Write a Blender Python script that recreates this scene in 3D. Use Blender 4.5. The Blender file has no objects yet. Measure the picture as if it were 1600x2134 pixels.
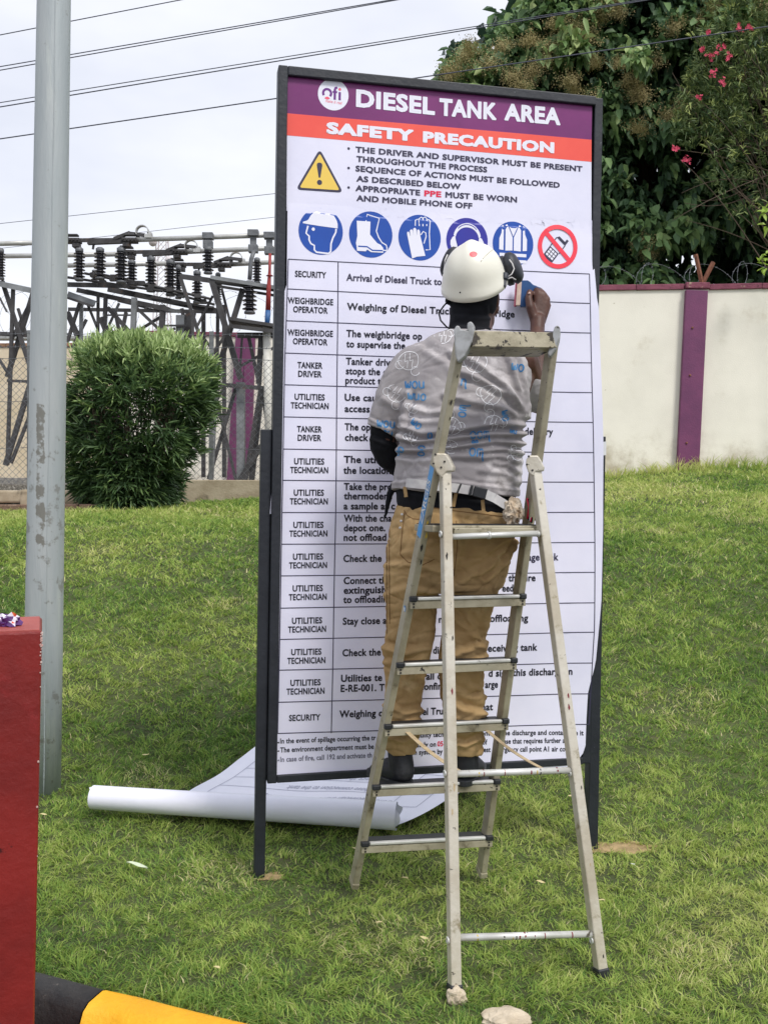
import bpy, bmesh, math, random
import numpy as np
from mathutils import Vector, Matrix, noise, geometry
from mathutils.bvhtree import BVHTree

random.seed(7)
rng = np.random.default_rng(11)
scene = bpy.context.scene
COL = scene.collection

# ---------------------------------------------------------------- camera
CAM_Z, F_PX = 1.46, 2000.0
PITCH, ROLL = math.atan(27 / F_PX), math.radians(0.35)
c_, s_ = math.cos(PITCH), math.sin(PITCH)
_R0, _U0 = Vector((1, 0, 0)), Vector((0, s_, c_))
CF = Vector((0, c_, -s_))
CR = _R0 * math.cos(ROLL) + _U0 * math.sin(ROLL)
CU = _U0 * math.cos(ROLL) - _R0 * math.sin(ROLL)
CAM = Vector((0, 0, CAM_Z))
cd = bpy.data.cameras.new("camera")
cd.sensor_fit = 'VERTICAL'; cd.sensor_height = 24.0
cd.lens = 24.0 * F_PX / 2134.0
cd.clip_start = 0.05; cd.clip_end = 2000
cam = bpy.data.objects.new("camera", cd)
m = Matrix.Identity(4)
for i in range(3):
    m[i][0], m[i][1], m[i][2], m[i][3] = CR[i], CU[i], -CF[i], CAM[i]
cam.matrix_world = m
COL.objects.link(cam)
scene.camera = cam

# ---------------------------------------------------------------- sky, sun, exposure
SUN_EL, SUN_AZ = math.radians(52), math.radians(142)      # azimuth clockwise from +Y
w = bpy.data.worlds.new("World"); scene.world = w; w.use_nodes = True
nt = w.node_tree; nt.nodes.clear()
wo = nt.nodes.new('ShaderNodeOutputWorld'); bg = nt.nodes.new('ShaderNodeBackground')
sk = nt.nodes.new('ShaderNodeTexSky'); sk.sky_type = 'NISHITA'; sk.sun_disc = False
sk.sun_elevation = SUN_EL; sk.sun_rotation = SUN_AZ
tc = nt.nodes.new('ShaderNodeTexCoord'); mp = nt.nodes.new('ShaderNodeMapping')
mp.inputs['Scale'].default_value = (1.6, 1.6, 4.2)
nz = nt.nodes.new('ShaderNodeTexNoise'); nz.inputs['Scale'].default_value = 1.3
nz.inputs['Detail'].default_value = 5; nz.inputs['Roughness'].default_value = 0.55
rp = nt.nodes.new('ShaderNodeValToRGB')
rp.color_ramp.elements[0].position = 0.34; rp.color_ramp.elements[0].color = (5.3, 5.5, 6.2, 1)
rp.color_ramp.elements[1].position = 0.66; rp.color_ramp.elements[1].color = (6.8, 6.9, 7.25, 1)
mx = nt.nodes.new('ShaderNodeMixRGB'); mx.inputs['Fac'].default_value = 0.93
nt.links.new(tc.outputs['Generated'], mp.inputs['Vector']); nt.links.new(mp.outputs[0], nz.inputs['Vector'])
nt.links.new(nz.outputs['Fac'], rp.inputs['Fac']); nt.links.new(sk.outputs[0], mx.inputs['Color1'])
nt.links.new(rp.outputs['Color'], mx.inputs['Color2']); nt.links.new(mx.outputs[0], bg.inputs['Color'])
bg.inputs['Strength'].default_value = 0.10
nt.links.new(bg.outputs[0], wo.inputs['Surface'])
sd = bpy.data.lights.new("sun", 'SUN'); sd.energy = 1.5; sd.angle = math.radians(14); sd.color = (1.0, 0.965, 0.91)
so = bpy.data.objects.new("sun", sd); COL.objects.link(so); so.location = (4, -4, 12)
sdir = Vector((math.sin(SUN_AZ) * math.cos(SUN_EL), math.cos(SUN_AZ) * math.cos(SUN_EL), math.sin(SUN_EL)))
so.rotation_euler = sdir.to_track_quat('Z', 'Y').to_euler()
scene.view_settings.view_transform = 'Standard'; scene.view_settings.look = 'None'
scene.view_settings.gamma = 1.0
scene.view_settings.exposure = 0.68
scene.cycles.max_bounces = 6; scene.cycles.diffuse_bounces = 3; scene.cycles.glossy_bounces = 2
scene.cycles.transparent_max_bounces = 8; scene.cycles.use_adaptive_sampling = True

# ---------------------------------------------------------------- helpers
def ray(px, py): return CF * F_PX + CR * (px - 800) + CU * (1067 - py)
def P(px, py, Y):
    d = ray(px, py); return CAM + d * (Y / d.y)
def PXR(r, Y): return r * Y / F_PX                      # pixels to metres at depth Y
def topx(p):
    d = Vector(p) - CAM; z = d.dot(CF)
    return 800 + F_PX * d.dot(CR) / z, 1067 - F_PX * d.dot(CU) / z
def sm(x): x = max(0.0, min(1.0, x)); return x * x * (3 - 2 * x)

def lin(c):
    if isinstance(c, str):
        c = [int(c[i:i + 2], 16) / 255 for i in (0, 2, 4)]
        c = [x / 12.92 if x <= 0.04045 else ((x + 0.055) / 1.055) ** 2.4 for x in c]
    return (*c[:3], 1)

def mat(name, c1, c2=None, scale=8, rough=0.6, metal=0, bump=0, bscale=None, spots=None, coat=0, sub=0, spec=0.5, coords='Object', stretch=None, lo=0.35, hi=0.65):
    """noise-mixed principled material; spots: list of (colour, scale, lo, hi, roughness)"""
    M = bpy.data.materials.new(name); M.use_nodes = True
    n = M.node_tree.nodes; L = M.node_tree.links
    b = n['Principled BSDF']; b.inputs['Roughness'].default_value = rough; b.inputs['Metallic'].default_value = metal
    b.inputs['Specular IOR Level'].default_value = spec
    if coat: b.inputs['Coat Weight'].default_value = coat
    tc = n.new('ShaderNodeTexCoord'); src = tc.outputs[coords]
    if stretch:
        mp = n.new('ShaderNodeMapping'); mp.inputs['Scale'].default_value = stretch
        L.new(src, mp.inputs['Vector']); src = mp.outputs[0]
    def nz(sc, det=5, ro=0.6):
        t = n.new('ShaderNodeTexNoise'); t.inputs['Scale'].default_value = sc; t.inputs['Detail'].default_value = det
        t.inputs['Roughness'].default_value = ro; L.new(src, t.inputs['Vector']); return t.outputs['Fac']
    def mr(fac, lo, hi):
        r = n.new('ShaderNodeMapRange'); r.interpolation_type = 'SMOOTHSTEP'
        r.inputs['From Min'].default_value = lo; r.inputs['From Max'].default_value = hi
        L.new(fac, r.inputs['Value']); return r.outputs[0]
    def mixc(f, a, bcol):
        x = n.new('ShaderNodeMixRGB'); L.new(f, x.inputs['Fac'])
        if isinstance(a, tuple): x.inputs['Color1'].default_value = a
        else: L.new(a, x.inputs['Color1'])
        if isinstance(bcol, tuple): x.inputs['Color2'].default_value = bcol
        else: L.new(bcol, x.inputs['Color2'])
        return x.outputs[0]
    col = lin(c1)
    if c2 is not None: col = mixc(mr(nz(scale), lo, hi), col, lin(c2))
    for sp in (spots or []):
        col = mixc(mr(nz(sp[1], 6, 0.65), sp[2], sp[3]), col, lin(sp[0]))
    if isinstance(col, tuple): b.inputs['Base Color'].default_value = col
    else: L.new(col, b.inputs['Base Color'])
    if bump:
        bn = n.new('ShaderNodeBump'); bn.inputs['Strength'].default_value = 1.0; bn.inputs['Distance'].default_value = bump
        L.new(nz(bscale or scale * 4, 6), bn.inputs['Height']); L.new(bn.outputs[0], b.inputs['Normal'])
    M['_src'] = 1
    return M

def attr_mat(name, cols, rough=0.55, spec=0.3, trans=0.35, attr='v'):
    """leaf and blade material: colour ramp over a per-leaf attribute, part translucent"""
    M = bpy.data.materials.new(name); M.use_nodes = True
    n = M.node_tree.nodes; L = M.node_tree.links; b = n['Principled BSDF']
    a = n.new('ShaderNodeAttribute'); a.attribute_name = attr
    r = n.new('ShaderNodeValToRGB'); L.new(a.outputs['Fac'], r.inputs['Fac'])
    e = r.color_ramp.elements
    while len(e) < len(cols): e.new(0.5)
    for i, (p, c) in enumerate(cols): e[i].position = p; e[i].color = lin(c)
    L.new(r.outputs[0], b.inputs['Base Color'])
    b.inputs['Roughness'].default_value = rough; b.inputs['Specular IOR Level'].default_value = spec
    if trans:
        t = n.new('ShaderNodeBsdfTranslucent'); L.new(r.outputs[0], t.inputs['Color'])
        x = n.new('ShaderNodeMixShader'); x.inputs[0].default_value = trans
        L.new(b.outputs[0], x.inputs[1]); L.new(t.outputs[0], x.inputs[2])
        L.new(x.outputs[0], n['Material Output'].inputs['Surface'])
    return M

def tag(o, label=None, cat=None, group=None, kind=None):
    if label: o['label'] = label
    if cat: o['category'] = cat
    if group: o['group'] = group
    if kind: o['kind'] = kind
    return o
def wloc(o):
    v = Vector((0, 0, 0))
    while o is not None: v += Vector(o.location); o = o.parent
    return v
def thing(name, loc, label, cat, group=None):
    o = bpy.data.objects.new(name, None); o.empty_display_size = 0.1
    o.location = loc; COL.objects.link(o); return tag(o, label, cat, group)
def link(name, me, mats, parent=None, loc=None, smooth=False):
    for mm in (mats if isinstance(mats, (list, tuple)) else [mats]): me.materials.append(mm)
    o = bpy.data.objects.new(name, me); COL.objects.link(o)
    if parent is not None: o.parent = parent; off = wloc(parent)
    elif loc is not None: o.location = loc; off = Vector(loc)
    else: off = Vector((0, 0, 0))
    if off.length > 0: me.transform(Matrix.Translation(-off))
    if smooth: me.polygons.foreach_set('use_smooth', [True] * len(me.polygons))
    me.update()
    return o
def copy_tree(o, parent=None):
    c = o.copy(); COL.objects.link(c)
    if parent is not None: c.parent = parent
    for ch in [x for x in bpy.data.objects if x.parent == o]: copy_tree(ch, c)
    return c

class MB:
    """collects simple solids into one mesh (world coordinates)"""
    def __init__(s): s.v = []; s.f = []; s.mi = []; s.sm = []
    def add(s, vs, fs, mi=0, smooth=False):
        b = len(s.v); s.v += [tuple(x) for x in vs]; s.f += [tuple(b + i for i in f) for f in fs]
        s.mi += [mi] * len(fs); s.sm += [smooth] * len(fs)
    def hexa(s, a, b, mi=0, bev=0):     # a, b: two opposite quads (4 points each)
        s.add(list(a) + list(b), [(3, 2, 1, 0), (4, 5, 6, 7), (0, 1, 5, 4), (1, 2, 6, 5), (2, 3, 7, 6), (3, 0, 4, 7)], mi)
    def box(s, c, sz, ax=None, mi=0):
        c = Vector(c); ax = ax or (Vector((1, 0, 0)), Vector((0, 1, 0)), Vector((0, 0, 1)))
        x, y, z = [a * (k / 2) for a, k in zip(ax, sz)]
        s.hexa([c - x - y - z, c + x - y - z, c + x + y - z, c - x + y - z], [c - x - y + z, c + x - y + z, c + x + y + z, c - x + y + z], mi)
    def bar(s, p, q, w_, d_, side=None, mi=0, w2=None, d2=None):
        p, q = Vector(p), Vector(q); t = (q - p).normalized()
        side = Vector(side) if side is not None else (Vector((1, 0, 0)) if abs(t.x) < 0.8 else Vector((0, 0, 1)))
        side = (side - t * side.dot(t)).normalized(); n = t.cross(side)
        w2 = w2 or w_; d2 = d2 or d_
        A = [p + side * (a * w_ / 2) + n * (b * d_ / 2) for a, b in ((-1, -1), (1, -1), (1, 1), (-1, 1))]
        B = [q + side * (a * w2 / 2) + n * (b * d2 / 2) for a, b in ((-1, -1), (1, -1), (1, 1), (-1, 1))]
        s.hexa(A, B, mi)
    def angle(s, p, q, w_, th=0.012, side=None, mi=0):      # L section
        p, q = Vector(p), Vector(q); t = (q - p).normalized()
        side = Vector(side) if side is not None else (Vector((1, 0, 0)) if abs(t.x) < 0.8 else Vector((0, 0, 1)))
        side = (side - t * side.dot(t)).normalized(); n = t.cross(side)
        if n.y > 0: n = -n
        s.bar(p, q, w_, th, side, mi)
        o = side * (w_ / 2 - th / 2) - n * (w_ / 2 + th / 2)
        s.bar(p + o, q + o, th, w_, side, mi)
    def tube(s, pts, r, n=8, mi=0, caps=True, smooth=True):
        pts = [Vector(x) for x in pts]; k = len(pts); rr = r if isinstance(r, (list, tuple)) else [r] * k
        b = len(s.v); ref = None
        for i, p in enumerate(pts):
            t = (pts[min(i + 1, k - 1)] - pts[max(i - 1, 0)]).normalized()
            if ref is None: ref = Vector((0, 0, 1)) if abs(t.z) < 0.9 else Vector((1, 0, 0))
            u = (ref - t * ref.dot(t)).normalized(); ref = u; w_ = t.cross(u)
            for j in range(n):
                a = 2 * math.pi * j / n
                s.v.append(tuple(p + (u * math.cos(a) + w_ * math.sin(a)) * rr[i]))
        fs = []
        for i in range(k - 1):
            for j in range(n):
                fs.append((b + i * n + j, b + i * n + (j + 1) % n, b + (i + 1) * n + (j + 1) % n, b + (i + 1) * n + j))
        s.f += fs; s.mi += [mi] * len(fs); s.sm += [smooth] * len(fs)
        if caps:
            s.f += [tuple(b + j for j in reversed(range(n))), tuple(b + (k - 1) * n + j for j in range(n))]
            s.mi += [mi, mi]; s.sm += [False, False]
    def lathe(s, o, prof, n=16, axis=(0, 0, 1), mi=0, smooth=True):   # prof: (radius, height)
        o = Vector(o); ax = Vector(axis).normalized(); u = ax.orthogonal().normalized(); w_ = ax.cross(u)
        b = len(s.v); k = len(prof)
        for r, h in prof:
            for j in range(n):
                a = 2 * math.pi * j / n; s.v.append(tuple(o + ax * h + (u * math.cos(a) + w_ * math.sin(a)) * r))
        fs = [(b + i * n + j, b + i * n + (j + 1) % n, b + (i + 1) * n + (j + 1) % n, b + (i + 1) * n + j) for i in range(k - 1) for j in range(n)]
        s.f += fs; s.mi += [mi] * len(fs); s.sm += [smooth] * len(fs)
        s.f += [tuple(b + j for j in reversed(range(n))), tuple(b + (k - 1) * n + j for j in range(n))]
        s.mi += [mi, mi]; s.sm += [False, False]
    def build(s, name, mats, parent=None, loc=None, bevel=0, seg=2):
        me = bpy.data.meshes.new(name); me.from_pydata(s.v, [], s.f)
        o = link(name, me, mats, parent, loc)
        me.polygons.foreach_set('material_index', s.mi); me.polygons.foreach_set('use_smooth', s.sm)
        if bevel:
            bm = bmesh.new(); bm.from_mesh(me); bmesh.ops.recalc_face_normals(bm, faces=bm.faces)
            es = [e for e in bm.edges if len(e.link_faces) == 2 and e.calc_face_angle(0) > 0.6]
            bmesh.ops.bevel(bm, geom=es, offset=bevel, segments=seg, profile=0.5, affect='EDGES', clamp_overlap=True)
            bm.to_mesh(me); bm.free()
        me.update(); return o

def np_mesh(name, V, F, mats, attr=None, parent=None, loc=None, smooth=False):
    """fast mesh from arrays; F is (n,4) or (n,3)"""
    me = bpy.data.meshes.new(name); V = np.asarray(V, np.float32); F = np.asarray(F, np.int32)
    me.vertices.add(len(V)); me.vertices.foreach_set('co', V.ravel())
    k = F.shape[1]; me.loops.add(F.size); me.loops.foreach_set('vertex_index', F.ravel())
    me.polygons.add(len(F)); me.polygons.foreach_set('loop_start', np.arange(0, F.size, k, dtype=np.int32))
    me.polygons.foreach_set('loop_total', np.full(len(F), k, np.int32))
    if attr is not None:
        a = me.attributes.new('v', 'FLOAT', 'POINT'); a.data.foreach_set('value', np.asarray(attr, np.float32))
    me.update(calc_edges=True)
    if smooth: me.polygons.foreach_set('use_smooth', np.ones(len(F), bool))
    return link(name, me, mats, parent, loc)

# ---------------------------------------------------------------- ground shape
_ys = np.array([-30, 3.4, 4.0, 4.6, 5.5, 6.5, 7.5, 8.4, 9.2, 10.0, 12.0, 14.5, 20, 60, 400.])
_zs = np.array([0.0, 0.0, 0.02, 0.10, 0.31, 0.57, 0.84, 1.06, 1.21, 1.30, 1.44, 1.58, 1.70, 1.8, 1.8])
def _smooth_interp():
    yy = np.linspace(-30, 60, 1801); zz = np.interp(yy, _ys, _zs)
    k = np.hanning(13); k /= k.sum()
    return yy, np.convolve(np.pad(zz, 6, 'edge'), k, 'valid')
_gy, _gz = _smooth_interp()
def ground(x, y):
    x = np.asarray(x, float); y = np.asarray(y, float)
    z = np.interp(y, _gy, _gz)
    side = np.clip((y - 8.5) / 6.0, 0, 1)
    z = z + side * np.where(x > 0, 0.075, 0.05) * np.clip(x, -9, 6)
    z = z + 0.025 * np.sin(x * 1.7 + 0.4) * np.sin(y * 1.3 + 1.1) * np.clip((y - 3.6) / 2, 0, 1)
    # the lawn stops at the kerb: road level below it
    return z
def gz(x, y): return float(ground(x, y))
# ---------------------------------------------------------------- kerb line (road lies on its near side)
KERB = [(-14, 3.75), (-8, 3.7), (-4, 3.55), (-2.2, 3.3), (-1.5, 3.08), (-1.04, 2.89), (-0.79, 2.785), (-0.62, 2.715), (-0.43, 2.64), (0.0, 2.46), (1, 2.05), (3, 1.35), (8, -0.2), (14, -2)]
_kx = np.array([k[0] for k in KERB]); _ky = np.array([k[1] for k in KERB])
def kerb_y(x): return np.interp(x, _kx, _ky)

M_soil = mat('lawn_soil', '424a28', '555d33', scale=3, rough=0.95, bump=0.02, bscale=40, spots=[('57503a', 9, 0.58, 0.72)])
M_asph = mat('asphalt', '4b4b4c', '5a5957', scale=30, rough=0.9, bump=0.004, bscale=180)
M_conc = mat('weathered_concrete', 'b3a68f', '9a8c74', scale=4, rough=0.9, bump=0.006, bscale=40, spots=[('6f6656', 2.5, 0.58, 0.7)])
M_kblk = mat('black_kerb_paint', '2a2a2c', '3d3b3a', scale=12, rough=0.75, bump=0.004, bscale=60, spots=[('77716a', 20, 0.66, 0.74)])
M_kyel = mat('yellow_kerb_paint', 'f4b824', 'e8a81a', scale=9, rough=0.65, bump=0.004, bscale=60, spots=[('6a5a30', 14, 0.66, 0.74)])
M_gravel = mat('grey_gravel', '8f8a80', '6b675f', scale=30, rough=0.95, bump=0.05, bscale=26, spots=[('b9b4aa', 45, 0.55, 0.62), ('55524c', 38, 0.6, 0.66)])
M_brick = mat('brown_paving', '8f7463', '7c6353', scale=6, rough=0.95, bump=0.01, bscale=40, spots=[('a58b78', 22, 0.55, 0.65)])

xs = np.concatenate([np.array([-400, -200, -100, -50, -30, -20, -14]), np.arange(-10, -2, 0.35), np.arange(-2, 1.2, 0.045), np.arange(1.2, 8, 0.25), np.array([8.5, 10, 13, 17, 24, 35, 60, 120, 250, 400])])
ys = np.concatenate([np.array([-400, -100, -40, -15, -6, -2, 0, 0.8, 1.4]), np.arange(1.8, 3.6, 0.04), np.arange(3.6, 10.5, 0.12), np.arange(10.6, 20, 0.4), np.array([21, 24, 30, 45, 80, 150, 250, 400])])
X, Y = np.meshgrid(xs, ys); Z = ground(X, Y)
Z = np.where(Y < kerb_y(X) - 0.05, -0.5, Z)
nx, ny = len(xs), len(ys); idx = np.arange(nx * ny).reshape(ny, nx)
F = np.stack([idx[:-1, :-1], idx[:-1, 1:], idx[1:, 1:], idx[1:, :-1]], -1).reshape(-1, 4)
lawn = np_mesh('lawn_ground', np.stack([X, Y, Z], -1).reshape(-1, 3), F, [M_soil], smooth=True); tag(lawn, kind='structure')
o = np_mesh('road', [(-400, -400, -0.135), (400, -400, -0.135), (400, 3.7, -0.135), (-400, 3.7, -0.135)], [(0, 1, 2, 3)], [M_asph]); tag(o, kind='structure')

# kerb blocks, alternately black and yellow; a joint falls at x = -0.86
def kerb_block(x0, x1, m_, label):
    mb = MB(); n = 10; W_ = 0.12; b = 0
    prof = [(0.0, -0.3), (0.0, 0.012), (-0.015, 0.028), (-0.03, 0.033), (-W_ + 0.03, 0.028), (-W_ + 0.006, 0.012), (-W_ - 0.012, -0.03), (-W_ - 0.02, -0.3)]
    pts = []
    for i in range(n + 1):
        x = x0 + (x1 - x0) * i / n; y = float(kerb_y(x)); dx = 0.02
        t = Vector((2 * dx, float(kerb_y(x + dx) - kerb_y(x - dx)), 0)).normalized(); nn = Vector((-t.y, t.x, 0))
        pts.append([Vector((x, y, 0)) + nn * (p + 0.004 * noise.noise((x * 9, p * 20, h * 5))) + Vector((0, 0, h + 0.004 * noise.noise((x * 14, p * 30, 3)))) for p, h in prof])
    k = len(prof)
    vs = [v for r in pts for v in r]
    fs = [(i * k + j, (i + 1) * k + j, (i + 1) * k + j + 1, i * k + j + 1) for i in range(n) for j in range(k - 1)]
    fs += [tuple(range(k))[::-1], tuple(n * k + j for j in range(k))]
    mb.add(vs, fs, 0, True)
    o = mb.build('kerb_stone', m_, loc=(x0, float(kerb_y(x0)), 0)); return tag(o, label, 'kerb', 'painted kerb stones along the lawn')
kerb_block(-2.3, -0.797, M_kblk, 'black painted kerb stone meeting the red pillar')
kerb_block(-0.793, 0.3, M_kyel, 'yellow painted kerb stone edging the lawn')

# ---------------------------------------------------------------- grass blades (one mesh, nobody could count them)
M_grass = attr_mat('grass_blades', [(0.0, '47683a'), (0.28, '739848'), (0.55, 'a4bb5c'), (0.85, 'cad27c'), (1.0, 'e2d6aa')], rough=0.6, spec=0.25, trans=0.4)
SHEET = [(-1.24, 4.29), (-1.0, 4.36), (-0.62, 4.9), (0.5, 4.8), (0.27, 4.42), (0.05, 4.10)]
def in_poly(x, y, poly):
    c = np.zeros(x.shape, bool); n = len(poly)
    for i in range(n):
        x1, y1 = poly[i]; x2, y2 = poly[i - 1]
        c ^= ((y1 > y) != (y2 > y)) & (x < (x2 - x1) * (y - y1) / (y2 - y1 + 1e-12) + x1)
    return c
BARE = [(1.0, 3.945, 0.115, 0.045), (-0.425, 3.655, 0.045, 0.028)]
def vnoise(x, y, s):
    return np.array([noise.noise((a * s, b * s, 0.3)) for a, b in zip(x, y)])
def make_blades():
    V, Fq, A = [], [], []; base = 0
    for (y0, y1, dens, h, wd) in [(2.25, 3.6, 24000, 0.026, 0.0042), (3.6, 5.0, 15500, 0.029, 0.0050), (5.0, 7.2, 8600, 0.034, 0.0072), (7.2, 10.0, 4200, 0.040, 0.0105), (10.0, 14.6, 1300, 0.05, 0.017)]:
        xm = 0.5 * y1 + 0.9; n = int(dens * 2 * xm * (y1 - y0))
        x = rng.uniform(-xm, xm, n); y = rng.uniform(y0, y1, n)
        k = (np.abs(x) < 0.5 * y + 0.9) & (y > kerb_y(x) + 0.012) & ~in_poly(x, y, SHEET)
        for bx, by, ra, rb in BARE: k &= ~((((x - bx) / ra) ** 2 + ((y - by) / rb) ** 2) < rng.uniform(0.5, 1.3, n))
        k &= ~((y > 11.15 - 0.32 * (x + 4.5)) & (x < -2.75) & (y > 10.6))
        k &= ~((y > 13.0) & (x < 1.9)) & ~((y > 14.38))
        x, y = x[k], y[k]; n = len(x)
        # tufts: density and height vary over the lawn
        cs = 0.05 + 0.004 * (y0 - 2); gx = np.floor(x / cs + 0.8 * np.sin(y * 23)).astype(int); gy = np.floor(y / cs + 0.8 * np.sin(x * 19)).astype(int)
        hsh = (np.sin(gx * 127.1 + gy * 311.7) * 43758.5453) % 1.0
        big = vnoise(x, y, 1.3) + 0.5 * vnoise(x, y, 4.1)
        keep = rng.random(n) < np.clip(0.36 + 1.05 * hsh + 0.20 * big, 0.2, 1)
        x, y, hsh, big = x[keep], y[keep], hsh[keep], big[keep]; n = len(x)
        z = ground(x, y) - 0.004
        H = h * rng.uniform(0.6, 1.5, n) * (0.7 + 0.7 * hsh) * (1 + 0.3 * big)
        edge = np.exp(-((y - kerb_y(x)) / 0.12) ** 2); H *= 1 + 0.45 * edge
        wall = np.exp(-((y - 14.3) / 0.18) ** 2) * (x > 1.5); H *= 1 + 2.2 * wall
        az = hsh * 40 + rng.normal(0, 1.0, n); lean = np.abs(rng.normal(1.15, 0.45, n)) * np.where(wall > 0.2, 0.5, 1)
        dx, dy = np.cos(az), np.sin(az); wdt = wd * rng.uniform(0.6, 1.3, n)
        fa = rng.uniform(0, 6.28, n); px_, py_ = np.cos(fa) * wdt / 2, np.sin(fa) * wdt / 2
        def pt(t, s):
            l = np.sin(lean) * H * t ** 1.6 * 1.1; hh = H * np.maximum(t - 0.36 * lean * t * t, 0.12 * t)
            return np.stack([x + dx * l + s * px_ * (1 - t * 0.55), y + dy * l + s * py_ * (1 - t * 0.55), z + hh], -1)
        v = np.stack([pt(0, -1), pt(0, 1), pt(0.5, 1), pt(0.5, -1), pt(1.0, 0.25), pt(1.0, -0.25)], 1)
        V.append(v.reshape(-1, 3)); i0 = base + np.arange(n) * 6
        Fq.append(np.stack([i0, i0 + 1, i0 + 2, i0 + 3], -1)); Fq.append(np.stack([i0 + 3, i0 + 2, i0 + 4, i0 + 5], -1))
        tint = vnoise(x + 31, y, 0.7) + 0.6 * vnoise(x, y + 17, 2.3)
        a = np.clip(0.40 + 0.30 * tint + rng.normal(0, 0.14, n) + 0.26 * (hsh - 0.5) + 0.18 * np.clip((y - 7.5) / 3, 0, 1) + 0.25 * wall, 0, 0.9)
        a = np.where(rng.random(n) < 0.03 + 0.22 * (vnoise(x + 9, y - 5, 1.9) > 0.42), rng.uniform(0.9, 1.0, n), a)
        A.append(np.repeat(a, 6)); base += n * 6
    return np.concatenate(V), np.concatenate(Fq), np.concatenate(A)
gV, gF, gA = make_blades()
o = np_mesh('grass', gV, gF, [M_grass], attr=gA); tag(o, 'short mown green grass covering the lawn and bank', 'grass', kind='stuff')

# ---------------------------------------------------------------- path, gravel yard, low concrete edge on the left
def sheet(name, poly, dz, m_, n=1):
    V = [(x, y, gz(x, y) + dz) for x, y in poly]; me = bpy.data.meshes.new(name); me.from_pydata(V, [], [tuple(range(len(V)))])
    return link(name, me, m_)
def strip(name, a, b, n, dz, m_, th=0.0):
    V = []
    for i in range(n + 1):
        t = i / n
        for (p, q) in (a, b):
            x = p[0] + (q[0] - p[0]) * t; y = p[1] + (q[1] - p[1]) * t; V.append((x, y, gz(x, y) + dz))
    return np_mesh(name, V, [(2 * i, 2 * i + 2, 2 * i + 3, 2 * i + 1) for i in range(n)], [m_])
o = strip('brown_path', ((-9, 12.7), (-3.0, 11.0)), ((-9, 14.1), (-3.0, 12.6)), 24, 0.03, M_brick); tag(o, kind='structure')
mb = MB()
for i in range(24):
    p = [Vector((-9 + 6 * t, 12.66 - 1.7 * t, 0)) for t in (i / 24, (i + 1) / 24 - 0.004)]
    p = [Vector((q.x, q.y, gz(q.x, q.y) + 0.03)) for q in p]
    mb.bar(p[0], p[1], 0.09, 0.09, (0, 1, 0))
tag(mb.build('path_edging', M_brick, loc=(-6, 11.8, 1.2), bevel=0.01), 'narrow brown edging stones between the lawn and the path', 'edging')
YARD = 1.635
V = [(-40, 13.28, YARD - 0.03), (1.9, 13.28, YARD), (1.9, 60, YARD + 0.1), (-40, 60, YARD + 0.1)]
mb = MB(); mb.hexa([(x, y, z - 0.9) for x, y, z in V], V); o = mb.build('gravel_yard', M_gravel); tag(o, kind='structure')
mb = MB()
p = P(352, 1012, 13.2); q = P(552, 1009, 13.2)
mb.bar(Vector((-3.2, 13.2, YARD - 0.10)), Vector((1.9, 13.2, YARD - 0.085)), 0.18, 0.34, (0, 1, 0))
tag(mb.build('concrete_edge', M_conc, loc=(-0.6, 13.2, YARD), bevel=0.012), 'low stained concrete edge below the mesh fence', 'kerb')
# loose gravel heap at far left
def heap(name, c, rx, ry, h, m_, n=26):
    V, Fc = [], []
    for i in range(n + 1):
        for j in range(n + 1):
            u, v = i / n * 2 - 1, j / n * 2 - 1; r = min(1, math.hypot(u, v))
            x, y = c[0] + u * rx, c[1] + v * ry
            V.append((x, y, c[2] + h * (1 - r * r) + 0.035 * noise.noise((x * 7, y * 7, 1)) - 0.05))
    Fc = [(i * (n + 1) + j, (i + 1) * (n + 1) + j, (i + 1) * (n + 1) + j + 1, i * (n + 1) + j + 1) for i in range(n) for j in range(n)]
    return np_mesh(name, V, Fc, [m_], smooth=False, loc=c)
o = heap('gravel_heap', (-5.6, 14.7, YARD - 0.12), 2.6, 1.2, 0.28, M_gravel); tag(o, 'heap of loose grey gravel beside the brown path', 'gravel', kind='stuff')
mb = MB()
for i in range(9):
    x = -8.2 + i * 0.6; hh = 0.2 + 0.03 * math.sin(i * 2.3)
    mb.box((x, 14.12 - 0.26 * (x + 9) + 0.0, YARD - 0.17 + 0.02 * math.sin(i * 5)), (0.585, 0.16, hh))
tag(mb.build('rubble_edge', M_conc, loc=(-6, 13.6, YARD - 0.2), bevel=0.03), 'low beige rubble edge between path and gravel heap', 'low wall')

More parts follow.
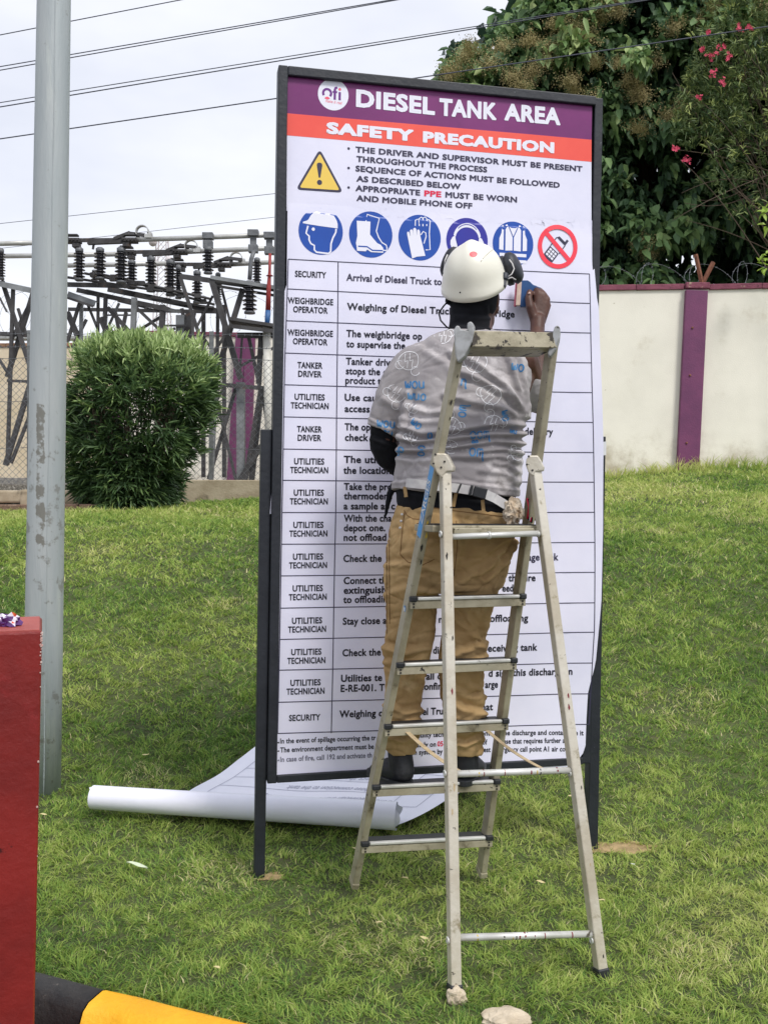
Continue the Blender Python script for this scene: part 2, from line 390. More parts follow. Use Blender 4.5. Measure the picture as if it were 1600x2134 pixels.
# ---------------------------------------------------------------- boundary walls
def wall_material(name, c1, c2, dirt, z0, z1):
    M = mat(name, c1, c2, scale=1.2, rough=0.9, bump=0.003, bscale=60, spots=[('d2cab8', 1.1, 0.56, 0.76), ('b7ad98', 7, 0.68, 0.74)])
    n = M.node_tree.nodes; L = M.node_tree.links; b = n['Principled BSDF']
    old = b.inputs['Base Color'].links[0].from_socket
    tc = n.new('ShaderNodeTexCoord'); sp = n.new('ShaderNodeSeparateXYZ'); L.new(tc.outputs['Object'], sp.inputs[0])
    mr = n.new('ShaderNodeMapRange'); mr.inputs['From Min'].default_value = z1; mr.inputs['From Max'].default_value = z0
    L.new(sp.outputs['Z'], mr.inputs['Value'])
    t = n.new('ShaderNodeTexNoise'); t.inputs['Scale'].default_value = 2.3; t.inputs['Detail'].default_value = 9; t.inputs['Roughness'].default_value = 0.68
    L.new(tc.outputs['Object'], t.inputs['Vector'])
    ml = n.new('ShaderNodeMath'); ml.operation = 'MULTIPLY'; L.new(mr.outputs[0], ml.inputs[0]); L.new(t.outputs['Fac'], ml.inputs[1])
    m2 = n.new('ShaderNodeMapRange'); m2.interpolation_type = 'SMOOTHSTEP'; m2.inputs['From Min'].default_value = 0.30; m2.inputs['From Max'].default_value = 0.62
    m2.inputs['To Max'].default_value = 0.75
    L.new(ml.outputs[0], m2.inputs['Value'])
    x = n.new('ShaderNodeMixRGB'); L.new(m2.outputs[0], x.inputs['Fac']); L.new(old, x.inputs['Color1']); x.inputs['Color2'].default_value = lin(dirt)
    L.new(x.outputs[0], b.inputs['Base Color']); return M
M_cream = wall_material('cream_render', 'f2ede0', 'eae5d8', 'a09174', -0.1, 1.7)
M_beige = wall_material('beige_render', 'd9cbb2', 'cdbd9f', '8f7f64', -0.1, 1.2)
M_purp = mat('purple_paint', '753a62', '67335a', scale=3, rough=0.6, bump=0.004, bscale=50, spots=[('4a1f3c', 18, 0.68, 0.72)])
M_cop = mat('purple_coping', '8a4a5c', '75394c', scale=5, rough=0.75, bump=0.008, bscale=30, spots=[('b39a86', 9, 0.62, 0.72), ('4d2833', 14, 0.64, 0.7)])
M_rust = mat('rusty_steel', '8a5a44', '6d4535', scale=14, rough=0.8)
M_wire = mat('galvanised_wire', '7d7f83', '5f6368', scale=20, rough=0.5, metal=0.6)

def rough_wall(name, x0, x1, y, zb, z0, z1, th, m_, parent):
    mb = MB(); mb.hexa([(x0, y, zb), (x1, y, zb), (x1, y + th, zb), (x0, y + th, zb)], [(x0, y, z0), (x1, y, z1), (x1, y + th, z1), (x0, y + th, z0)])
    return mb.build(name, m_, parent)
def coping(x0, x1, y, z0, z1, th, n, parent, m_):
    mb = MB()
    for i in range(n):
        a, b = i / n, (i + 1) / n - 0.002 / max(0.01, (x1 - x0) / n) * 2 / n
        dz = 0.012 * noise.noise((i * 3.7, y, 0)); dz2 = 0.012 * noise.noise((i * 3.7 + 1.5, y, 0))
        p = Vector((x0 + (x1 - x0) * a, y + th / 2, z0 + (z1 - z0) * a + 0.035 + dz)); q = Vector((x0 + (x1 - x0) * b, y + th / 2, z0 + (z1 - z0) * b + 0.035 + dz2))
        mb.bar(p, q, th + 0.07, 0.085, (0, 1, 0))
    return mb.build('coping', m_, parent, bevel=0.01)
def razor_coil(x0, x1, y, z0, z1, r, pitch, label, ph=0.0):
    mb = MB(); n = int((x1 - x0) / pitch); pts = []
    for i in range(n * 18):
        t = i / 18; a = t * 2 * math.pi + ph
        x = x0 + t * pitch + 0.22 * math.cos(a * 0.5 + 1) + r * 0.8 * math.sin(a)
        rr = r * (1 + 0.15 * math.sin(t * 1.7)); f = (x - x0) / (x1 - x0)
        pts.append((x, y + 0.12 * math.sin(a + 0.6), z0 + (z1 - z0) * f + r * 0.9 + rr * math.cos(a)))
    mb.tube(pts, 0.0034, 4)
    for i in range(0, len(pts) - 1, 2):
        p = Vector(pts[i]); mb.box(p, (0.028, 0.004, 0.008), (Vector((1, 0, 0.5)).normalized(), Vector((0, 1, 0)), Vector((-0.5, 0, 1)).normalized()))
    o = mb.build('razor_wire', M_wire, loc=pts[0]); return tag(o, label, 'razor wire')

WY = 14.5
def zc(px, py, y=WY): return P(px, py, y).z
wl = thing('boundary_wall', (4.5, WY, 1.9), 'cream rendered boundary wall with purple pilaster below the big tree', 'wall')
xa, xb = 0.9, 12.0
zt0 = zc(1250, 603) + (zc(1600, 598) - zc(1250, 603)) / (P(1600, 0, WY).x - P(1250, 0, WY).x) * (xa - P(1250, 0, WY).x)
kk = (zc(1600, 598) - zc(1250, 603)) / (P(1600, 0, WY).x - P(1250, 0, WY).x)
zt = lambda x: zc(1250, 606) + kk * (x - P(1250, 0, WY).x)
rough_wall('render', xa, xb, WY, 1.2, zt(xa), zt(xb), 0.2, M_cream, wl)
xp = P(1450, 600, WY).x
coping(xa - 0.03, xp - 0.185, WY, zt(xa), zt(xp), 0.2, 5, wl, M_cop); coping(xp + 0.19, xb, WY, zt(xp), zt(xb), 0.2, 9, wl, M_cop)
mb = MB(); a = P(1450, 606, WY - 0.06); b = P(1430, 1010, WY - 0.06)
mb.bar(b, a, 0.325, 0.09, (1, 0, 0)); o = mb.build('pilaster', M_purp, wl, bevel=0.006)
mb = MB()
for py_, dx in ((683, 0.02), (782, 0.01), (923, 0.0)):
    c = P(1446 - (py_ - 600) * 0.05, py_, WY - 0.107); mb.lathe(c, [(0.016, 0), (0.016, 0.012), (0.008, 0.014)], 10, (0, -1, 0))
mb.build('bolt', M_rust, o)
mb = MB(); mb.box((xp + 0.002, WY + 0.085, zt(xp) + 0.045), (0.355, 0.34, 0.09)); mb.build('pilaster_cap', M_cop, wl, bevel=0.012)
mb = MB(); t0 = Vector((xp + 0.1, WY + 0.08, zt(xp) + 0.10))
for e in ((1447, 530), (1484, 545)):
    q = P(*e, WY + 0.08); mb.angle(t0, q, 0.045, 0.008, (0.7, -0.7, 0))
mb.build('angle_bracket', M_rust, wl)
o = rough_wall('side_wall', xa - 0.0, xa + 0.2, WY + 0.203, 1.2, zt(xa) - 0.05, zt(xa) - 0.05, 5.0, M_cream, wl)
razor_coil(1.0, 11.5, WY + 0.1, zt(1.0) + 0.06, zt(11.5) + 0.06, 0.19, 0.36, 'coiled razor wire along the cream wall with the purple pilaster')

FY = 19.6
fw = thing('far_wall', (-3, FY, YARD), 'long cream wall with maroon coping behind the switchyard', 'wall')
x0, x1 = P(243, 0, FY).x, 0.895
rough_wall('render', x0, x1, FY, 1.4, zc(243, 698, FY), zc(600, 706, FY), 0.2, M_cream, fw)
coping(x0 - 0.05, x1, FY, zc(243, 697, FY), zc(600, 705, FY), 0.2, 6, fw, M_cop)
for a, b in (((522, 695), (514, 980)), ((503, 700), (484, 1005)), ((247, 694), (240, 1000))):
    mb = MB(); mb.bar(P(*b, FY - 0.07), P(*a, FY - 0.07), 0.2, 0.16, (1, 0, 0)); mb.build('buttress', M_purp, fw, bevel=0.006)
BY = 22.0
bw = thing('beige_wall', (-8, BY, YARD), 'weathered beige wall with ragged brown top at the far left', 'wall')
x0, x1 = -16.0, P(238, 0, BY).x
rough_wall('render', x0, x1, BY, 1.4, zc(0, 728, BY), zc(205, 724, BY), 0.22, M_beige, bw)
M_tan = mat('brown_render', '9c7a60', '7f614b', scale=4, rough=0.9, bump=0.01, bscale=25)
coping(x0, x1, BY, zc(0, 728, BY), zc(205, 722, BY), 0.22, 12, bw, M_tan)
razor_coil(-12, 0.8, FY + 0.1, zc(60, 690, FY), zc(600, 690, FY), 0.42, 0.55, 'large loops of razor wire above the far walls behind the switchyard', 1.0)
# low roof seen over the beige wall
hb = thing('shed', (P(180, 0, 27).x, 27, 1.7), 'low shed roof with grey sheets showing above the beige wall', 'shed')
M_roof = mat('grey_roof_sheet', 'a7aaa9', '8c8f90', scale=3, rough=0.7, stretch=(6, 1, 1))
mb = MB(); mb.box((P(150, 0, 27).x, 28.5, 2.9), (7.6, 3, 3.4)); mb.build('wall', M_beige, hb)
mb = MB(); zr = zc(150, 712, 27)
mb.hexa([(P(-110, 0, 27).x, 26.6, zr), (P(240, 0, 27).x, 26.6, zr + 0.03), (P(240, 0, 27).x, 30, zr + 0.5), (P(-110, 0, 27).x, 30, zr + 0.5)],
        [(P(-110, 0, 27).x, 26.6, zr + 0.08), (P(240, 0, 27).x, 26.6, zr + 0.11), (P(240, 0, 27).x, 30, zr + 0.6), (P(-110, 0, 27).x, 30, zr + 0.6)])
mb.build('roof', M_roof, hb)

# chain-link fence
fn = thing('mesh_fence', (-3.5, 13.4, YARD), 'chain-link mesh fence with barbed strands round the switchyard', 'fence')
mb = MB(); c = 0.095; zf0, zf1 = YARD + 0.02, zc(300, 748, 13.4); xf0, xf1 = -7.4, 1.85; Hf = zf1 - zf0
k = int((xf1 - xf0 + Hf) / c)
r_ = 0.0022
for i in range(k):
    for sgn in (1, -1):
        xs_ = xf0 - Hf + i * c if sgn == 1 else xf0 + i * c
        a = Vector((xs_, 13.4 + 0.003 * sgn, zf0)); b = Vector((xs_ + sgn * Hf, 13.4 + 0.003 * sgn, zf1))
        if sgn == -1: b = Vector((xs_ - Hf, 13.4 - 0.003, zf1))
        # clip to the fence span
        def clip(a, b):
            d = b - a; t0_, t1_ = 0.0, 1.0
            for lo_, hi_ in ((xf0, xf1),):
                if abs(d.x) > 1e-9:
                    u, v = (lo_ - a.x) / d.x, (hi_ - a.x) / d.x; u, v = min(u, v), max(u, v); t0_, t1_ = max(t0_, u), min(t1_, v)
            return (a + d * t0_, a + d * t1_) if t1_ > t0_ else None
        ab = clip(a, b)
        if ab: mb.bar(ab[0], ab[1], 2 * r_, 2 * r_)
mb.build('wire_mesh', M_wire, fn)
mb = MB()
for z in (zf1, zf1 - 0.6, zf1 - 1.25, zf1 + 0.16, zf1 + 0.34):
    mb.tube([(xf0 + (xf1 - xf0) * i / 30, 13.395, z - 0.012 * math.sin(i * 2.1)) for i in range(31)], 0.004, 4)
    if z > zf1:
        for i in range(90): mb.box((xf0 + (xf1 - xf0) * i / 90, 13.395, z), (0.006, 0.03, 0.03))
mb.build('strand', M_wire, fn)
M_galv = mat('galvanised_steel', '8b8e8e', '6e7172', scale=7, rough=0.55, metal=0.35, bump=0.002, bscale=50, spots=[('6b5a4a', 6, 0.66, 0.76)])
for px_ in (62, 443, 640):
    mb = MB(); x = P(px_, 0, 13.46).x; mb.angle((x, 13.46, YARD - 0.05), (x, 13.46, zf1 + 0.4), 0.055, 0.008); mb.build('fence_post', M_galv, fn)
# ---------------------------------------------------------------- grey street pole, red pillar and small things
M_pole = mat('galvanised_pole', 'b4b9b9', 'a2aaac', scale=2.2, rough=0.55, metal=0.25, stretch=(3, 3, 0.35), bump=0.002, bscale=40, spots=[('c2c8c2', 3.0, 0.55, 0.75)])
def pole_stain(M):
    n = M.node_tree.nodes; L = M.node_tree.links; b = n['Principled BSDF']; old = b.inputs['Base Color'].links[0].from_socket
    tc = n.new('ShaderNodeTexCoord'); sp = n.new('ShaderNodeSeparateXYZ'); L.new(tc.outputs['Object'], sp.inputs[0])
    def band(out, a, b_, c, d):
        u = n.new('ShaderNodeMapRange'); u.interpolation_type = 'SMOOTHSTEP'; u.inputs['From Min'].default_value = a; u.inputs['From Max'].default_value = b_
        v = n.new('ShaderNodeMapRange'); v.interpolation_type = 'SMOOTHSTEP'; v.inputs['From Min'].default_value = d; v.inputs['From Max'].default_value = c
        L.new(out, u.inputs['Value']); L.new(out, v.inputs['Value'])
        m_ = n.new('ShaderNodeMath'); m_.operation = 'MULTIPLY'; L.new(u.outputs[0], m_.inputs[0]); L.new(v.outputs[0], m_.inputs[1]); return m_.outputs[0]
    def mul(a, b_):
        m_ = n.new('ShaderNodeMath'); m_.operation = 'MULTIPLY'; L.new(a, m_.inputs[0]); L.new(b_, m_.inputs[1]); return m_.outputs[0]
    zb = band(sp.outputs['Z'], 0.75, 1.3, 1.80, 1.84); xb = band(sp.outputs['X'], -0.012, 0.008, 0.034, 0.062)
    t = n.new('ShaderNodeTexNoise'); t.inputs['Scale'].default_value = 13; t.inputs['Detail'].default_value = 9; t.inputs['Roughness'].default_value = 0.7
    L.new(tc.outputs['Object'], t.inputs['Vector'])
    m0 = n.new('ShaderNodeMath'); m0.operation = 'MULTIPLY_ADD'; m0.inputs[1].default_value = 0.36; L.new(mul(zb, xb), m0.inputs[0]); L.new(t.outputs['Fac'], m0.inputs[2])
    r = n.new('ShaderNodeMapRange'); r.inputs['From Min'].default_value = 0.80; r.inputs['From Max'].default_value = 0.86; L.new(m0.outputs[0], r.inputs['Value'])
    r2 = n.new('ShaderNodeMapRange'); r2.inputs['From Min'].default_value = 0.62; r2.inputs['From Max'].default_value = 0.68; r2.inputs['To Max'].default_value = 0.7
    z2 = band(sp.outputs['Z'], -0.1, 0.2, 1.6, 2.0); mm = n.new('ShaderNodeMath'); mm.operation = 'ADD'; L.new(t.outputs['Fac'], mm.inputs[0])
    k = n.new('ShaderNodeMath'); k.operation = 'MULTIPLY'; k.inputs[1].default_value = 0.06; L.new(z2, k.inputs[0]); L.new(k.outputs[0], mm.inputs[1]); L.new(mm.outputs[0], r2.inputs['Value'])
    mxx = n.new('ShaderNodeMath'); mxx.operation = 'MAXIMUM'; L.new(r.outputs[0], mxx.inputs[0]); L.new(r2.outputs[0], mxx.inputs[1])
    x = n.new('ShaderNodeMixRGB'); L.new(mxx.outputs[0], x.inputs['Fac']); L.new(old, x.inputs['Color1']); x.inputs['Color2'].default_value = lin('807f78')
    L.new(x.outputs[0], b.inputs['Base Color'])
pole_stain(M_pole)
PY = 4.5; pb = P(87, 1646, PY); pt_ = P(113, 0, PY); d_ = (pt_ - pb)
pl = thing('street_pole', (pb.x, PY, gz(pb.x, PY)), 'tall grey galvanised pole standing in the lawn beside the red pillar', 'pole')
mb = MB(); mb.tube([pb + d_ * t for t in (-0.03, 0.2, 0.5, 1, 1.6, 2.2)], [0.0875, 0.086, 0.082, 0.0755, 0.068, 0.060], 40); mb.build('shaft', M_pole, pl)
mb = MB(); q = [pb + d_ * t + Vector((r * 0.42, -r * 0.905, 0)) for t, r in ((-0.02, 0.0875), (0.5, 0.082), (1, 0.0755), (1.6, 0.068))]
mb.tube([v + Vector((0.002 * math.sin(i * 1.3), 0, 0)) for i, v in enumerate([q[0].lerp(q[1], k / 12) for k in range(12)] + [q[1].lerp(q[2], k / 12) for k in range(12)] + [q[2].lerp(q[3], k / 8) for k in range(9)])], 0.0028, 6); mb.build('weld_seam', M_pole, pl)

M_red = mat('red_paint', '87231e', '6e1a17', scale=2.2, rough=0.42, bump=0.003, bscale=30, spots=[('a83436', 3.4, 0.57, 0.75), ('55120f', 2.8, 0.60, 0.75), ('3f0f10', 11, 0.665, 0.71)], spec=0.5)
M_redtop = mat('red_paint_top', 'a8524a', '9a4640', scale=6, rough=0.6, bump=0.003, bscale=40)
M_chip = mat('bare_plaster', 'd8c6bb', 'c79f95', scale=30, rough=0.9)
PX = 2.5; a = P(88.5, 1314, PX); b = P(72.5, 2134, PX); b = a + (b - a) * ((a.z + 0.135) / (a.z - b.z))
rd = thing('red_pillar', (a.x, PX, -0.135), 'dark red painted masonry pillar at the road edge', 'pillar')
vd = Vector((a.x, a.y, 0)).normalized(); fd = Vector((-vd.y, vd.x, 0)); fd = -fd if fd.x > 0 else fd
mb = MB(); A = [b, b + fd * 0.7, b + fd * 0.7 + vd * 0.3, b + vd * 0.3]; up = Vector((0, 0, a.z - b.z)); ln = a - b; ln = Vector((ln.x, ln.y, 0))
B = [x + up + ln for x in A]
mb.hexa(A, B); o = mb.build('body', M_red, rd, bevel=0.008, seg=3)
mb = MB(); B2 = [B[0] + fd * 0.006 + vd * 0.004, B[1] + vd * 0.004, B[2] - vd * 0.004, B[3] + fd * 0.006 - vd * 0.004]
mb.hexa([x + Vector((0, 0, -0.004)) for x in B2], [x + Vector((0, 0, 0.003)) for x in B2]); mb.build('top', M_redtop, rd, bevel=0.002)
mb = MB()
for i in range(34):
    t = 1 - abs(random.gauss(0, 0.035)) if i < 30 else random.uniform(0.45, 0.95)
    c = b.lerp(a, min(t, 0.995)); s = random.uniform(0.0012, 0.0038)
    mb.lathe(c - vd * 0.0005 + fd * random.uniform(-0.0005, 0.004), [(s, 0), (s * 0.75, 0.0007)], 6, -(vd + fd * -0.6))
mb.build('chip', M_chip, rd)

# crumpled sweet wrapper on the pillar
def lumpy(name, c, r, sc, amp, mats, pick=None, sub=3, seed=0, parent=None, freq=2.0):
    bm = bmesh.new(); bmesh.ops.create_icosphere(bm, subdivisions=sub, radius=1)
    for v in bm.verts:
        p = v.co.copy(); k = 1 + amp * noise.noise(p * freq + Vector((seed, 0, 0))) + amp * 0.6 * noise.noise(p * freq * 2.3 + Vector((0, seed, 0)))
        v.co = Vector((p.x * sc[0], p.y * sc[1], p.z * sc[2])) * (r * k) + Vector(c)
    me = bpy.data.meshes.new(name)
    if pick:
        for f in bm.faces: f.material_index = pick(noise.noise(f.calc_center_median() * (1.6 / r) + Vector((seed * 3, 1, 2))))
    bm.to_mesh(me); bm.free()
    return link(name, me, mats, parent, loc=None if parent else c)
M_foilp = mat('purple_foil', '5b2573', '47185e', scale=30, rough=0.3, spec=0.7)
M_foilw = mat('white_foil', 'dedae4', 'c7c2d2', scale=30, rough=0.35)
M_foilr = mat('red_foil', 'b8262c', 'd0622c', scale=40, rough=0.35)
c = P(14, 1297, 2.56)
lumpy('sweet_wrapper', c, 0.03, (1.1, 0.8, 0.75), 0.55, [M_foilp, M_foilw, M_foilr], lambda v: 0 if v < 0.12 else (1 if v < 0.42 else 2), 3, 4, freq=2.6)
tag(bpy.data.objects['sweet_wrapper'], 'crumpled purple and white sweet wrapper lying on the red pillar', 'wrapper')
# flat stones
M_stone = mat('pale_stone', 'd3c5ae', 'b9aa93', scale=14, rough=0.9, bump=0.006, bscale=45)
def stone(px, py, r, sc, seed, label):
    y = CAM_Z * F_PX / (py - 1040); p = P(px, py, y)
    o = lumpy('stone', (p.x, p.y, 0.015), r, sc, 0.25, [M_stone], None, 4, seed, freq=1.7); tag(o, label, 'stone', 'pale stones in the near grass'); return o
stone(950, 2095, 0.034, (0.85, 0.75, 0.9), 1, 'small pale stone under the black foot of the ladder')
stone(1054, 2146, 0.072, (1.0, 0.75, 0.36), 3, 'flat pale stone lying in the near grass')
# sandy patches round the posts
M_sand = mat('sand', 'b59b72', '94805a', scale=20, rough=1.0, bump=0.01, bscale=60)
def patch(c, rx, ry, seed, label):
    n = 40; V = [(c[0], c[1], gz(*c) + 0.008)]
    for i in range(n):
        a = i / n * 2 * math.pi; k = 1 + 0.55 * noise.noise((math.cos(a) * 2.5, math.sin(a) * 2.5, seed)) + 0.2 * noise.noise((math.cos(a) * 8, math.sin(a) * 8, seed))
        x, y = c[0] + rx * k * math.cos(a), c[1] + ry * k * math.sin(a); V.append((x, y, gz(x, y) + 0.002))
    me = bpy.data.meshes.new('sand_patch'); me.from_pydata(V, [], [(0, 1 + i, 1 + (i + 1) % n) for i in range(n)])
    o = link('sand_patch', me, M_sand, loc=(c[0], c[1], gz(*c))); tag(o, label, 'sand', kind='stuff')
patch((0.99, 3.955), 0.14, 0.06, 2, 'patch of bare sand at the foot of the far sign post')
patch((-0.425, 3.66), 0.05, 0.035, 5, 'crumb of bare sand at the foot of the near sign post')
# dry leaves and paper scraps on the lawn
M_leafd = mat('dry_leaf', 'cbbf8e', 'b3a46f', scale=40, rough=0.8)
M_paperl = mat('pale_wrapper', 'cfd8bf', 'c2ccb0', scale=25, rough=0.7)
def ygrd(px, py, y=4.0):
    for _ in range(40):
        p = P(px, py, y); y += (p.z - gz(p.x, y) - 0.03) * F_PX / max(py - 1040, 30) * 0.6; y = max(2.3, min(14, y))
    return y
def fleck(name, px, py, wpx, m_, label, group, seed, asp=0.45, cat='leaf'):
    y = ygrd(px, py); p = P(px, py, y); Lh = PXR(wpx, y); V, Fc = [], []
    rr = random.Random(seed); ang = rr.uniform(-0.6, 0.6); n = 8
    for i in range(n + 1):
        t = i / n * 2 - 1; wdt = asp * Lh * math.sqrt(max(0, 1 - t * t)) * (1 + 0.15 * math.sin(seed + i))
        for s in (-1, 0, 1):
            u, v = t * Lh, s * wdt
            V.append((p.x + u * math.cos(ang) - v * math.sin(ang), p.y + u * math.sin(ang) + v * math.cos(ang), gz(p.x, p.y) + 0.035 + 0.2 * Lh * abs(s) * (0.6 + 0.4 * math.sin(seed)) + 0.12 * Lh * math.sin(t * 2 + seed)))
    Fc = [(i * 3 + j, i * 3 + 3 + j, i * 3 + 4 + j, i * 3 + 1 + j) for i in range(n) for j in range(2)]
    me = bpy.data.meshes.new(name); me.from_pydata(V, [], Fc); o = link(name, me, m_, loc=(p.x, p.y, gz(p.x, p.y)))
    return tag(o, label, cat, group)
fleck('plastic_scrap', 286, 1807, 25, M_paperl, 'long pale green plastic scrap lying on the lawn', None, 3, 0.25, 'scrap')
for i, (px, py, s, lb) in enumerate([(843, 1833, 8, 'curled straw coloured leaf just right of the ladder stile with the blue sticker'), (790, 1926, 8, 'small dry leaf lying upright left of the near ladder leg'), (1126, 1841, 10, 'pale dry leaf under the open ladder'),
        (884, 1957, 10, 'yellowish leaf pressed flat beside the lower ladder tie bar'), (304, 1574, 8, 'tan leaf on the lawn left of the paper sheet'), (1190, 1660, 8, 'brown leaf standing between ladder leg and sign post'),
        (1253, 1879, 7, 'pale leaf between the far ladder leg and the frame edge'), (452, 2020, 8, 'straw coloured leaf above the yellow kerb'), (91, 1700, 8, 'little pale leaf at the foot of the grey pole'), (740, 1770, 7, 'tan leaf beside the ladder stile')]):
    fleck('dry_leaf', px, py, s, M_leafd, lb, 'dry leaves on the lawn', i + 1, 0.5)
M_white = mat('white_paper', 'e6e6e6', 'd5d7dc', scale=20, rough=0.8)
for i, (px, py, s, lb) in enumerate([(1475, 1023, 12, 'white scrap on the upper lawn right below the purple pilaster'), (1455, 1052, 16, 'long white scrap on the brow of the lawn'), (1280, 1050, 12, 'pale scrap on the brow beside the sign board'), (1318, 1803, 5, 'tiny white scrap beside the sand patch'), (1405, 1110, 6, 'pale scrap on the shaded bank')]):
    fleck('paper_scrap', px, py, s, M_white, lb, 'paper scraps on the lawn', i + 7, 0.35, 'scrap')
# ---------------------------------------------------------------- sign board: plane, frame, glued banner, lettering
TH, RACK, SLP = math.radians(12.385), 0.01114, 0.00309
_O = P(570, 1000, 3.65); BO = Vector((_O.x, _O.y, 0)); EU = Vector((math.cos(TH), math.sin(TH), 0)); BN = Vector((math.sin(TH), -math.cos(TH), 0))
def B(a, b, w_=0.0):                                   # board coordinates: a along, b above eye level, w towards the road
    u, v = a + RACK * b, b + SLP * a
    return BO + EU * u + Vector((0, 0, CAM_Z + v)) + BN * w_
def ab(px, py):                                        # where the line of sight meets the board plane
    d = ray(px, py); q = CAM + d * ((BO - CAM).dot(BN) / d.dot(BN))
    u = (q - BO).dot(EU); v = q.z - CAM_Z
    a = (u - RACK * v) / (1 - RACK * SLP); return a, v - SLP * a
M_frame = mat('black_frame_paint', '1b1f27', '23272f', scale=8, rough=0.5, bump=0.002, bscale=40, spots=[('585c60', 30, 0.70, 0.73)])
M_vinyl = mat('white_vinyl', 'ecebfd', 'e4e4f8', scale=3, rough=0.38, bump=0.0015, bscale=9, spec=0.4)
M_vinyl2 = mat('white_vinyl_back', 'e8e8f6', 'dfdff0', scale=3, rough=0.45, bump=0.0015, bscale=9)
M_bpurp = mat('banner_purple', '7e2670', '732068', scale=4, rough=0.38, bump=0.001, bscale=12)
M_bor = mat('banner_orange', 'f8604f', 'f35649', scale=4, rough=0.38, bump=0.001, bscale=12)
M_ink = mat('black_ink', '18182a', rough=0.45); M_ink2 = mat('soft_black_ink', '35324e', rough=0.45)
M_grey = mat('faded_ink', '77778a', rough=0.45); M_pink = mat('pink_ink', 'e8204e', rough=0.4)
M_blue = mat('sign_blue', '0d4fb0', '0b49a8', scale=6, rough=0.4); M_violet = mat('sign_violet', '2a2fa0', '2f2c9c', scale=6, rough=0.4)
M_red_s = mat('sign_red', 'fb3f52', rough=0.4); M_yel_s = mat('sign_yellow', 'f3cf5e', rough=0.4); M_wht_s = mat('sign_white', 'eeeefa', rough=0.4)
M_logop = mat('logo_purple', '6b1f86', rough=0.4); M_logoo = mat('logo_orange', 'f5607a', rough=0.4)

AL, AR, BT, BB = -0.008, 1.312, 1.632, -1.083          # outer frame
foot = B(-0.05, -1.46)
bd = thing('sign_board', (B(0.65, -1.46).x, B(0.65, -1.46).y, 0), 'tall black framed sign board with a freshly pasted diesel tank safety notice', 'sign board')
def bbox_(mb, a0, a1, b0, b1, w0, w1, mi=0):
    mb.hexa([B(a0, b0, w0), B(a1, b0, w0), B(a1, b0, w1), B(a0, b0, w1)], [B(a0, b1, w0), B(a1, b1, w0), B(a1, b1, w1), B(a0, b1, w1)], mi)
FR = 0.036
mb = MB()
bbox_(mb, AL, AL + FR, BB, BT, -0.045, 0.022); bbox_(mb, AR - FR, AR, BB, BT, -0.045, 0.009)
bbox_(mb, AL + FR, AR - FR, BT - FR, BT, -0.045, 0.022); bbox_(mb, AL + FR, AR - FR, BB, BB + 0.03, -0.045, 0.020)
mb.build('frame', M_frame, bd, bevel=0.004)
mb = MB(); bbox_(mb, AL + 0.02, AR - 0.02, BB + 0.02, BT - 0.02, -0.02, -0.012); mb.build('backing_panel', M_frame, bd)
for a0, a1, bt, bf in ((-0.05, -0.0095, 0.262, -1.52), (1.3135, 1.357, 0.258, -1.50)):
    mb = MB(); bbox_(mb, a0, a1, bf, bt, -0.05, 0.0); post = mb.build('post', M_frame, bd, bevel=0.003)
mb = MB(); c0 = ab(1258, 935); 
mb.add([B(1.336, c0[1] + 0.026, 0.0015), B(1.345, c0[1] - 0.028, 0.0015), B(1.3585, c0[1] - 0.026, 0.0015), B(1.3575, c0[1] + 0.03, 0.0015)], [(0, 1, 2, 3)]); mb.build('sticker', M_white, post)


# surface of the pasted sheets: slight waves, lower edges lifting off
def lift(a, b):
    kf = 1.0 - 0.75 * sm((b - 0.75) * 6)
    z = kf * (0.0026 * math.sin(b * 9 + 1.5 * math.sin(a * 3)) + 0.0025 * noise.noise((a * 2.3, b * 2.1, 0.7)) + 0.0014 * noise.noise((a * 7, b * 7, 3.1)))
    lowr = max(0, -0.2 - b); edge = max(0, a - 1.02) + 0.7 * max(0, 0.16 - a)
    z += 0.07 * edge * edge * min(1, lowr * 2.0)
    z += 0.05 * max(0, -0.85 - b) ** 1.5
    if b < 1.09 and a > 1.2: z += 0.10 * max(0, a - 1.2) * sm((1.09 - b) * 2.5)
    if b < 1.09: z += 0.0018
    return z
W0 = 0.004
def Bs(a, b, d=0.0): return B(a, b, W0 + lift(a, b) + d)
def ruled(name, left, right, n, k, d, m_, parent, flip=None):
    L_ = [ab(*p) for p in left]; R_ = [ab(*p) for p in right]
    def at(pl, t):
        ls = [0];
        for i in range(1, len(pl)): ls.append(ls[-1] + math.hypot(pl[i][0] - pl[i - 1][0], pl[i][1] - pl[i - 1][1]))
        s = t * ls[-1]
        for i in range(1, len(pl)):
            if s <= ls[i] + 1e-9:
                f = (s - ls[i - 1]) / max(1e-9, ls[i] - ls[i - 1]); return pl[i - 1][0] + (pl[i][0] - pl[i - 1][0]) * f, pl[i - 1][1] + (pl[i][1] - pl[i - 1][1]) * f
        return pl[-1]
    V = []
    for i in range(n + 1):
        l, r = at(L_, i / n), at(R_, i / n)
        for j in range(k + 1):
            f = j / k; V.append(Bs(l[0] + (r[0] - l[0]) * f, l[1] + (r[1] - l[1]) * f, d))
    Fc = [(i * (k + 1) + j, (i + 1) * (k + 1) + j, (i + 1) * (k + 1) + j + 1, i * (k + 1) + j + 1) for i in range(n) for j in range(k)]
    return np_mesh(name, V, Fc, [m_], parent=parent, smooth=True)
top = ruled('top_sheet', [(600, 152), (598, 237), (598, 283), (597, 440)], [(1232, 222), (1231, 292), (1231, 338), (1231, 480)], 20, 30, 0.0, M_vinyl, bd)
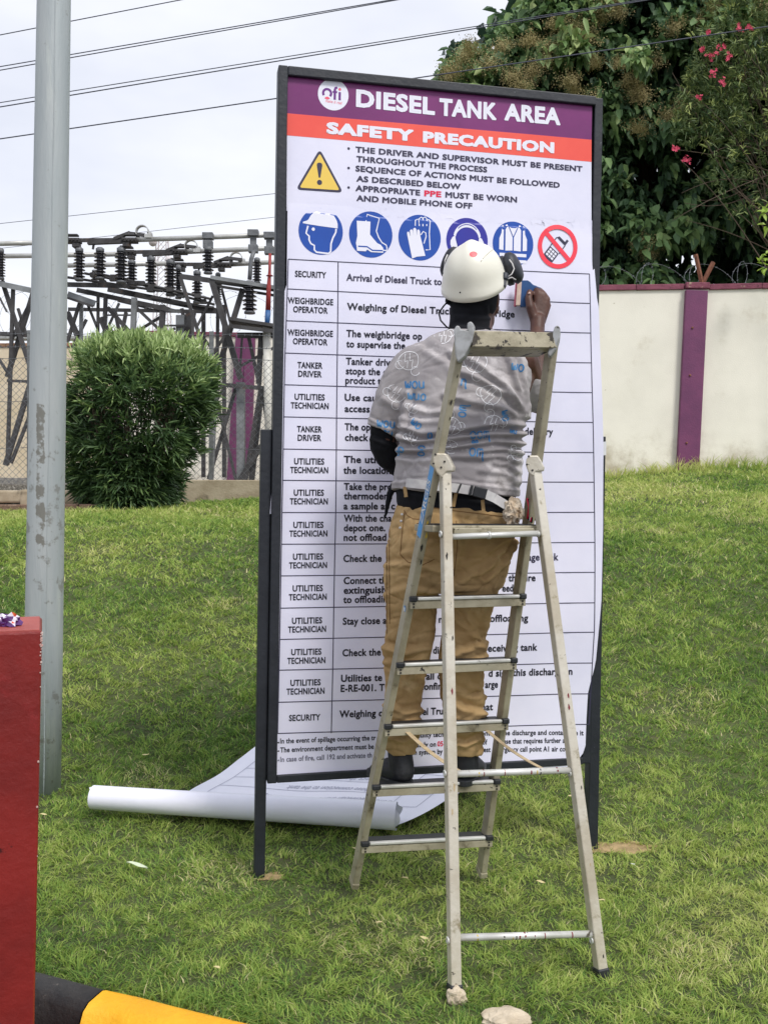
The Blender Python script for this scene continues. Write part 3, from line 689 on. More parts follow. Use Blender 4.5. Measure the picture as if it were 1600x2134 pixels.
low = ruled('main_sheet', [(599, 423), (597, 606), (592, 608), (589, 760), (581, 890), (575, 1075), (571, 1300), (566, 1480), (564, 1580), (571, 1612), (581, 1626)],
            [(1233, 460), (1236, 560), (1241, 632), (1244, 641), (1249, 800), (1252, 930), (1252, 1100), (1247, 1250), (1236, 1380), (1221, 1440), (1217, 1500), (1214, 1560), (1188, 1596)], 64, 40, 0.0, M_vinyl, bd)
flap = ruled('side_flap', [(593, 606), (586, 760), (577, 890), (568, 1000), (562, 1071)], [(605, 606), (602, 760), (597, 890), (592, 1000), (590, 1074)], 16, 3, -0.003, M_vinyl2, bd)
band = ruled('purple_band', [(600, 152), (598, 237)], [(1232, 222), (1231, 292)], 6, 30, 0.0004, M_bpurp, top)
band2 = ruled('orange_band', [(598, 237), (598, 283)], [(1231, 292), (1231, 338)], 5, 30, 0.0004, M_bor, top)

# lettering: text outlines turned into thin meshes that follow the sheet
def text_mesh(s, bold):
    """corner points (em units), faces, and which points belong to the stroke that thickens the outline"""
    cu = bpy.data.curves.new('letters', 'FONT'); cu.body = s; cu.size = 1.0; cu.resolution_u = 3; cu.fill_mode = 'FRONT'
    cu.space_character = 1.0 + 1.6 * bold
    ob = bpy.data.objects.new('letters', cu); me = bpy.data.meshes.new_from_object(ob)
    V = [(v.co.x, v.co.y) for v in me.vertices]; Fc = [tuple(p.vertices) for p in me.polygons]
    bpy.data.objects.remove(ob); bpy.data.curves.remove(cu); bpy.data.meshes.remove(me)
    key = {}; ids = [key.setdefault((round(x, 4), round(y, 4)), i) for i, (x, y) in enumerate(V)]; cnt = {}
    for f in Fc:
        for i in range(len(f)):
            e = tuple(sorted((ids[f[i]], ids[f[i - 1]]))); cnt[e] = cnt.get(e, 0) + 1
    rim = [0] * len(V)
    if bold:
        for (i, j), c_n in cnt.items():
            if c_n != 1 or i == j: continue
            (ax_, ay_), (bx_, by_) = V[i], V[j]; l = math.hypot(bx_ - ax_, by_ - ay_) or 1
            tx, ty = (bx_ - ax_) / l * bold * 0.7, (by_ - ay_) / l * bold * 0.7; nx_, ny_ = -(by_ - ay_) / l * bold, (bx_ - ax_) / l * bold; b = len(V)
            V += [(ax_ - tx + nx_, ay_ - ty + ny_), (ax_ - tx - nx_, ay_ - ty - ny_), (bx_ + tx - nx_, by_ + ty - ny_), (bx_ + tx + nx_, by_ + ty + ny_)]
            rim += [1 + 0.12 * (len(Fc) % 9)] * 4; Fc.append((b, b + 1, b + 2, b + 3))
    return np.array(V), Fc, np.array(rim)
def caph(bold):
    if not _caps:
        co, _f, _r = text_mesh('H', 0.0); _caps.extend([co[:, 1].min(), co[:, 1].max()])
    return _caps[0] - bold, _caps[1] + bold
_caps = []
class Ink:
    """letters and lines collected on one sheet, several inks"""
    def __init__(s): s.mb = MB(); s.mats = []; s.lines = []
    def mi(s, m_):
        if m_ not in s.mats: s.mats.append(m_)
        return s.mats.index(m_)
    def text(s, t, xl, yl, xr, yr, cap, m_, bold=0.018, d=0.0007, widen=None, slant=0.0):
        co, fs, rim = text_mesh(t, bold); h0, h1 = caph(bold)
        p, q = ab(xl, yl), ab(xr, yr); c1 = ab(xl, yl - cap); H = c1[1] - p[1]
        x0, x1 = co[:, 0].min(), co[:, 0].max()
        V = []
        for (x, y), r in zip(co, rim):
            f = (x - x0) / (x1 - x0); g = (y - h0) / (h1 - h0)
            V.append(Bs(p[0] + (q[0] - p[0]) * f + slant * H * g, p[1] + (q[1] - p[1]) * f + H * g, d + 0.00025 * r))
        mb = MB(); mb.add(V, fs); s.lines.append((mb, m_))
    def poly(s, pts, m_, d=0.0007):
        tri = geometry.tessellate_polygon([[Vector((x, y, 0)) for x, y in pts]])
        stack = [[Vector(pts[i]) for i in t] for t in tri]; out = []
        while stack:                                   # split long triangles so that the print follows the sheet
            t = stack.pop(); e = [(t[(i + 1) % 3] - t[i]).length for i in range(3)]; i = e.index(max(e))
            if e[i] > 0.028: a, b, c_3 = t[i], t[(i + 1) % 3], t[(i + 2) % 3]; mid = (a + b) / 2; stack += [[a, mid, c_3], [mid, b, c_3]]
            else: out.append(t)
        s.mb.add([Bs(p.x, p.y, d) for t in out for p in t], [(3 * i, 3 * i + 1, 3 * i + 2) for i in range(len(out))], s.mi(m_))
    def line(s, pts, wd, m_, d=0.0007, n=1):
        ps = []
        for i in range(len(pts) - 1):
            for k in range(n): ps.append((pts[i][0] + (pts[i + 1][0] - pts[i][0]) * k / n, pts[i][1] + (pts[i + 1][1] - pts[i][1]) * k / n))
        ps.append(pts[-1]); V = []
        closed = math.hypot(ps[0][0] - ps[-1][0], ps[0][1] - ps[-1][1]) < 1e-6
        for i, (x, y) in enumerate(ps):
            a = ps[i - 1] if i else (ps[-2] if closed else ps[0]); b = ps[i + 1] if i < len(ps) - 1 else (ps[1] if closed else ps[-1])
            tx, ty = b[0] - a[0], b[1] - a[1]; l = math.hypot(tx, ty) or 1; nx_, ny_ = -ty / l * wd / 2, tx / l * wd / 2
            V += [Bs(x + nx_, y + ny_, d), Bs(x - nx_, y - ny_, d)]
        s.mb.add(V, [(2 * i, 2 * i + 1, 2 * i + 3, 2 * i + 2) for i in range(len(ps) - 1)], s.mi(m_))
    def disc(s, c, rx, ry, m_, d=0.0007, n=40):
        s.poly([(c[0] + rx * math.cos(i / n * 6.28319), c[1] + ry * math.sin(i / n * 6.28319)) for i in range(n)], m_, d)
    def build(s, name, parent):
        for mb, m_ in s.lines: mb.build(name, m_, parent)
        if s.mb.v: return s.mb.build(name if not s.lines else 'bullet', s.mats, parent)

# --- heading
k = Ink()
k.text('DIESEL', 741, 224, 905, 241.5, 37, M_wht_s, 0.045, 0.0012); k.text('TANK', 914, 242, 1033, 252, 36.5, M_wht_s, 0.045, 0.0012); k.text('AREA', 1049, 252, 1166, 262.5, 36, M_wht_s, 0.045, 0.0012)
k.build('heading_lettering', top)
k = Ink()
k.text('SAFETY', 679, 279.5, 861, 296, 24.5, M_wht_s, 0.06, 0.0012); k.text('PRECAUTION', 880, 298, 1153, 320.5, 23.5, M_wht_s, 0.06, 0.0012)
k.build('subheading_lettering', top)
k = Ink(); c = ab(694, 198.5); r_ = c[0] - ab(662, 198.5)[0]
k.disc(c, r_, r_ * 1.01, M_wht_s, 0.0009)
def L_(x, y): return c[0] + r_ * x, c[1] + r_ * y
k.line([L_(-0.4 + 0.26 * math.cos(t), 0.06 + 0.26 * math.sin(t)) for t in [(-0.75 + i * 0.25) for i in range(19)]], r_ * 0.15, M_logop, 0.0014)
k.poly([L_(-0.57 + 0.36 * i / 8, -0.27 + 0.11 * math.sin(i / 8 * 3.14)) for i in range(9)] + [L_(-0.21 - 0.36 * i / 8, -0.27 - 0.08 * math.sin(i / 8 * 3.14)) for i in range(1, 8)], M_logoo, 0.0014)
k.line([L_(0.26, 0.47), L_(0.14, 0.45), L_(0.10, 0.33), L_(0.10, -0.32)], r_ * 0.15, M_logop, 0.0014); k.line([L_(-0.04, 0.18), L_(0.25, 0.18)], r_ * 0.13, M_logop, 0.0016)
k.line([L_(0.42, 0.2), L_(0.42, -0.32)], r_ * 0.15, M_logop, 0.0014); k.disc(L_(0.42, 0.38), r_ * 0.09, r_ * 0.09, M_logoo, 0.0014, 14)
k.text('make it real', 677.5, 214, 711, 219, 6, M_logoo, 0.0, 0.0014, slant=0.3)
k.build('logo_lettering', top)
k = Ink(); bo = 0.042
for t, xl, yl, xr, yr, m_ in [('THE DRIVER AND SUPERVISOR MUST BE PRESENT', 740, 318.5, 1212, 358.8, M_ink2), ('THROUGHOUT THE PROCESS', 742, 338, 1014, 360.5, M_ink2), ('SEQUENCE OF ACTIONS MUST BE FOLLOWED', 740, 358, 1165, 392.5, M_ink2),
                              ('AS DESCRIBED BELOW', 742, 379, 959, 396, M_ink2), ('APPROPRIATE', 740, 398.8, 874.5, 408.5, M_ink2), ('PPE', 883, 409.5, 918.5, 412, M_pink), ('MUST BE WORN', 927, 412.5, 1076, 423, M_ink2), ('AND MOBILE PHONE OFF', 742, 419.5, 983, 436, M_ink2)]:
    k.text(t, xl, yl, xr, yr, 12.4, m_, bo)
k.build('instruction_lettering', top)
for x, y in ((726, 310.5), (726, 351), (726, 391.5)): k = Ink(); k.disc(ab(x, y), 0.0052, 0.0052, M_ink2, n=12); k.build('bullet', top)
# warning triangle
k = Ink()
def rounded(pts, r, n=6):
    out = []
    for i in range(len(pts)):
        p, a, b = Vector(pts[i]), Vector(pts[i - 1]), Vector(pts[(i + 1) % len(pts)])
        u, v = (a - p).normalized(), (b - p).normalized()
        for j in range(n + 1):
            t = j / n; out.append(tuple((p + u * r) * (1 - t) ** 2 + p * 2 * t * (1 - t) + (p + v * r) * t * t))
    return out
A_, B_, C_ = ab(666, 311), ab(616, 396), ab(715, 402.5); cen = ((A_[0] + B_[0] + C_[0]) / 3, (A_[1] + B_[1] + C_[1]) / 3)
k.poly(rounded([A_, B_, C_], 0.022), M_ink2, 0.0007)
k.poly(rounded([(cen[0] + (p[0] - cen[0]) * 0.84, cen[1] + (p[1] - cen[1]) * 0.84) for p in (A_, B_, C_)], 0.010), M_yel_s, 0.0013)
e = ab(665.5, 345); f_ = ab(665.5, 371); g_ = ab(665.5, 381)
k.poly([(e[0] - 0.010, e[1] + 0.004), (e[0] - 0.0105, e[1] - 0.002), (f_[0] - 0.003, f_[1]), (f_[0] + 0.003, f_[1]), (e[0] + 0.0105, e[1] - 0.002), (e[0] + 0.010, e[1] + 0.004), (e[0] + 0.005, e[1] + 0.009), (e[0] - 0.005, e[1] + 0.009)], M_ink2, 0.0019)
k.disc(g_, 0.0098, 0.0098, M_ink2, 0.0019, 18); k.build('warning_symbol', top)

# --- pictograms (unit-circle coordinates: x right, y up)
RAD = 0.0895
def picto(name, cx, cy, base, draw):
    k = Ink(); c = ab(cx, cy)
    U = lambda x, y: (c[0] + RAD * 0.955 * x, c[1] + RAD * y)
    if base: k.disc(c, RAD * 0.955, RAD, base, 0.0007, 48)
    draw(k, U); return k.build(name, low)
def pp(U, pts): return [U(x, y) for x, y in pts]
D1, D2, D3 = 0.0012, 0.0017, 0.0022
def helmet(k, U):
    dome = [(-0.82, 0.30), (-0.80, 0.36), (-0.62, 0.42)] + [(0.08 + 0.69 * math.cos(t), 0.22 + 0.69 * math.sin(t)) for t in [2.75 - i * 0.255 for i in range(11)]] + [(0.76, 0.17), (0.0, 0.22), (-0.60, 0.27)]
    k.poly(pp(U, dome), M_wht_s, D1); k.disc(U(-0.34, 0.07), 0.0062, 0.0066, M_wht_s, D1, 14)
    k.line(pp(U, [(-0.58, 0.20), (-0.66, -0.12), (-0.52, -0.24), (-0.52, -0.40), (-0.44, -0.55), (-0.28, -0.62), (-0.28, -0.80), (-0.18, -0.90), (0.36, -0.93), (0.46, -0.84), (0.47, -0.50), (0.55, -0.25), (0.68, 0.0), (0.69, 0.15)]), 0.0062, M_wht_s, D1)
def boots(k, U):
    k.line(pp(U, [(-0.24, 0.50), (-0.18, 0.86), (0.38, 0.72), (0.25, 0.16), (0.36, -0.10), (0.52, -0.32), (0.72, -0.42), (0.76, -0.55), (0.73, -0.66), (0.55, -0.64)]), 0.0045, M_wht_s, D1)
    k.poly(pp(U, [(-0.66, 0.55), (-0.03, 0.55), (-0.04, 0.0), (0.10, -0.16), (0.30, -0.36), (0.46, -0.42), (0.58, -0.55), (0.58, -0.76), (0.02, -0.76), (-0.16, -0.66), (-0.22, -0.74), (-0.62, -0.74), (-0.66, -0.5), (-0.68, -0.4), (-0.62, -0.1)]), M_wht_s, D2)
    k.line(pp(U, [(-0.58, -0.54), (-0.16, -0.54), (0.08, -0.68), (0.56, -0.67)]), 0.005, M_blue, D3)
def gloves(k, U):
    k.poly(pp(U, [(-0.34, -0.93), (-0.60, 0.14), (-0.58, 0.22), (-0.51, 0.22), (-0.44, 0.02), (-0.47, 0.28), (-0.40, 0.34), (-0.33, 0.29), (-0.29, 0.06), (-0.32, 0.36), (-0.24, 0.42), (-0.17, 0.36), (-0.14, 0.08), (-0.13, 0.32), (-0.05, 0.35), (0.0, 0.28), (0.03, 0.05), (0.28, -0.78), (-0.12, -0.84)]), M_wht_s, D2)
    k.line(pp(U, [(-0.22, 0.5), (-0.22, 0.74), (-0.10, 0.80), (-0.05, 0.72), (-0.03, 0.50), (-0.03, 0.84), (0.07, 0.9), (0.14, 0.84), (0.14, 0.5), (0.15, 0.88), (0.24, 0.92), (0.32, 0.85), (0.32, 0.52), (0.34, 0.8), (0.42, 0.82), (0.48, 0.74), (0.45, 0.2), (0.50, -0.50), (0.29, -0.52)]), 0.004, M_wht_s, D1)
    k.line(pp(U, [(0.05, 0.12), (0.16, 0.28), (0.28, 0.22), (0.30, 0.06), (0.20, -0.25)]), 0.004, M_wht_s, D1)
def muffs(k, U):
    arc = lambda R, n=20: [(0 + R * math.cos(t), 0.02 + R * 1.05 * math.sin(t)) for t in [0.25 + i * (2.64 / n) for i in range(n + 1)]]
    k.poly(pp(U, [(0.66 * math.cos(t), 0.10 + 0.66 * math.sin(t)) for t in [0.15 + i * 0.142 for i in range(21)]] + [(0.56 * math.cos(t), 0.06 + 0.52 * math.sin(t)) for t in [2.99 - i * 0.142 for i in range(21)]]), M_wht_s, D1)
    k.line(pp(U, [(0.58 * math.cos(t), 0.14 + 0.56 * math.sin(t)) for t in [0.7 + i * 0.087 for i in range(21)]]), 0.003, M_violet, D2)
    for s in (-1, 1): k.poly(pp(U, [(s * x, y) for x, y in [(0.58, 0.18), (0.70, 0.12), (0.80, -0.05), (0.80, -0.22), (0.72, -0.42), (0.60, -0.52), (0.50, -0.50), (0.47, -0.25), (0.55, 0.0)]]), M_wht_s, D2)
    k.poly(pp(U, [(0.5 * math.cos(t), 0.02 + 0.48 * math.sin(t)) for t in [i * 0.2244 for i in range(28)]]), M_violet, D3)
def vest(k, U):
    for s in (-1, 1):
        k.poly(pp(U, [(s * x, y) for x, y in [(0.03, -0.30), (0.03, 0.28), (0.30, 0.86), (0.38, 0.82), (0.38, -0.32)]]), M_wht_s, D1)
        k.poly(pp(U, [(s * x, y) for x, y in [(0.47, -0.30), (0.47, 0.82), (0.55, 0.80), (0.58, 0.45), (0.68, 0.22), (0.68, -0.28)]]), M_wht_s, D1)
    k.poly(pp(U, [(-0.2, 0.75), (-0.1, 0.7), (0.1, 0.7), (0.2, 0.75), (0.0, 0.32)]), M_wht_s, D2)
    for y in (-0.50, -0.78): k.poly(pp(U, [(-0.66, y - 0.07), (0.66, y - 0.07), (0.66, y + 0.07), (-0.66, y + 0.07)]), M_wht_s, D1)
def phone(k, U):
    Rr = lambda r, n=48: [(r * math.cos(i / n * 6.28319), r * math.sin(i / n * 6.28319)) for i in range(n + 1)]
    k.line(pp(U, Rr(0.89)), RAD * 0.2, M_red_s, D3)
    def T(x, y): a = math.radians(-38); return x * math.cos(a) - y * math.sin(a), x * math.sin(a) + y * math.cos(a)
    TT = lambda pts: pp(U, [T(x, y) for x, y in pts])
    k.poly(TT([(-0.28, -0.78), (0.20, -0.78), (0.24, -0.72), (0.24, -0.22), (-0.32, -0.22), (-0.32, -0.72)]), M_ink2, D1)
    for i in range(3):
        for j in range(3): x, y = -0.25 + i * 0.155, -0.66 + j * 0.14; k.poly(TT([(x, y), (x + 0.12, y), (x + 0.12, y + 0.105), (x, y + 0.105)]), M_wht_s, D2)
    k.line(TT([(-0.30, -0.2), (-0.30, 0.28), (-0.24, 0.36), (0.20, 0.36), (0.25, 0.28), (0.25, -0.2)]), 0.0042, M_ink2, D1)
    k.line(TT([(-0.24, 0.36), (0.22, 0.34)]), 0.011, M_ink2, D1); k.line(TT([(0.20, 0.34), (0.20, 0.56)]), 0.010, M_ink2, D1)
    s = 0.63; k.line(pp(U, [(-s, s), (s, -s)]), RAD * 0.2, M_red_s, D3)
for nm, x, y, base, fn_ in [('helmet_pictogram', 668, 483, M_blue, helmet), ('boots_pictogram', 772, 489.5, M_blue, boots), ('gloves_pictogram', 873.5, 496, M_blue, gloves), ('ear_protection_pictogram', 972, 502, M_violet, muffs), ('vest_pictogram', 1067.5, 509, M_blue, vest), ('no_phone_pictogram', 1160, 515, None, phone)]:
    picto(nm, x, y, base, fn_)

# --- table
RL = [541, 603, 669, 736, 802, 869, 936, 1001, 1068, 1134, 1200, 1267, 1332, 1396, 1463, 1528]
RR = [572, 633.5, 695, 757, 819, 881, 943.5, 1005, 1067.5, 1130, 1192, 1255, 1316, 1380, 1444, 1507]
lxf = lambda y: float(np.interp(y, [541, 603, 736, 869, 1068, 1267, 1528], [600.5, 598.5, 594, 591, 587.5, 584, 578.5]))
rxf = lambda y: float(np.interp(y, [572, 700, 943, 1067, 1130, 1313, 1444, 1507], [1225.5, 1228, 1232.5, 1235, 1235.5, 1233, 1226, 1222]))
mxf = lambda y: float(np.interp(y, [541, 780, 1069, 1330, 1525], [704, 702, 699, 694, 690]))
k = Ink(); LW = 0.0038
for yl, yr in zip(RL, RR): k.line([ab(lxf(yl), yl), ab((lxf(yl) + rxf(yr)) / 2, (yl + yr) / 2 + 1.0), ab(rxf(yr), yr)], LW, M_ink2, n=14)
k.line([ab(lxf(y), y) for y in RL], LW, M_ink2, n=2); k.line([ab(rxf(y), y) for y in RR], LW, M_ink2, n=2)
k.line([ab(mxf(y + 3), y + 4.5 - i * 0.35) for i, y in enumerate(RL)], LW, M_ink2, n=2)
k.build('table_lines', low)
def slope(y): return float(np.interp(y, RL, [(b - a) / 630 for a, b in zip(RL, RR)]))
k = Ink()
roles = ['SECURITY', 'WEIGHBRIDGE OPERATOR', 'WEIGHBRIDGE OPERATOR', 'TANKER DRIVER', 'UTILITIES TECHNICIAN', 'TANKER DRIVER'] + ['UTILITIES TECHNICIAN'] * 8 + ['SECURITY']
wds = dict(SECURITY=65, WEIGHBRIDGE=94.5, OPERATOR=72, TANKER=52, DRIVER=49, UTILITIES=63, TECHNICIAN=79)
for i, t in enumerate(roles):
    y0 = RL[i]; cx = np.interp(y0, [541, 736, 1001, 1200, 1463], [646.5, 645.5, 643, 641, 634.5]); ws = t.split()
    for wd, dy in zip(ws, [38.5] if len(ws) == 1 else [32.3, 50.3]):
        y = y0 + dy; s = slope(y); h = wds[wd] / 2
        k.text(wd, cx - h, y - s * h, cx + h, y + s * h, 13.2, M_ink, 0.032)
k.build('role_lettering', low)
k = Ink()
def row(t, xl, yb, xr, m_=None, cap=15.2, yr=None, bold=0.032):
    k.text(t, xl, yb, xr, yr if yr is not None else yb + slope(yb) * (xr - xl), cap, m_ or M_ink, bold)
row('Arrival of Diesel Truck to', 721, 586, 919, M_ink2); row('Weighing of Diesel Truck at weighbridge', 722, 647, 1070, None, yr=663)
row('The weighbridge op', 720.5, 703, 878); row('to supervise the', 720.5, 724.5, 843)
row('Tanker driv', 720, 760.5, 812); row('stops the e', 720, 780.5, 806); row('product to', 719, 800, 803)
row('Use cau', 717.5, 835.6, 784); row('access', 717.5, 859, 770)
row('The op', 717.5, 897, 771); row('check', 718, 919, 766.5); row('delivery', 1091, 906.5, 1150)
row('The utiliti', 715.5, 965, 806); row('the location', 714.5, 987.5, 813)
row('Take the pro', 715.5, 1021.5, 816); row('thermodens', 715.5, 1041, 816); row('a sample at c', 715, 1062, 822); row('ng', 1101, 1044, 1118)
row('With the cha', 715.5, 1087.5, 815); row('depot one.', 715.5, 1107.5, 802); row('not offload', 715.5, 1127.5, 804); row('o t', 1094, 1085.5, 1119); row('it', 1104.5, 1106.5, 1110)
row('Check the', 715, 1171.5, 794.5); row('rage tank', 1091, 1168.5, 1161.5, M_ink2)
row('Connect th', 715.5, 1217.5, 804); row('extinguish', 715.5, 1237.5, 804); row('to offloadin', 714.5, 1257, 806); row('n the', 1044, 1212, 1083); row('fire', 1088.5, 1211.5, 1114); row('eed', 1045, 1233, 1068)
row('Stay close a', 713.5, 1302, 805); row('n', 913, 1298, 922); row('offloading', 1019, 1296, 1098)
row('Check the', 712.5, 1367.5, 792.5); row('dies', 901, 1362, 928); row('receiving tank', 1007, 1358, 1117)
row('Utilities te', 709.5, 1420.5, 795); row('all c', 886, 1416, 918); row('d sign this discharge in', 1016, 1410, 1190); row('E-RE-001. T', 709, 1441.5, 800); row('confir', 874, 1437.5, 918); row('arge', 1009, 1433.5, 1036)
row('Weighing o', 706.5, 1495, 798); row('el Truc', 879, 1489.5, 930); row('nat', 1002, 1480.5, 1026)
k.build('instruction_text', low)
k = Ink(); fs_ = dict(cap=10.8, bold=0.026)
def foot_(t, xl, yl, xr, yr, m_=None): row(t, xl, yl, xr, m_, yr=yr, **fs_)
foot_('In the event of spillage occurring the tr', 583.5, 1549, 782, 1541.5); foot_('utility tech', 868.5, 1536.5, 923, 1534.5); foot_('ont', 1002, 1533, 1020, 1532.5); foot_('the discharge and contain the it', 1044, 1532, 1211, 1530)
foot_('The environment department must be', 583.5, 1567.5, 778, 1559.5); foot_('ately on', 866, 1556.5, 907, 1555); foot_('05-', 910, 1554.5, 926, 1554, M_pink); foot_('of', 1004, 1551, 1014, 1551); foot_('use that requires further ass', 1047, 1549.5, 1183, 1546.5)
foot_('In case of fire, call 192 and activate th', 583.5, 1587, 774, 1577.5, M_grey); foot_('alarm system by', 840, 1573, 921, 1570); foot_('nearest emergency call point A1 air com', 984, 1567, 1183, 1564)
k.build('footnote_text', low)
for y, m_ in ((1547, M_ink), (1564.5, M_ink), (1583.5, M_grey)): k = Ink(); k.disc(ab(580, y), 0.0035, 0.0035, m_, n=10); k.build('bullet', low)

# ---------------------------------------------------------------- spare banner, half unrolled on the grass behind the board
M_faint = mat('show_through_ink', 'b4b6c8', rough=0.5)
M_roll = mat('banner_roll', 'eeeefb', 'e4e6f4', scale=2.5, rough=0.4, bump=0.004, bscale=5)
def gp(px, py, dz=0.03):
    y = 4.2
    for _ in range(60):
        p = P(px, py, y); y += (p.z - gz(p.x, y) - dz) * F_PX / (py - 1040) * 0.7
    return P(px, py, y)
rb = thing('spare_banner', gp(520, 1690), 'white printed banner partly rolled up on the grass behind the sign', 'banner')
r0, r1 = gp(200, 1690, 0.0), gp(826, 1732, 0.0); RR_ = 0.068
r0 = Vector((r0.x + 0.005, r0.y - 0.055, gz(r0.x, r0.y) + 0.022)); r1 = Vector((r1.x, r1.y - 0.05, gz(r1.x, r1.y) + 0.022))
ax = (r1 - r0).normalized(); side = Vector((-ax.y, ax.x, 0)).normalized(); upv = Vector((0, 0, 1))
V = []; na, nl = 46, 30
for j in range(nl + 1):
    t = j / nl; c = r0.lerp(r1, t)
    for i in range(na):                                # spiral section: from the sheet on the ground, round and in
        a = -1.35 - i / (na - 1) * (5.1 + 5.2); rr = RR_ * (1 - 0.33 * i / (na - 1)) * (1 + 0.03 * math.sin(t * 5 + i * 0.2)) * (0.86 + 0.14 * t)
        V.append(c + side * (rr * math.cos(a)) + upv * (RR_ * 0.9 + rr * math.sin(a) * 0.92) + ax * (0.0 if i < 20 else 0.02 * math.sin(i * 0.4)))
Fc = [(j * na + i, (j + 1) * na + i, (j + 1) * na + i + 1, j * na + i + 1) for j in range(nl) for i in range(na - 1)]
np_mesh('roll', V, Fc, [M_roll], parent=rb, smooth=True)
# flat part: from the roll backwards, corners read off the ground
far0, far1 = gp(545, 1548, 0.04), gp(1010, 1560, 0.04)
near0 = r0.lerp(r1, 0.22); near1 = r1.copy()
def sheet_pt(s, t):
    a = near0.lerp(near1, s); b = far0.lerp(far1, s); p = a.lerp(b, t) - side * 0.01 * (1 - t)
    if s > 0.85: p = p + ax * (0.10 * (s - 0.85) / 0.15 * math.sin(t * 3.1))
    return Vector((p.x, p.y, gz(p.x, p.y) + 0.044 + 0.012 * noise.noise((p.x * 4, p.y * 4, 2)) + 0.012 * max(0, s - 0.8) * 5 * sm(1 - t)))
n, k_ = 34, 30
V = [sheet_pt(i / n, j / k_) for i in range(n + 1) for j in range(k_ + 1)]
Fc = [(i * (k_ + 1) + j, (i + 1) * (k_ + 1) + j, (i + 1) * (k_ + 1) + j + 1, i * (k_ + 1) + j + 1) for i in range(n) for j in range(k_)]
fl = np_mesh('flat_sheet', V, Fc, [M_roll], parent=rb, smooth=True)
# the print showing faintly, upside down from here
mb = MB(); mats = [M_grey]
def sheet_text(t, s1, s0, tt, h):
    co, fs, _r = text_mesh(t, 0.01); x0, x1 = co[:, 0].min(), co[:, 0].max()
    mb = MB(); mb.add([sheet_pt(s1 + (s0 - s1) * (x - x0) / (x1 - x0), tt - y * h) + Vector((0, 0, 0.002)) for x, y in co], fs, 0); mb.build('faint_lettering', M_faint, fl)
sheet_text('Utilities technician shall confirm the discharge', 0.86, 0.30, 0.30, 0.07); sheet_text('Check the hose connection to the tank', 0.84, 0.36, 0.44, 0.07); sheet_text('Connect the earthing', 0.74, 0.42, 0.58, 0.07); sheet_text('Stay close and stop offloading', 0.80, 0.40, 0.70, 0.07)
for tt in (0.24, 0.38, 0.52, 0.64, 0.76):
    ps = [sheet_pt(0.08 + 0.86 * i / 20, tt) + Vector((0, 0, 0.0015)) for i in range(21)]
    mb.add([q for p in ps for q in (p, p + side * 0.004)], [(2 * i, 2 * i + 2, 2 * i + 3, 2 * i + 1) for i in range(20)], 0)
for ss in (0.08, 0.94, 0.86):
    ps = [sheet_pt(ss, 0.24 + 0.7 * i / 20) + Vector((0, 0, 0.0015)) for i in range(21)]
    mb.add([q for p in ps for q in (p, p + ax * 0.004)], [(2 * i, 2 * i + 2, 2 * i + 3, 2 * i + 1) for i in range(20)], 0)
mb.build('faint_lines', M_faint, fl)
# ---------------------------------------------------------------- step ladder
M_alu = mat('worn_aluminium', 'd0cabc', 'b8ae9a', scale=5, rough=0.42, metal=0.25, bump=0.0015, bscale=60, spots=[('8f8468', 16, 0.57, 0.70), ('3a3632', 34, 0.655, 0.685)])
M_alud = mat('dirty_aluminium', 'b0a993', '968e78', scale=7, rough=0.5, metal=0.2, bump=0.0015, bscale=60, spots=[('6f6752', 14, 0.58, 0.7), ('2f2c29', 30, 0.63, 0.66)])
M_alub = mat('bright_aluminium', 'dcdcd8', 'c4c3bd', scale=9, rough=0.35, metal=0.3, spots=[('6d675a', 28, 0.64, 0.7)])
M_tray = mat('scuffed_tray', 'aea68f', '8f8771', scale=10, rough=0.5, metal=0.2, bump=0.002, bscale=50, spots=[('3b352c', 17, 0.56, 0.60), ('25221f', 40, 0.62, 0.65)])
M_blk = mat('black_plastic', '1d1f23', '2a2c30', scale=20, rough=0.5)
M_gplas = mat('grey_plastic', 'a9abad', '8c8d8c', scale=25, rough=0.5, spots=[('45423e', 30, 0.60, 0.64)])
M_web = mat('webbing', 'c2ae8c', 'ab9674', scale=30, rough=0.9)
M_stb = mat('blue_sticker', '3f93cf', '3a86c2', scale=12, rough=0.4, spots=[('cfd5d8', 26, 0.63, 0.68)])
M_splr = mat('red_paint_splash', '7b2430', rough=0.6); M_sply = mat('yellow_paint_splash', 'cdb04a', rough=0.6); M_splk = mat('black_scuff', '2c2826', rough=0.7)
def railpt(a, b, py):
    lo, hi = 0.0, 1.0
    for _ in range(40):
        t = (lo + hi) / 2
        if topx(a.lerp(b, t))[1] > py: lo = t
        else: hi = t
    return a.lerp(b, t)
FL0, FL1 = P(738, 1838, 3.50), P(963, 690, 2.98); FR0, FR1 = P(1003, 1816, 3.62), P(1152, 700, 3.10)
RL1, RL0 = P(927, 972, 3.065), P(947, 2052, 2.79); RR1, RR0 = P(1113, 968, 3.175), P(1251, 2018, 2.93)
EX = (FR0 - FL0); EX.z = 0; EX.normalize(); EN = Vector((EX.y, -EX.x, 0))
ld = thing('step_ladder', ((FL0.x + RR0.x) / 2, 3.2, 0), 'paint splashed aluminium step ladder standing open in front of the sign', 'ladder')
ref = ld
for a, b in ((FL0, FL1), (FR0, FR1)):
    mb = MB(); mb.bar(a, b, 0.024, 0.055, EX); stile = mb.build('stile', M_alud, ld, bevel=0.004)
    mb = MB(); t = (b - a).normalized(); mb.bar(a - t * 0.012, a + t * 0.012, 0.028, 0.059, EX); mb.build('foot', M_alud, stile, bevel=0.004)
    if a is FL0: stile_l = stile
ERX = (RR0 - RL0); ERX.z = 0; ERX.normalize()
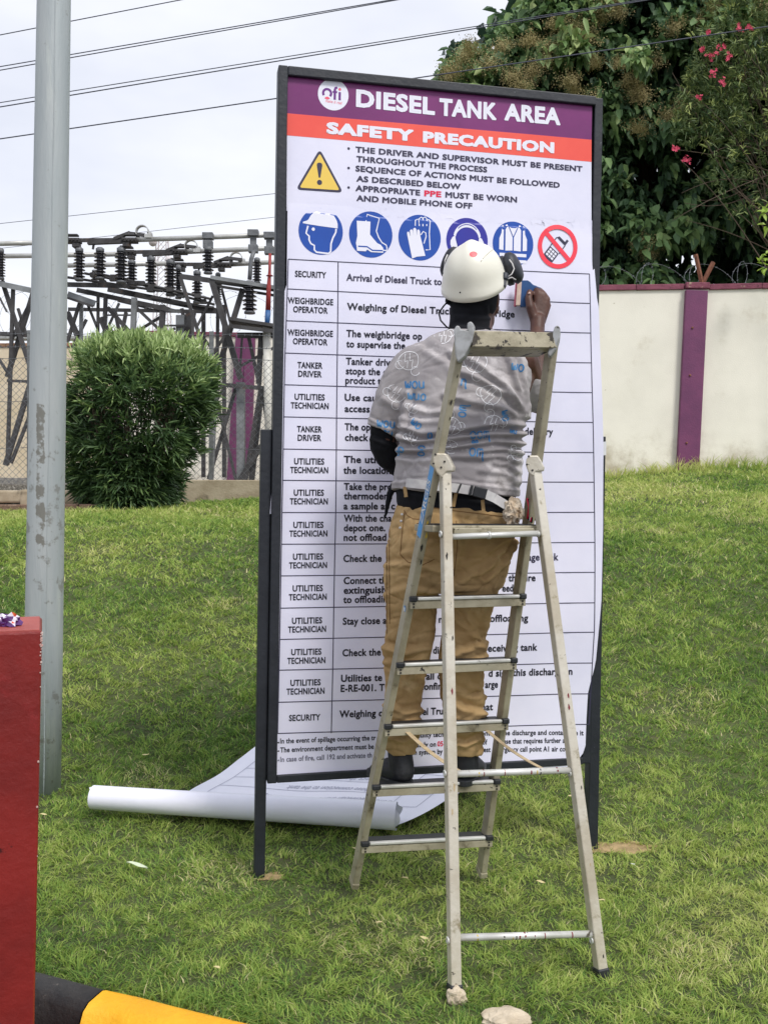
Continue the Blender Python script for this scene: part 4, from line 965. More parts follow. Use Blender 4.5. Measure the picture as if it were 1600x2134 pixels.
for a, b in ((RL0, RL1), (RR0, RR1)):
    mb = MB(); mb.bar(a, b, 0.033, 0.036, ERX, w2=0.031); leg = mb.build('rear_leg', M_alu, ld, bevel=0.004)
    mb = MB(); t = (b - a).normalized(); mb.bar(a - t * 0.045, a + t * 0.004, 0.040, 0.042, ERX); mb.build('foot', M_blk, leg, bevel=0.005)
    for py in (1113, 1611, 1958):
        mb = MB(); c = railpt(a, b, py) - ERX * 0.0172; mb.lathe(c, [(0.011, 0), (0.011, 0.004), (0.006, 0.005), (0.006, 0.001)], 14, -ERX); mb.build('rivet', M_alub, leg)
def splash(leg_a, leg_b, py, s, m_, parent, off, ax_, seed):
    c = railpt(leg_a, leg_b, py); rr = random.Random(seed); mb = MB(); t = (leg_b - leg_a).normalized(); nrm = off.normalized(); sd = t.cross(nrm).normalized()
    n = 11; pts = [c + off + nrm * 0.0007 + sd * (s * (0.5 + rr.random() * 0.6) * math.cos(i / n * 6.28) * 0.6 + ax_) + t * (s * 1.9 * (0.5 + rr.random() * 0.6) * math.sin(i / n * 6.28)) for i in range(n)]
    mb.add(pts, [tuple(range(n))]); return mb.build('paint_splash', m_, parent)
legs = [o for o in bpy.data.objects if o.name.startswith('rear_leg')]
offL = (RL1 - RL0).normalized().cross(ERX); offL = (offL if offL.y < 0 else -offL)
for py, s, m_, ax_, sd_ in ((1160, 0.007, M_splk, -0.006, 1), (1330, 0.005, M_splk, 0.008, 2), (1440, 0.006, M_splr, 0.003, 3), (1640, 0.007, M_web, 0.004, 4), (1690, 0.006, M_web, -0.004, 14), (1010, 0.003, M_splk, 0.004, 9)):
    splash(RL0, RL1, py, s, m_, legs[0], offL * 0.0181, ax_, sd_)
for py, s, m_, ax_, sd_ in ((1450, 0.005, M_splr, 0.003, 5), (1473, 0.006, M_splr, 0.0, 6), (1640, 0.004, M_splk, 0.006, 7), (1800, 0.004, M_web, 0.002, 8), (1990, 0.004, M_splk, 0.005, 10)):
    splash(RR0, RR1, py, s, m_, legs[1], offL * 0.0181, ax_, sd_)
# tie tubes between the rear legs
for i, py in enumerate((1115, 1609, 1950)):
    p = railpt(RL0, RL1, py + 4); q = railpt(RR0, RR1, py - 4); r_ = 0.0105 if i else 0.0095
    mb = MB(); mb.tube([p, q], r_, 14); tb = mb.build('tie_tube', M_alub, ld)
    if i == 0: mb = MB(); c = p.lerp(q, 0.43); mb.tube([c - ERX * 0.005, c + ERX * 0.005], 0.0125, 14); mb.build('collar', M_alub, tb)
    else:
        for j in range(9):
            t = random.Random(i * 20 + j).uniform(0.12, 0.9); c = p.lerp(q, t); mb = MB(); rr = random.Random(j + 3 * i)
            mb.tube([c, c + ERX * rr.uniform(0.002, 0.006)], r_ + 0.0006, 12, caps=False)
            v0 = len(mb.f); keep = [f for f in range(v0) if f % 12 in range(rr.randint(0, 5), rr.randint(6, 9))]
            mb.f = [mb.f[f] for f in keep]; mb.mi = [0] * len(keep); mb.sm = [True] * len(keep)
            if mb.f: mb.build('paint_splash', [M_splr, M_sply, M_splr, M_splk][(j + i) % 4], tb)
# steps
for i, (yl, yr) in enumerate(((1757, 1744), (1640, 1628), (1515, 1503), (1388, 1378), (1252, 1246))):
    pl_, pr_ = railpt(FL0, FL1, yl), railpt(FR0, FR1, yr); hx = (pr_ - pl_).normalized(); hn = Vector((hx.y, -hx.x, 0)).normalized(); uz = Vector((0, 0, 1))
    a, b = pl_ - hx * 0.010, pr_ + hx * 0.010; ax_ = (hx, hn, hx.cross(hn))
    ax_ = (hx, hn, uz)
    def bx(mb, f0, f1, n0, n1, z0, z1):
        P0 = lambda f, n_, z: a.lerp(b, f) + hn * n_ + uz * z
        mb.hexa([P0(f0, n0, z0), P0(f1, n0, z0), P0(f1, n1, z0), P0(f0, n1, z0)], [P0(f0, n0, z1), P0(f1, n0, z1), P0(f1, n1, z1), P0(f0, n1, z1)])
    st = MB(); bx(st, 0.0, 1.0, 0.0345, 0.0385, -0.024, 0.0); bx(st, 0.05, 0.95, -0.030, 0.034, -0.006, 0.004)
    so_ = st.build('step', M_alud, ld, bevel=0.001, seg=1)
    mb = MB(); bx(mb, 0.06, 0.945, 0.026, 0.043, 0.0045, 0.0155); mb.build('nosing', M_alub, so_, bevel=0.003)
    mb = MB(); bx(mb, 0.045, 0.955, -0.030, 0.025, 0.0045, 0.0125); mb.build('tread', M_blk, so_, bevel=0.001, seg=1)
    for f0, f1 in ((-0.004, 0.055), (0.948, 1.004)):
        mb = MB(); bx(mb, f0, f1, 0.0255, 0.047, 0.000, 0.019); mb.build('end_cap', M_blk, so_, bevel=0.004)
    for f in (0.028, 0.972):
        for z in (-0.007, -0.017): mb = MB(); mb.lathe(a.lerp(b, f) + hn * 0.0385 + uz * z, [(0.0035, 0), (0.0035, 0.002)], 8, hn); mb.build('rivet', M_splk, so_)
# platform
pl_, pr_ = railpt(FL0, FL1, 1107), railpt(FR0, FR1, 1107); hx = (pr_ - pl_).normalized(); hn = Vector((hx.y, -hx.x, 0)).normalized(); uz = Vector((0, 0, 1))
mb = MB(); c = pl_.lerp(pr_, 0.5)
def pb_(x0, x1, n0, n1, z0, z1):
    q = lambda x, n_, z: pl_ + hx * x + hn * n_ + uz * z; W_ = (pr_ - pl_).length
    mb.hexa([q(x0, n0, z0), q(W_ + x1, n0, z0), q(W_ + x1, n1, z0), q(x0, n1, z0)], [q(x0, n0, z1), q(W_ + x1, n0, z1), q(W_ + x1, n1, z1), q(x0, n1, z1)])
pb_(-0.008, 0.008, -0.06, 0.105, 0.0, 0.022); pf = mb.build('platform', M_alud, ld, bevel=0.003)
mb = MB(); pb_(0.06, 0.022, 0.1055, 0.118, -0.004, 0.014); pb_(0.07, 0.018, 0.1055, 0.1135, -0.014, -0.0045); mb.build('platform_edge', M_alud, pf, bevel=0.002)
mb = MB(); pb_(0.0, 0.0, -0.058, 0.10, 0.0225, 0.025); mb.build('tread', M_blk, pf)
# hinge brackets, top brackets and tool tray
def plate(name, pts, Y0, Y1, m_, parent, bev=0.004, dy=0.0):
    mb = MB(); n = len(pts); A = [P(x, y, Y0) for x, y in pts]; D = Vector((0.2, 1, 0)).normalized() * (Y1 - Y0); Bq = [p + D for p in A]
    mb.add(A + Bq, [tuple(range(n)), tuple(range(2 * n - 1, n - 1, -1))] + [(i, n + i, n + (i + 1) % n, (i + 1) % n) for i in range(n)])
    return mb.build(name, m_, parent, bevel=bev)
h1 = plate('hinge', [(902, 953), (908, 944), (929, 945), (936, 957), (944, 973), (943, 982), (930, 983), (920, 997), (909, 985), (902, 968)], 3.038, 3.10, M_alu, ld)
h2 = plate('hinge', [(1096, 957), (1102, 949), (1120, 949), (1127, 960), (1133, 973), (1132, 981), (1116, 983), (1110, 993), (1100, 984), (1095, 970)], 3.148, 3.21, M_alu, ld)
for h, ps, Y in ((h1, ((907, 947), (903, 966), (919, 974), (926, 962)), 3.0375), (h2, ((1101, 951), (1097, 968), (1109, 980)), 3.1475)):
    for x, y in ps: mb = MB(); mb.lathe(P(x, y, Y), [(0.0035, 0), (0.0035, 0.002)], 8, (0, -1, 0)); mb.build('rivet', M_splk, h)
b1 = plate('tray_bracket', [(945, 688), (950, 678), (957, 679), (959, 686), (973, 688), (973, 673), (980, 669), (986, 674), (987, 690), (983, 712), (968, 742), (953, 755), (948, 738)], 2.935, 2.985, M_gplas, ld)
b2 = plate('tray_bracket', [(1152, 690), (1156, 679), (1163, 678), (1167, 685), (1165, 705), (1158, 727), (1146, 744), (1140, 738), (1144, 722)], 3.045, 3.12, M_gplas, ld)
mb = MB(); a, b = P(980, 707, 2.955), P(1156, 710, 3.06); t = (b - a).normalized(); up = Vector((0, 0.12, 1)).normalized(); n_ = t.cross(up)
q = lambda f, z, d: a.lerp(b, f) + up * z + n_ * d
mb.hexa([q(0, -0.026, 0.012), q(1, -0.026, 0.012), q(1, -0.026, -0.012), q(0, -0.026, -0.012)], [q(0, 0.024, 0.012), q(1, 0.024, 0.012), q(1, 0.024, -0.012), q(0, 0.024, -0.012)])
mb.hexa([q(0, -0.026, -0.0125), q(1, -0.026, -0.0125), q(1, -0.026, -0.10), q(0, -0.026, -0.10)], [q(0, -0.020, -0.0125), q(1, -0.020, -0.0125), q(1, -0.020, -0.10), q(0, -0.020, -0.10)])
mb.hexa([q(0, -0.026, -0.1005), q(1, -0.026, -0.1005), q(1, -0.026, -0.11), q(0, -0.026, -0.11)], [q(0, 0.016, -0.1005), q(1, 0.016, -0.1005), q(1, 0.016, -0.11), q(0, 0.016, -0.11)])
mb.build('tool_tray', M_tray, ld, bevel=0.002)
# safety straps from the third step to the rear tie tube
for p, q_ in ((P(843, 1520, 3.345), P(972, 1616, 2.905)), (P(1010, 1518, 3.42), P(1138, 1606, 2.985))):
    mb = MB(); pts = [p.lerp(q_, i / 12) + Vector((0, 0, -0.012 * math.sin(i / 12 * 3.14))) for i in range(13)]
    sdv = (q_ - p).normalized().cross(Vector((0.35, -0.8, 0.5))).normalized()
    for i in range(12): mb.bar(pts[i], pts[i + 1], 0.018, 0.0018, sdv)
    mb.build('strap', M_web, ld)
# maker's sticker along the outer face of the stile
t = (FL1 - FL0).normalized(); nrm = t.cross(EX); nrm = nrm if nrm.y < 0 else -nrm
def on_rail(py, n_, d): return railpt(FL0, FL1, py) - EX * (0.012 + d) + nrm * n_
mb = MB(); mb.add([on_rail(1118, -0.021, 0.0006), on_rail(1118, 0.023, 0.0006), on_rail(972, 0.023, 0.0006), on_rail(972, -0.021, 0.0006)], [(0, 1, 2, 3)])
stk = mb.build('maker_sticker', M_stb, stile_l)
co, fs, rim = text_mesh('ZARGES', 0.02); x0, x1 = co[:, 0].min(), co[:, 0].max(); p0, p1 = on_rail(1090, -0.014, 0.0012), on_rail(1000, -0.014, 0.0012)
mb = MB(); mb.add([p0.lerp(p1, (x - x0) / (x1 - x0)) + nrm * ((0.52 - y) * 0.048 if False else (0.030 - y * 0.045)) - EX * 0.0004 * r for (x, y), r in zip(co, rim)], fs); mb.build('sticker_lettering', M_white, stk)
mb = MB(); c = on_rail(1268, 0.004, 0.0002); mb.lathe(c, [(0.012, 0), (0.012, 0.0006)], 18, -EX); mb.lathe(c - EX * 0.0008, [(0.007, 0), (0.007, 0.0004)], 14, -EX, 1); mb.build('round_sticker', [M_stb, M_white], stile_l)
for py, s, m_, n_, sd_ in ((835, 0.006, M_splk, 0.0, 1), (868, 0.004, M_splk, 0.006, 2), (1135, 0.008, M_splk, -0.003, 3), (1165, 0.006, M_splk, 0.004, 4), (1085, 0.006, M_sply, 0.0, 5), (1110, 0.007, M_sply, 0.004, 6), (780, 0.004, M_splk, 0.003, 7)):
    splash(FL0, FL1, py, s, m_, stile_l, nrm * 0.0281, n_, sd_)
# ---------------------------------------------------------------- the person on the ladder
M_skin = mat('dark_skin', '5a3b30', '4a2f26', scale=14, rough=0.5, bump=0.0008, bscale=120, spec=0.4)
M_nail = mat('finger_nail', 'c9a596', rough=0.4)
M_shirt = mat('grey_tee', 'aaa5a6', '959092', scale=6, rough=0.95, bump=0.0008, bscale=400, spec=0.15, spots=[('cfcacb', 5, 0.52, 0.68), ('85807f', 5, 0.60, 0.75), ('e2dede', 14, 0.61, 0.74)])
M_tan = mat('tan_trousers', 'bd9f73', 'a88a60', scale=6, rough=0.92, bump=0.0008, bscale=300, spec=0.15, spots=[('cbb28a', 5, 0.56, 0.72), ('8a7048', 7, 0.62, 0.76), ('dcc8a6', 20, 0.68, 0.76)])
M_black = mat('black_cloth', '16171b', '1e1f24', scale=12, rough=0.9, bump=0.001, bscale=200, spec=0.2)
M_boot = mat('black_boot', '15161a', '22242a', scale=10, rough=0.6, bump=0.001, bscale=80)
M_helm = mat('white_helmet', 'eceadd', 'e6e3d4', scale=3, rough=0.35, bump=0.0006, bscale=30, spec=0.4)
M_muff = mat('ear_muff_plastic', '1b1e25', '2c303a', scale=16, rough=0.5)
M_belt = mat('white_webbing', 'd6d4d2', 'bdbabb', scale=16, rough=0.8)
M_pouch = mat('glue_crusted_pouch', 'b39a7c', 'd9cdbb', scale=22, rough=0.9, bump=0.006, bscale=60, spots=[('5b4531', 28, 0.56, 0.64)])
M_bprint = mat('blue_print', '3f7fb8', '5e93c0', scale=30, rough=0.9, spec=0.1)
M_wprint = mat('white_print', 'e3e3e6', rough=0.9, spec=0.1)
M_seam = mat('tan_seam', '80613c', rough=0.95)

def S(px, py, Y, r): return P(px, py, Y), PXR(r, Y)
class Blob:
    def __init__(s): s.bm = bmesh.new()
    def ball(s, c, r, sc=None, R=None):
        mtx = Matrix.Translation(c) @ (R.to_4x4() if R else Matrix.Identity(4)) @ Matrix.Diagonal((*(sc or (1, 1, 1)), 1)) @ Matrix.Scale(r, 4)
        bmesh.ops.create_icosphere(s.bm, subdivisions=3, radius=1, matrix=mtx)
    def cap(s, *nodes):
        for (p, r), (q, t) in zip(nodes, nodes[1:]):
            n = max(2, int((q - p).length / (0.3 * min(r, t))) + 1); n = min(n, 40)
            for i in range(n + 1):
                f = i / n; bmesh.ops.create_icosphere(s.bm, subdivisions=2, radius=r + (t - r) * f, matrix=Matrix.Translation(p.lerp(q, f)))
    def loft(s, rings, n=32, ex=2.4, refine=5):
        # ring: left pixel, right pixel, depth, half depth (m); refined with a smooth spline
        R = []
        for i in range(len(rings) - 1):
            p0, p1, p2, p3 = rings[max(i - 1, 0)], rings[i], rings[i + 1], rings[min(i + 2, len(rings) - 1)]
            fl = lambda r: np.array([r[0][0], r[0][1], r[1][0], r[1][1], r[2], r[3]], float)
            a, b, c, d = fl(p0), fl(p1), fl(p2), fl(p3)
            for k in range(refine if i < len(rings) - 2 else refine + 1):
                t = k / refine; R.append(0.5 * ((2 * b) + (-a + c) * t + (2 * a - 5 * b + 4 * c - d) * t * t + (-a + 3 * b - 3 * c + d) * t ** 3))
        rows = []
        for v in R:
            l, r = P(v[0], v[1], v[4]), P(v[2], v[3], v[4]); c = (l + r) / 2; h = (r - l) / 2; dv = Vector((0.1, 0.995, 0)) * v[5]; row = []
            for j in range(n):
                a = 2 * math.pi * j / n; ca, sa = math.cos(a), math.sin(a)
                row.append(s.bm.verts.new(c + h * (abs(ca) ** (2 / ex) * (1 if ca >= 0 else -1)) + dv * (abs(sa) ** (2 / ex) * (1 if sa >= 0 else -1))))
            rows.append(row)
        for a, b in zip(rows, rows[1:]):
            for j in range(n): s.bm.faces.new((a[j], a[(j + 1) % n], b[(j + 1) % n], b[j]))
        s.bm.faces.new(rows[0][::-1]); s.bm.faces.new(rows[-1])
    def finish(s, name, m_, parent, voxel=0.006, smooth=6, disp=None):
        bmesh.ops.recalc_face_normals(s.bm, faces=s.bm.faces)
        me = bpy.data.meshes.new(name); s.bm.to_mesh(me); s.bm.free()
        o = bpy.data.objects.new(name, me); COL.objects.link(o)
        r = o.modifiers.new('r', 'REMESH'); r.mode = 'VOXEL'; r.voxel_size = voxel
        if smooth: k = o.modifiers.new('s', 'SMOOTH'); k.iterations = smooth; k.factor = 0.5
        dg = bpy.context.evaluated_depsgraph_get(); out = bpy.data.meshes.new_from_object(o.evaluated_get(dg))
        bpy.data.objects.remove(o); bpy.data.meshes.remove(me); out.name = name
        if disp:
            n = len(out.vertices); nr = [v.normal.copy() for v in out.vertices]
            for v, nn in zip(out.vertices, nr): v.co += nn * disp(v.co, nn)
        return link(name, out, m_, parent, smooth=True)
def folds(lines, base=0.0, fine=0.0, fs=18, ridge=0.0):
    """cloth folds: each a crease drawn as a polyline on the side facing the road (x, y, width px, height m)"""
    segs = []
    for pts, wd, am in lines:
        for a, b in zip(pts, pts[1:]): segs.append((a, b, wd, am, a == pts[0], b == pts[-1]))
    def f(co, n):
        q1 = noise.noise(Vector((co.x * 8 + 3 * noise.noise(co * 5), co.y * 8, co.z * 15))); q2 = noise.noise(Vector((co.x * 15 + co.z * 9, co.y * 15, co.z * 19 - co.x * 8)))
        d = base * noise.noise(co * 9) - ridge * (max(0, 1 - abs(q1) * 7) + 0.6 * max(0, 1 - abs(q2) * 6)) + fine * noise.noise(Vector((co.x * fs, co.y * fs, co.z * fs * 1.6)))
        if n.y < 0.35:
            x, y = topx(co); best = {}
            for (a, b, wd, am, st, en) in segs:
                if min(a[0], b[0]) - 3 * wd < x < max(a[0], b[0]) + 3 * wd and min(a[1], b[1]) - 3 * wd < y < max(a[1], b[1]) + 3 * wd:
                    vx, vy = b[0] - a[0], b[1] - a[1]; L2 = vx * vx + vy * vy; t = ((x - a[0]) * vx + (y - a[1]) * vy) / L2
                    tc = max(0, min(1, t)); dx, dy = x - a[0] - vx * tc, y - a[1] - vy * tc; q = (dx * vy - dy * vx) / math.sqrt(L2); e2 = (dx * dx + dy * dy) - q * q
                    w_ = math.exp(-max(0, e2) / (wd * wd)) * math.exp(-(q / wd) ** 2) * am - 0.8 * am * math.exp(-max(0, e2) / (wd * wd)) * math.exp(-((q - 1.5 * wd) / wd) ** 2)
                    k = (wd, am, a[0] if False else id(am)); 
                    if abs(w_) > abs(best.get(k, 0)): best[k] = w_
            d += max(-0.016, min(0.016, 1.9 * sum(best.values())))
        return d
    return f

pn = thing('person', P(930, 1628, 3.5), 'person in white helmet and grey tee on the ladder smoothing the sign', 'person')
# body: one continuous figure, head turned to the sign, right hand raised, left arm bent in front
HC = P(992, 622, 3.45); FW = Vector((0.34, 0.93, 0.05)).normalized(); RT = Vector((FW.y, -FW.x, 0)).normalized()
bd_ = Blob()
bd_.ball(HC, 0.088, (0.86, 1.05, 1.2), Matrix((RT, FW, Vector((0, 0, 1)))).transposed())
bd_.ball(HC + FW * 0.045 + Vector((0, 0, -0.07)), 0.056); bd_.ball(HC + FW * 0.085 + Vector((0, 0, -0.088)), 0.024)          # jaw, chin
bd_.cap((HC + FW * 0.085 + Vector((0, 0, 0.012)), 0.012), (HC + FW * 0.108 + Vector((0, 0, -0.022)), 0.015))                     # nose
bd_.ball(HC + FW * 0.093 + Vector((0, 0, -0.050)), 0.017, (1.5, 0.8, 0.55), Matrix((RT, FW, Vector((0, 0, 1)))).transposed())      # lips
for s in (-1, 1):
    bd_.ball(HC + FW * 0.075 + RT * (0.035 * s) + Vector((0, 0, 0.022)), 0.018, (1.2, 0.7, 0.6)); bd_.ball(HC + RT * (0.076 * s) - FW * 0.005 + Vector((0, 0, -0.01)), 0.026, (0.4, 0.8, 1.2))
    bd_.ball(HC + FW * 0.062 + RT * (0.042 * s) + Vector((0, 0, -0.03)), 0.028)
bd_.cap((HC + Vector((0, 0, -0.06)), 0.058), S(990, 715, 3.41, 38))
bd_.loft([((900, 715), (1078, 715), 3.40, 0.07), ((850, 760), (1118, 760), 3.39, 0.09), ((846, 850), (1094, 850), 3.375, 0.11), ((842, 950), (1074, 950), 3.37, 0.115), ((836, 1050), (1060, 1050), 3.37, 0.115), ((824, 1140), (1056, 1140), 3.385, 0.12), ((820, 1220), (1030, 1220), 3.40, 0.10)])
bd_.cap(S(855, 762, 3.39, 36), S(800, 915, 3.42, 25), S(846, 985, 3.55, 19)); bd_.cap(S(846, 985, 3.55, 17), S(872, 990, 3.60, 19))
for i in range(4): bd_.cap(S(876, 978 + i * 8, 3.61, 5.5), S(900, 980 + i * 8, 3.635, 5.2), S(912, 984 + i * 7, 3.62, 4.6))
bd_.cap(S(862, 975, 3.58, 6), S(884, 966, 3.62, 5))
bd_.cap(S(1085, 752, 3.37, 38), S(1121, 838, 3.53, 25), S(1119, 745, 3.66, 22), S(1119, 690, 3.745, 15.5), S(1120, 668, 3.77, 16))
# right hand round the handle
KN = [(1121, 607), (1131, 611), (1138, 620), (1140, 632)]
for i, (kx, ky) in enumerate(KN):
    bd_.cap(S(1114 + i * 4.5, 672, 3.775, 9), S(kx, ky + 5, 3.795, 9.6 - 0.5 * i), S(kx - 3, ky, 3.80, 8.2))
    bd_.cap(S(kx - 3, ky, 3.80, 8.0), S(kx - 8, ky - 6, 3.838, 7.0), S(kx - 22 + i, ky + 1, 3.845, 6.4), S(kx - 27 + i * 2, ky + 7, 3.826, 5.6))
bd_.cap(S(1111, 664, 3.765, 9), S(1104, 640, 3.762, 9), S(1101, 622, 3.772, 8), S(1103, 609, 3.785, 6.8))
for a in (((852, 1200, 3.40, 44), (852, 1370, 3.435, 34), (838, 1480, 3.465, 28), (836, 1590, 3.47, 22)), ((985, 1200, 3.40, 44), (966, 1370, 3.445, 34), (966, 1480, 3.475, 28), (970, 1590, 3.49, 22))):
    bd_.cap(*[S(*q) for q in a])
bd_.cap(S(838, 1612, 3.47, 20), S(790, 1614, 3.58, 17)); bd_.cap(S(970, 1606, 3.48, 20), S(984, 1606, 3.62, 18))
body = bd_.finish('body', M_skin, pn, voxel=0.0048, smooth=3)
mb = MB(); mb.lathe(P(1102.5, 611, 3.762), [(0.0001, -0.002), (0.0055, 0.0), (0.0048, 0.0018), (0.001, 0.0028)], 12, (-0.2, -0.95, 0.25)); mb.build('thumb_nail', M_nail, body)
for s in (-1, 1):
    c = HC + FW * 0.083 + RT * (0.034 * s) + Vector((0, 0, 0.008)); mb = MB(); mb.lathe(c, [(0.002, -0.008), (0.010, -0.004), (0.0115, 0.0), (0.009, 0.005), (0.002, 0.0075)], 14, FW); mb.build('eye', M_wprint, body)

# black hood and neck, strap of the face mask
hd = Blob(); hb_ = Matrix((RT, FW, Vector((0, 0, 1)))).transposed()
hd.ball(HC - FW * 0.016 + Vector((0, 0, 0.005)), 0.088, (0.95, 1.0, 1.15), hb_)
hd.loft([((946, 600), (1030, 600), 3.435, 0.07), ((938, 640), (1024, 640), 3.43, 0.075), ((936, 675), (1020, 675), 3.425, 0.072), ((930, 700), (1040, 702), 3.415, 0.078), ((915, 714), (1062, 716), 3.41, 0.08)])
hd.cap(S(936, 612, 3.41, 8), S(934, 628, 3.41, 8))
hood = hd.finish('hood', M_black, pn, voxel=0.005, smooth=4, disp=folds([([(950, 660), (1015, 664)], 5, 0.003), ([(952, 682), (1022, 690)], 5, 0.003), ([(1014, 640), (1018, 690)], 4, 0.003)], 0.003, 0.001))
mb = MB(); mb.tube([P(*q) for q in ((935, 626, 3.40), (924, 638, 3.38), (914, 652, 3.37), (918, 668, 3.37), (930, 681, 3.37), (945, 690, 3.36))], 0.003, 8); mb.build('mask_strap', M_black, pn)

# helmet with raised ear muffs
ht = Blob.__new__(Blob); HMC = P(988, 596, 3.425)
Rh = Matrix.Rotation(math.radians(-13), 3, 'Z') @ Matrix.Rotation(math.radians(-3), 3, 'Y') @ Matrix.Rotation(math.radians(27), 3, 'X')
bm = bmesh.new(); n, k = 48, 22; rows = []
for i in range(k + 1):
    t = i / k; ph = t * math.pi / 2; row = []
    for j in range(n):
        a = 2 * math.pi * j / n; ca, sa = math.cos(a), math.sin(a)
        r = math.sin(ph) ** 0.92; z = 0.150 * math.cos(ph) ** 0.86
        flare = 1 + 0.06 * sm((t - 0.86) / 0.14)
        x, y = 0.112 * r * ca * flare, (0.142 if sa > 0 else 0.128) * r * sa * flare
        if sa > 0: y += 0.035 * sm((t - 0.88) / 0.12) * sa * sa
        z += 0.010 * math.exp(-((x) / 0.022) ** 2) * (1 - t) ** 0.5 - 0.022 * sm((t - 0.7) / 0.3) * max(0, -sa)
        row.append(bm.verts.new(Rh @ Vector((x, y, z)) + HMC))
    rows.append(row)
for a, b in zip(rows[1:], rows[2:]):
    for j in range(n): bm.faces.new((a[j], b[j], b[(j + 1) % n], a[(j + 1) % n]))
bm.faces.new(rows[1]); bmesh.ops.remove_doubles(bm, verts=rows[0], dist=0.001)
for v in rows[0]:
    if v.is_valid and not v.link_faces: bm.verts.remove(v)
bmesh.ops.recalc_face_normals(bm, faces=bm.faces)
bmesh.ops.solidify(bm, geom=list(bm.faces), thickness=0.004)
me = bpy.data.meshes.new('helmet'); bm.to_mesh(me); bm.free(); helmet_o = link('helmet', me, M_helm, pn, smooth=True)
bpy.context.view_layer.update()
def bvh_of(o):
    off = wloc(o); return BVHTree.FromPolygons([tuple(v.co + off) for v in o.data.vertices], [tuple(p.vertices) for p in o.data.polygons])
def cast(b, x, y, lift_):
    d = ray(x, y).normalized(); h = b.ray_cast(CAM, d)
    if h[0] is None: return None
    nn = h[1] if h[1].dot(d) < 0 else -h[1]; return h[0] + nn * lift_
def decal(b, pts, lift_, name, m_, parent):
    V = [cast(b, x, y, lift_) for x, y in pts]
    if any(v is None for v in V): return
    c = cast(b, sum(p[0] for p in pts) / len(pts), sum(p[1] for p in pts) / len(pts), lift_); mb = MB(); n = len(V)
    mb.add(V + [c], [(i, (i + 1) % n, n) for i in range(n)], 0, True); return mb.build(name, m_, parent)
def ribbon(mb, b, pts, wpx, lift_, step=3.0):
    ps = []
    for p, q in zip(pts, pts[1:]):
        k = max(1, int(math.hypot(q[0] - p[0], q[1] - p[1]) / step)); ps += [(p[0] + (q[0] - p[0]) * i / k, p[1] + (q[1] - p[1]) * i / k) for i in range(k)]
    ps.append(pts[-1]); prev = None
    for i, (x, y) in enumerate(ps):
        a, c = ps[max(i - 1, 0)], ps[min(i + 1, len(ps) - 1)]; l = math.hypot(c[0] - a[0], c[1] - a[1]) or 1; nx_, ny_ = -(c[1] - a[1]) / l * wpx / 2, (c[0] - a[0]) / l * wpx / 2
        u, v = cast(b, x + nx_, y + ny_, lift_), cast(b, x - nx_, y - ny_, lift_)
        if u is None or v is None or (u - v).length > 0.03: prev = None; continue
        if prev and (prev[0] - u).length < 0.05: mb.add([prev[0], prev[1], v, u], [(0, 1, 2, 3)])
        prev = (u, v)
hbv = bvh_of(helmet_o)
decal(hbv, [(986 + 8.2 * math.cos(i * 0.3307), 530 + 5.8 * math.sin(i * 0.3307)) for i in range(19)], 0.0008, 'red_sticker', mat('red_dot', 'f2404e', rough=0.4), helmet_o)
M_dash = mat('grey_mark', '8d8578', rough=0.7)
mb = MB()
for i in range(10):
    t = i / 10; f = lambda t: (1001 + 26 * t ** 0.8, 546 - 26 * t ** 0.62)
    ribbon(mb, hbv, [f(t), f(t + 0.055)], 1.3, 0.0007)
mb.build('stitched_mark', M_dash, helmet_o)
decal(hbv, [(958.5 + 1.7 * math.cos(i * 0.628), 609.5 + 1.7 * math.sin(i * 0.628)) for i in range(10)], 0.0008, 'vent_hole', M_black, helmet_o)
M_glint = M_belt
def muff(c, ax_, name='ear_muff'):
    ax_ = Vector(ax_).normalized(); mb = MB()
    mb.lathe(c, [(0.034, -0.034), (0.042, -0.029), (0.0435, -0.013), (0.037, -0.010), (0.041, -0.005), (0.046, 0.002), (0.0435, 0.018), (0.034, 0.029), (0.018, 0.034), (0.004, 0.035)], 26, ax_)
    o = mb.build(name, M_muff, pn)
    up = Vector((0, -0.35, 0.93)); up = (up - ax_ * up.dot(ax_)).normalized(); sd_ = ax_.cross(up)
    me = o.data
    for v in me.vertices:
        q = v.co + wloc(o) - c; v.co += up * (q.dot(up) * 0.30)
    return o, up, sd_
m1, up1, sd1 = muff(P(1065, 560, 3.47), (0.80, -0.42, 0.30)); m2, up2, sd2 = muff(P(942, 549, 3.47), (-0.82, 0.25, 0.42))
mb = MB(); mb.tube([P(*q) for q in ((1061, 541, 3.40), (1067, 549, 3.392), (1071, 560, 3.39), (1066, 571, 3.385), (1058, 577, 3.375))], 0.0022, 8); mb.tube([P(*q) for q in ((1058, 581, 3.375), (1066, 578, 3.385), (1074, 583, 3.40))], 0.0022, 8); mb.build('wire_arm', M_belt, m1)
mb = MB(); mb.tube([P(*q) for q in ((932, 531, 3.42), (927, 542, 3.41), (926, 556, 3.40), (924, 566, 3.395))], 0.0022, 8); mb.build('wire_arm', M_belt, m2)
mb = MB(); mb.bar(P(1049, 570, 3.38), P(1048, 600, 3.362), 0.024, 0.022, w2=0.018); mb.tube([P(1052, 570, 3.375), P(1051, 584, 3.365)], 0.012, 12); mb.build('muff_clip', M_muff, helmet_o, bevel=0.004)
mb = MB(); mb.bar(P(933, 543, 3.40), P(927, 568, 3.392), 0.018, 0.02, w2=0.010); mb.build('muff_clip', M_muff, helmet_o, bevel=0.004)
mb = MB(); mb.tube([P(926, 564, 3.40), P(922, 571, 3.395)], [0.004, 0.002], 8); mb.build('clip_tab', M_muff, helmet_o)

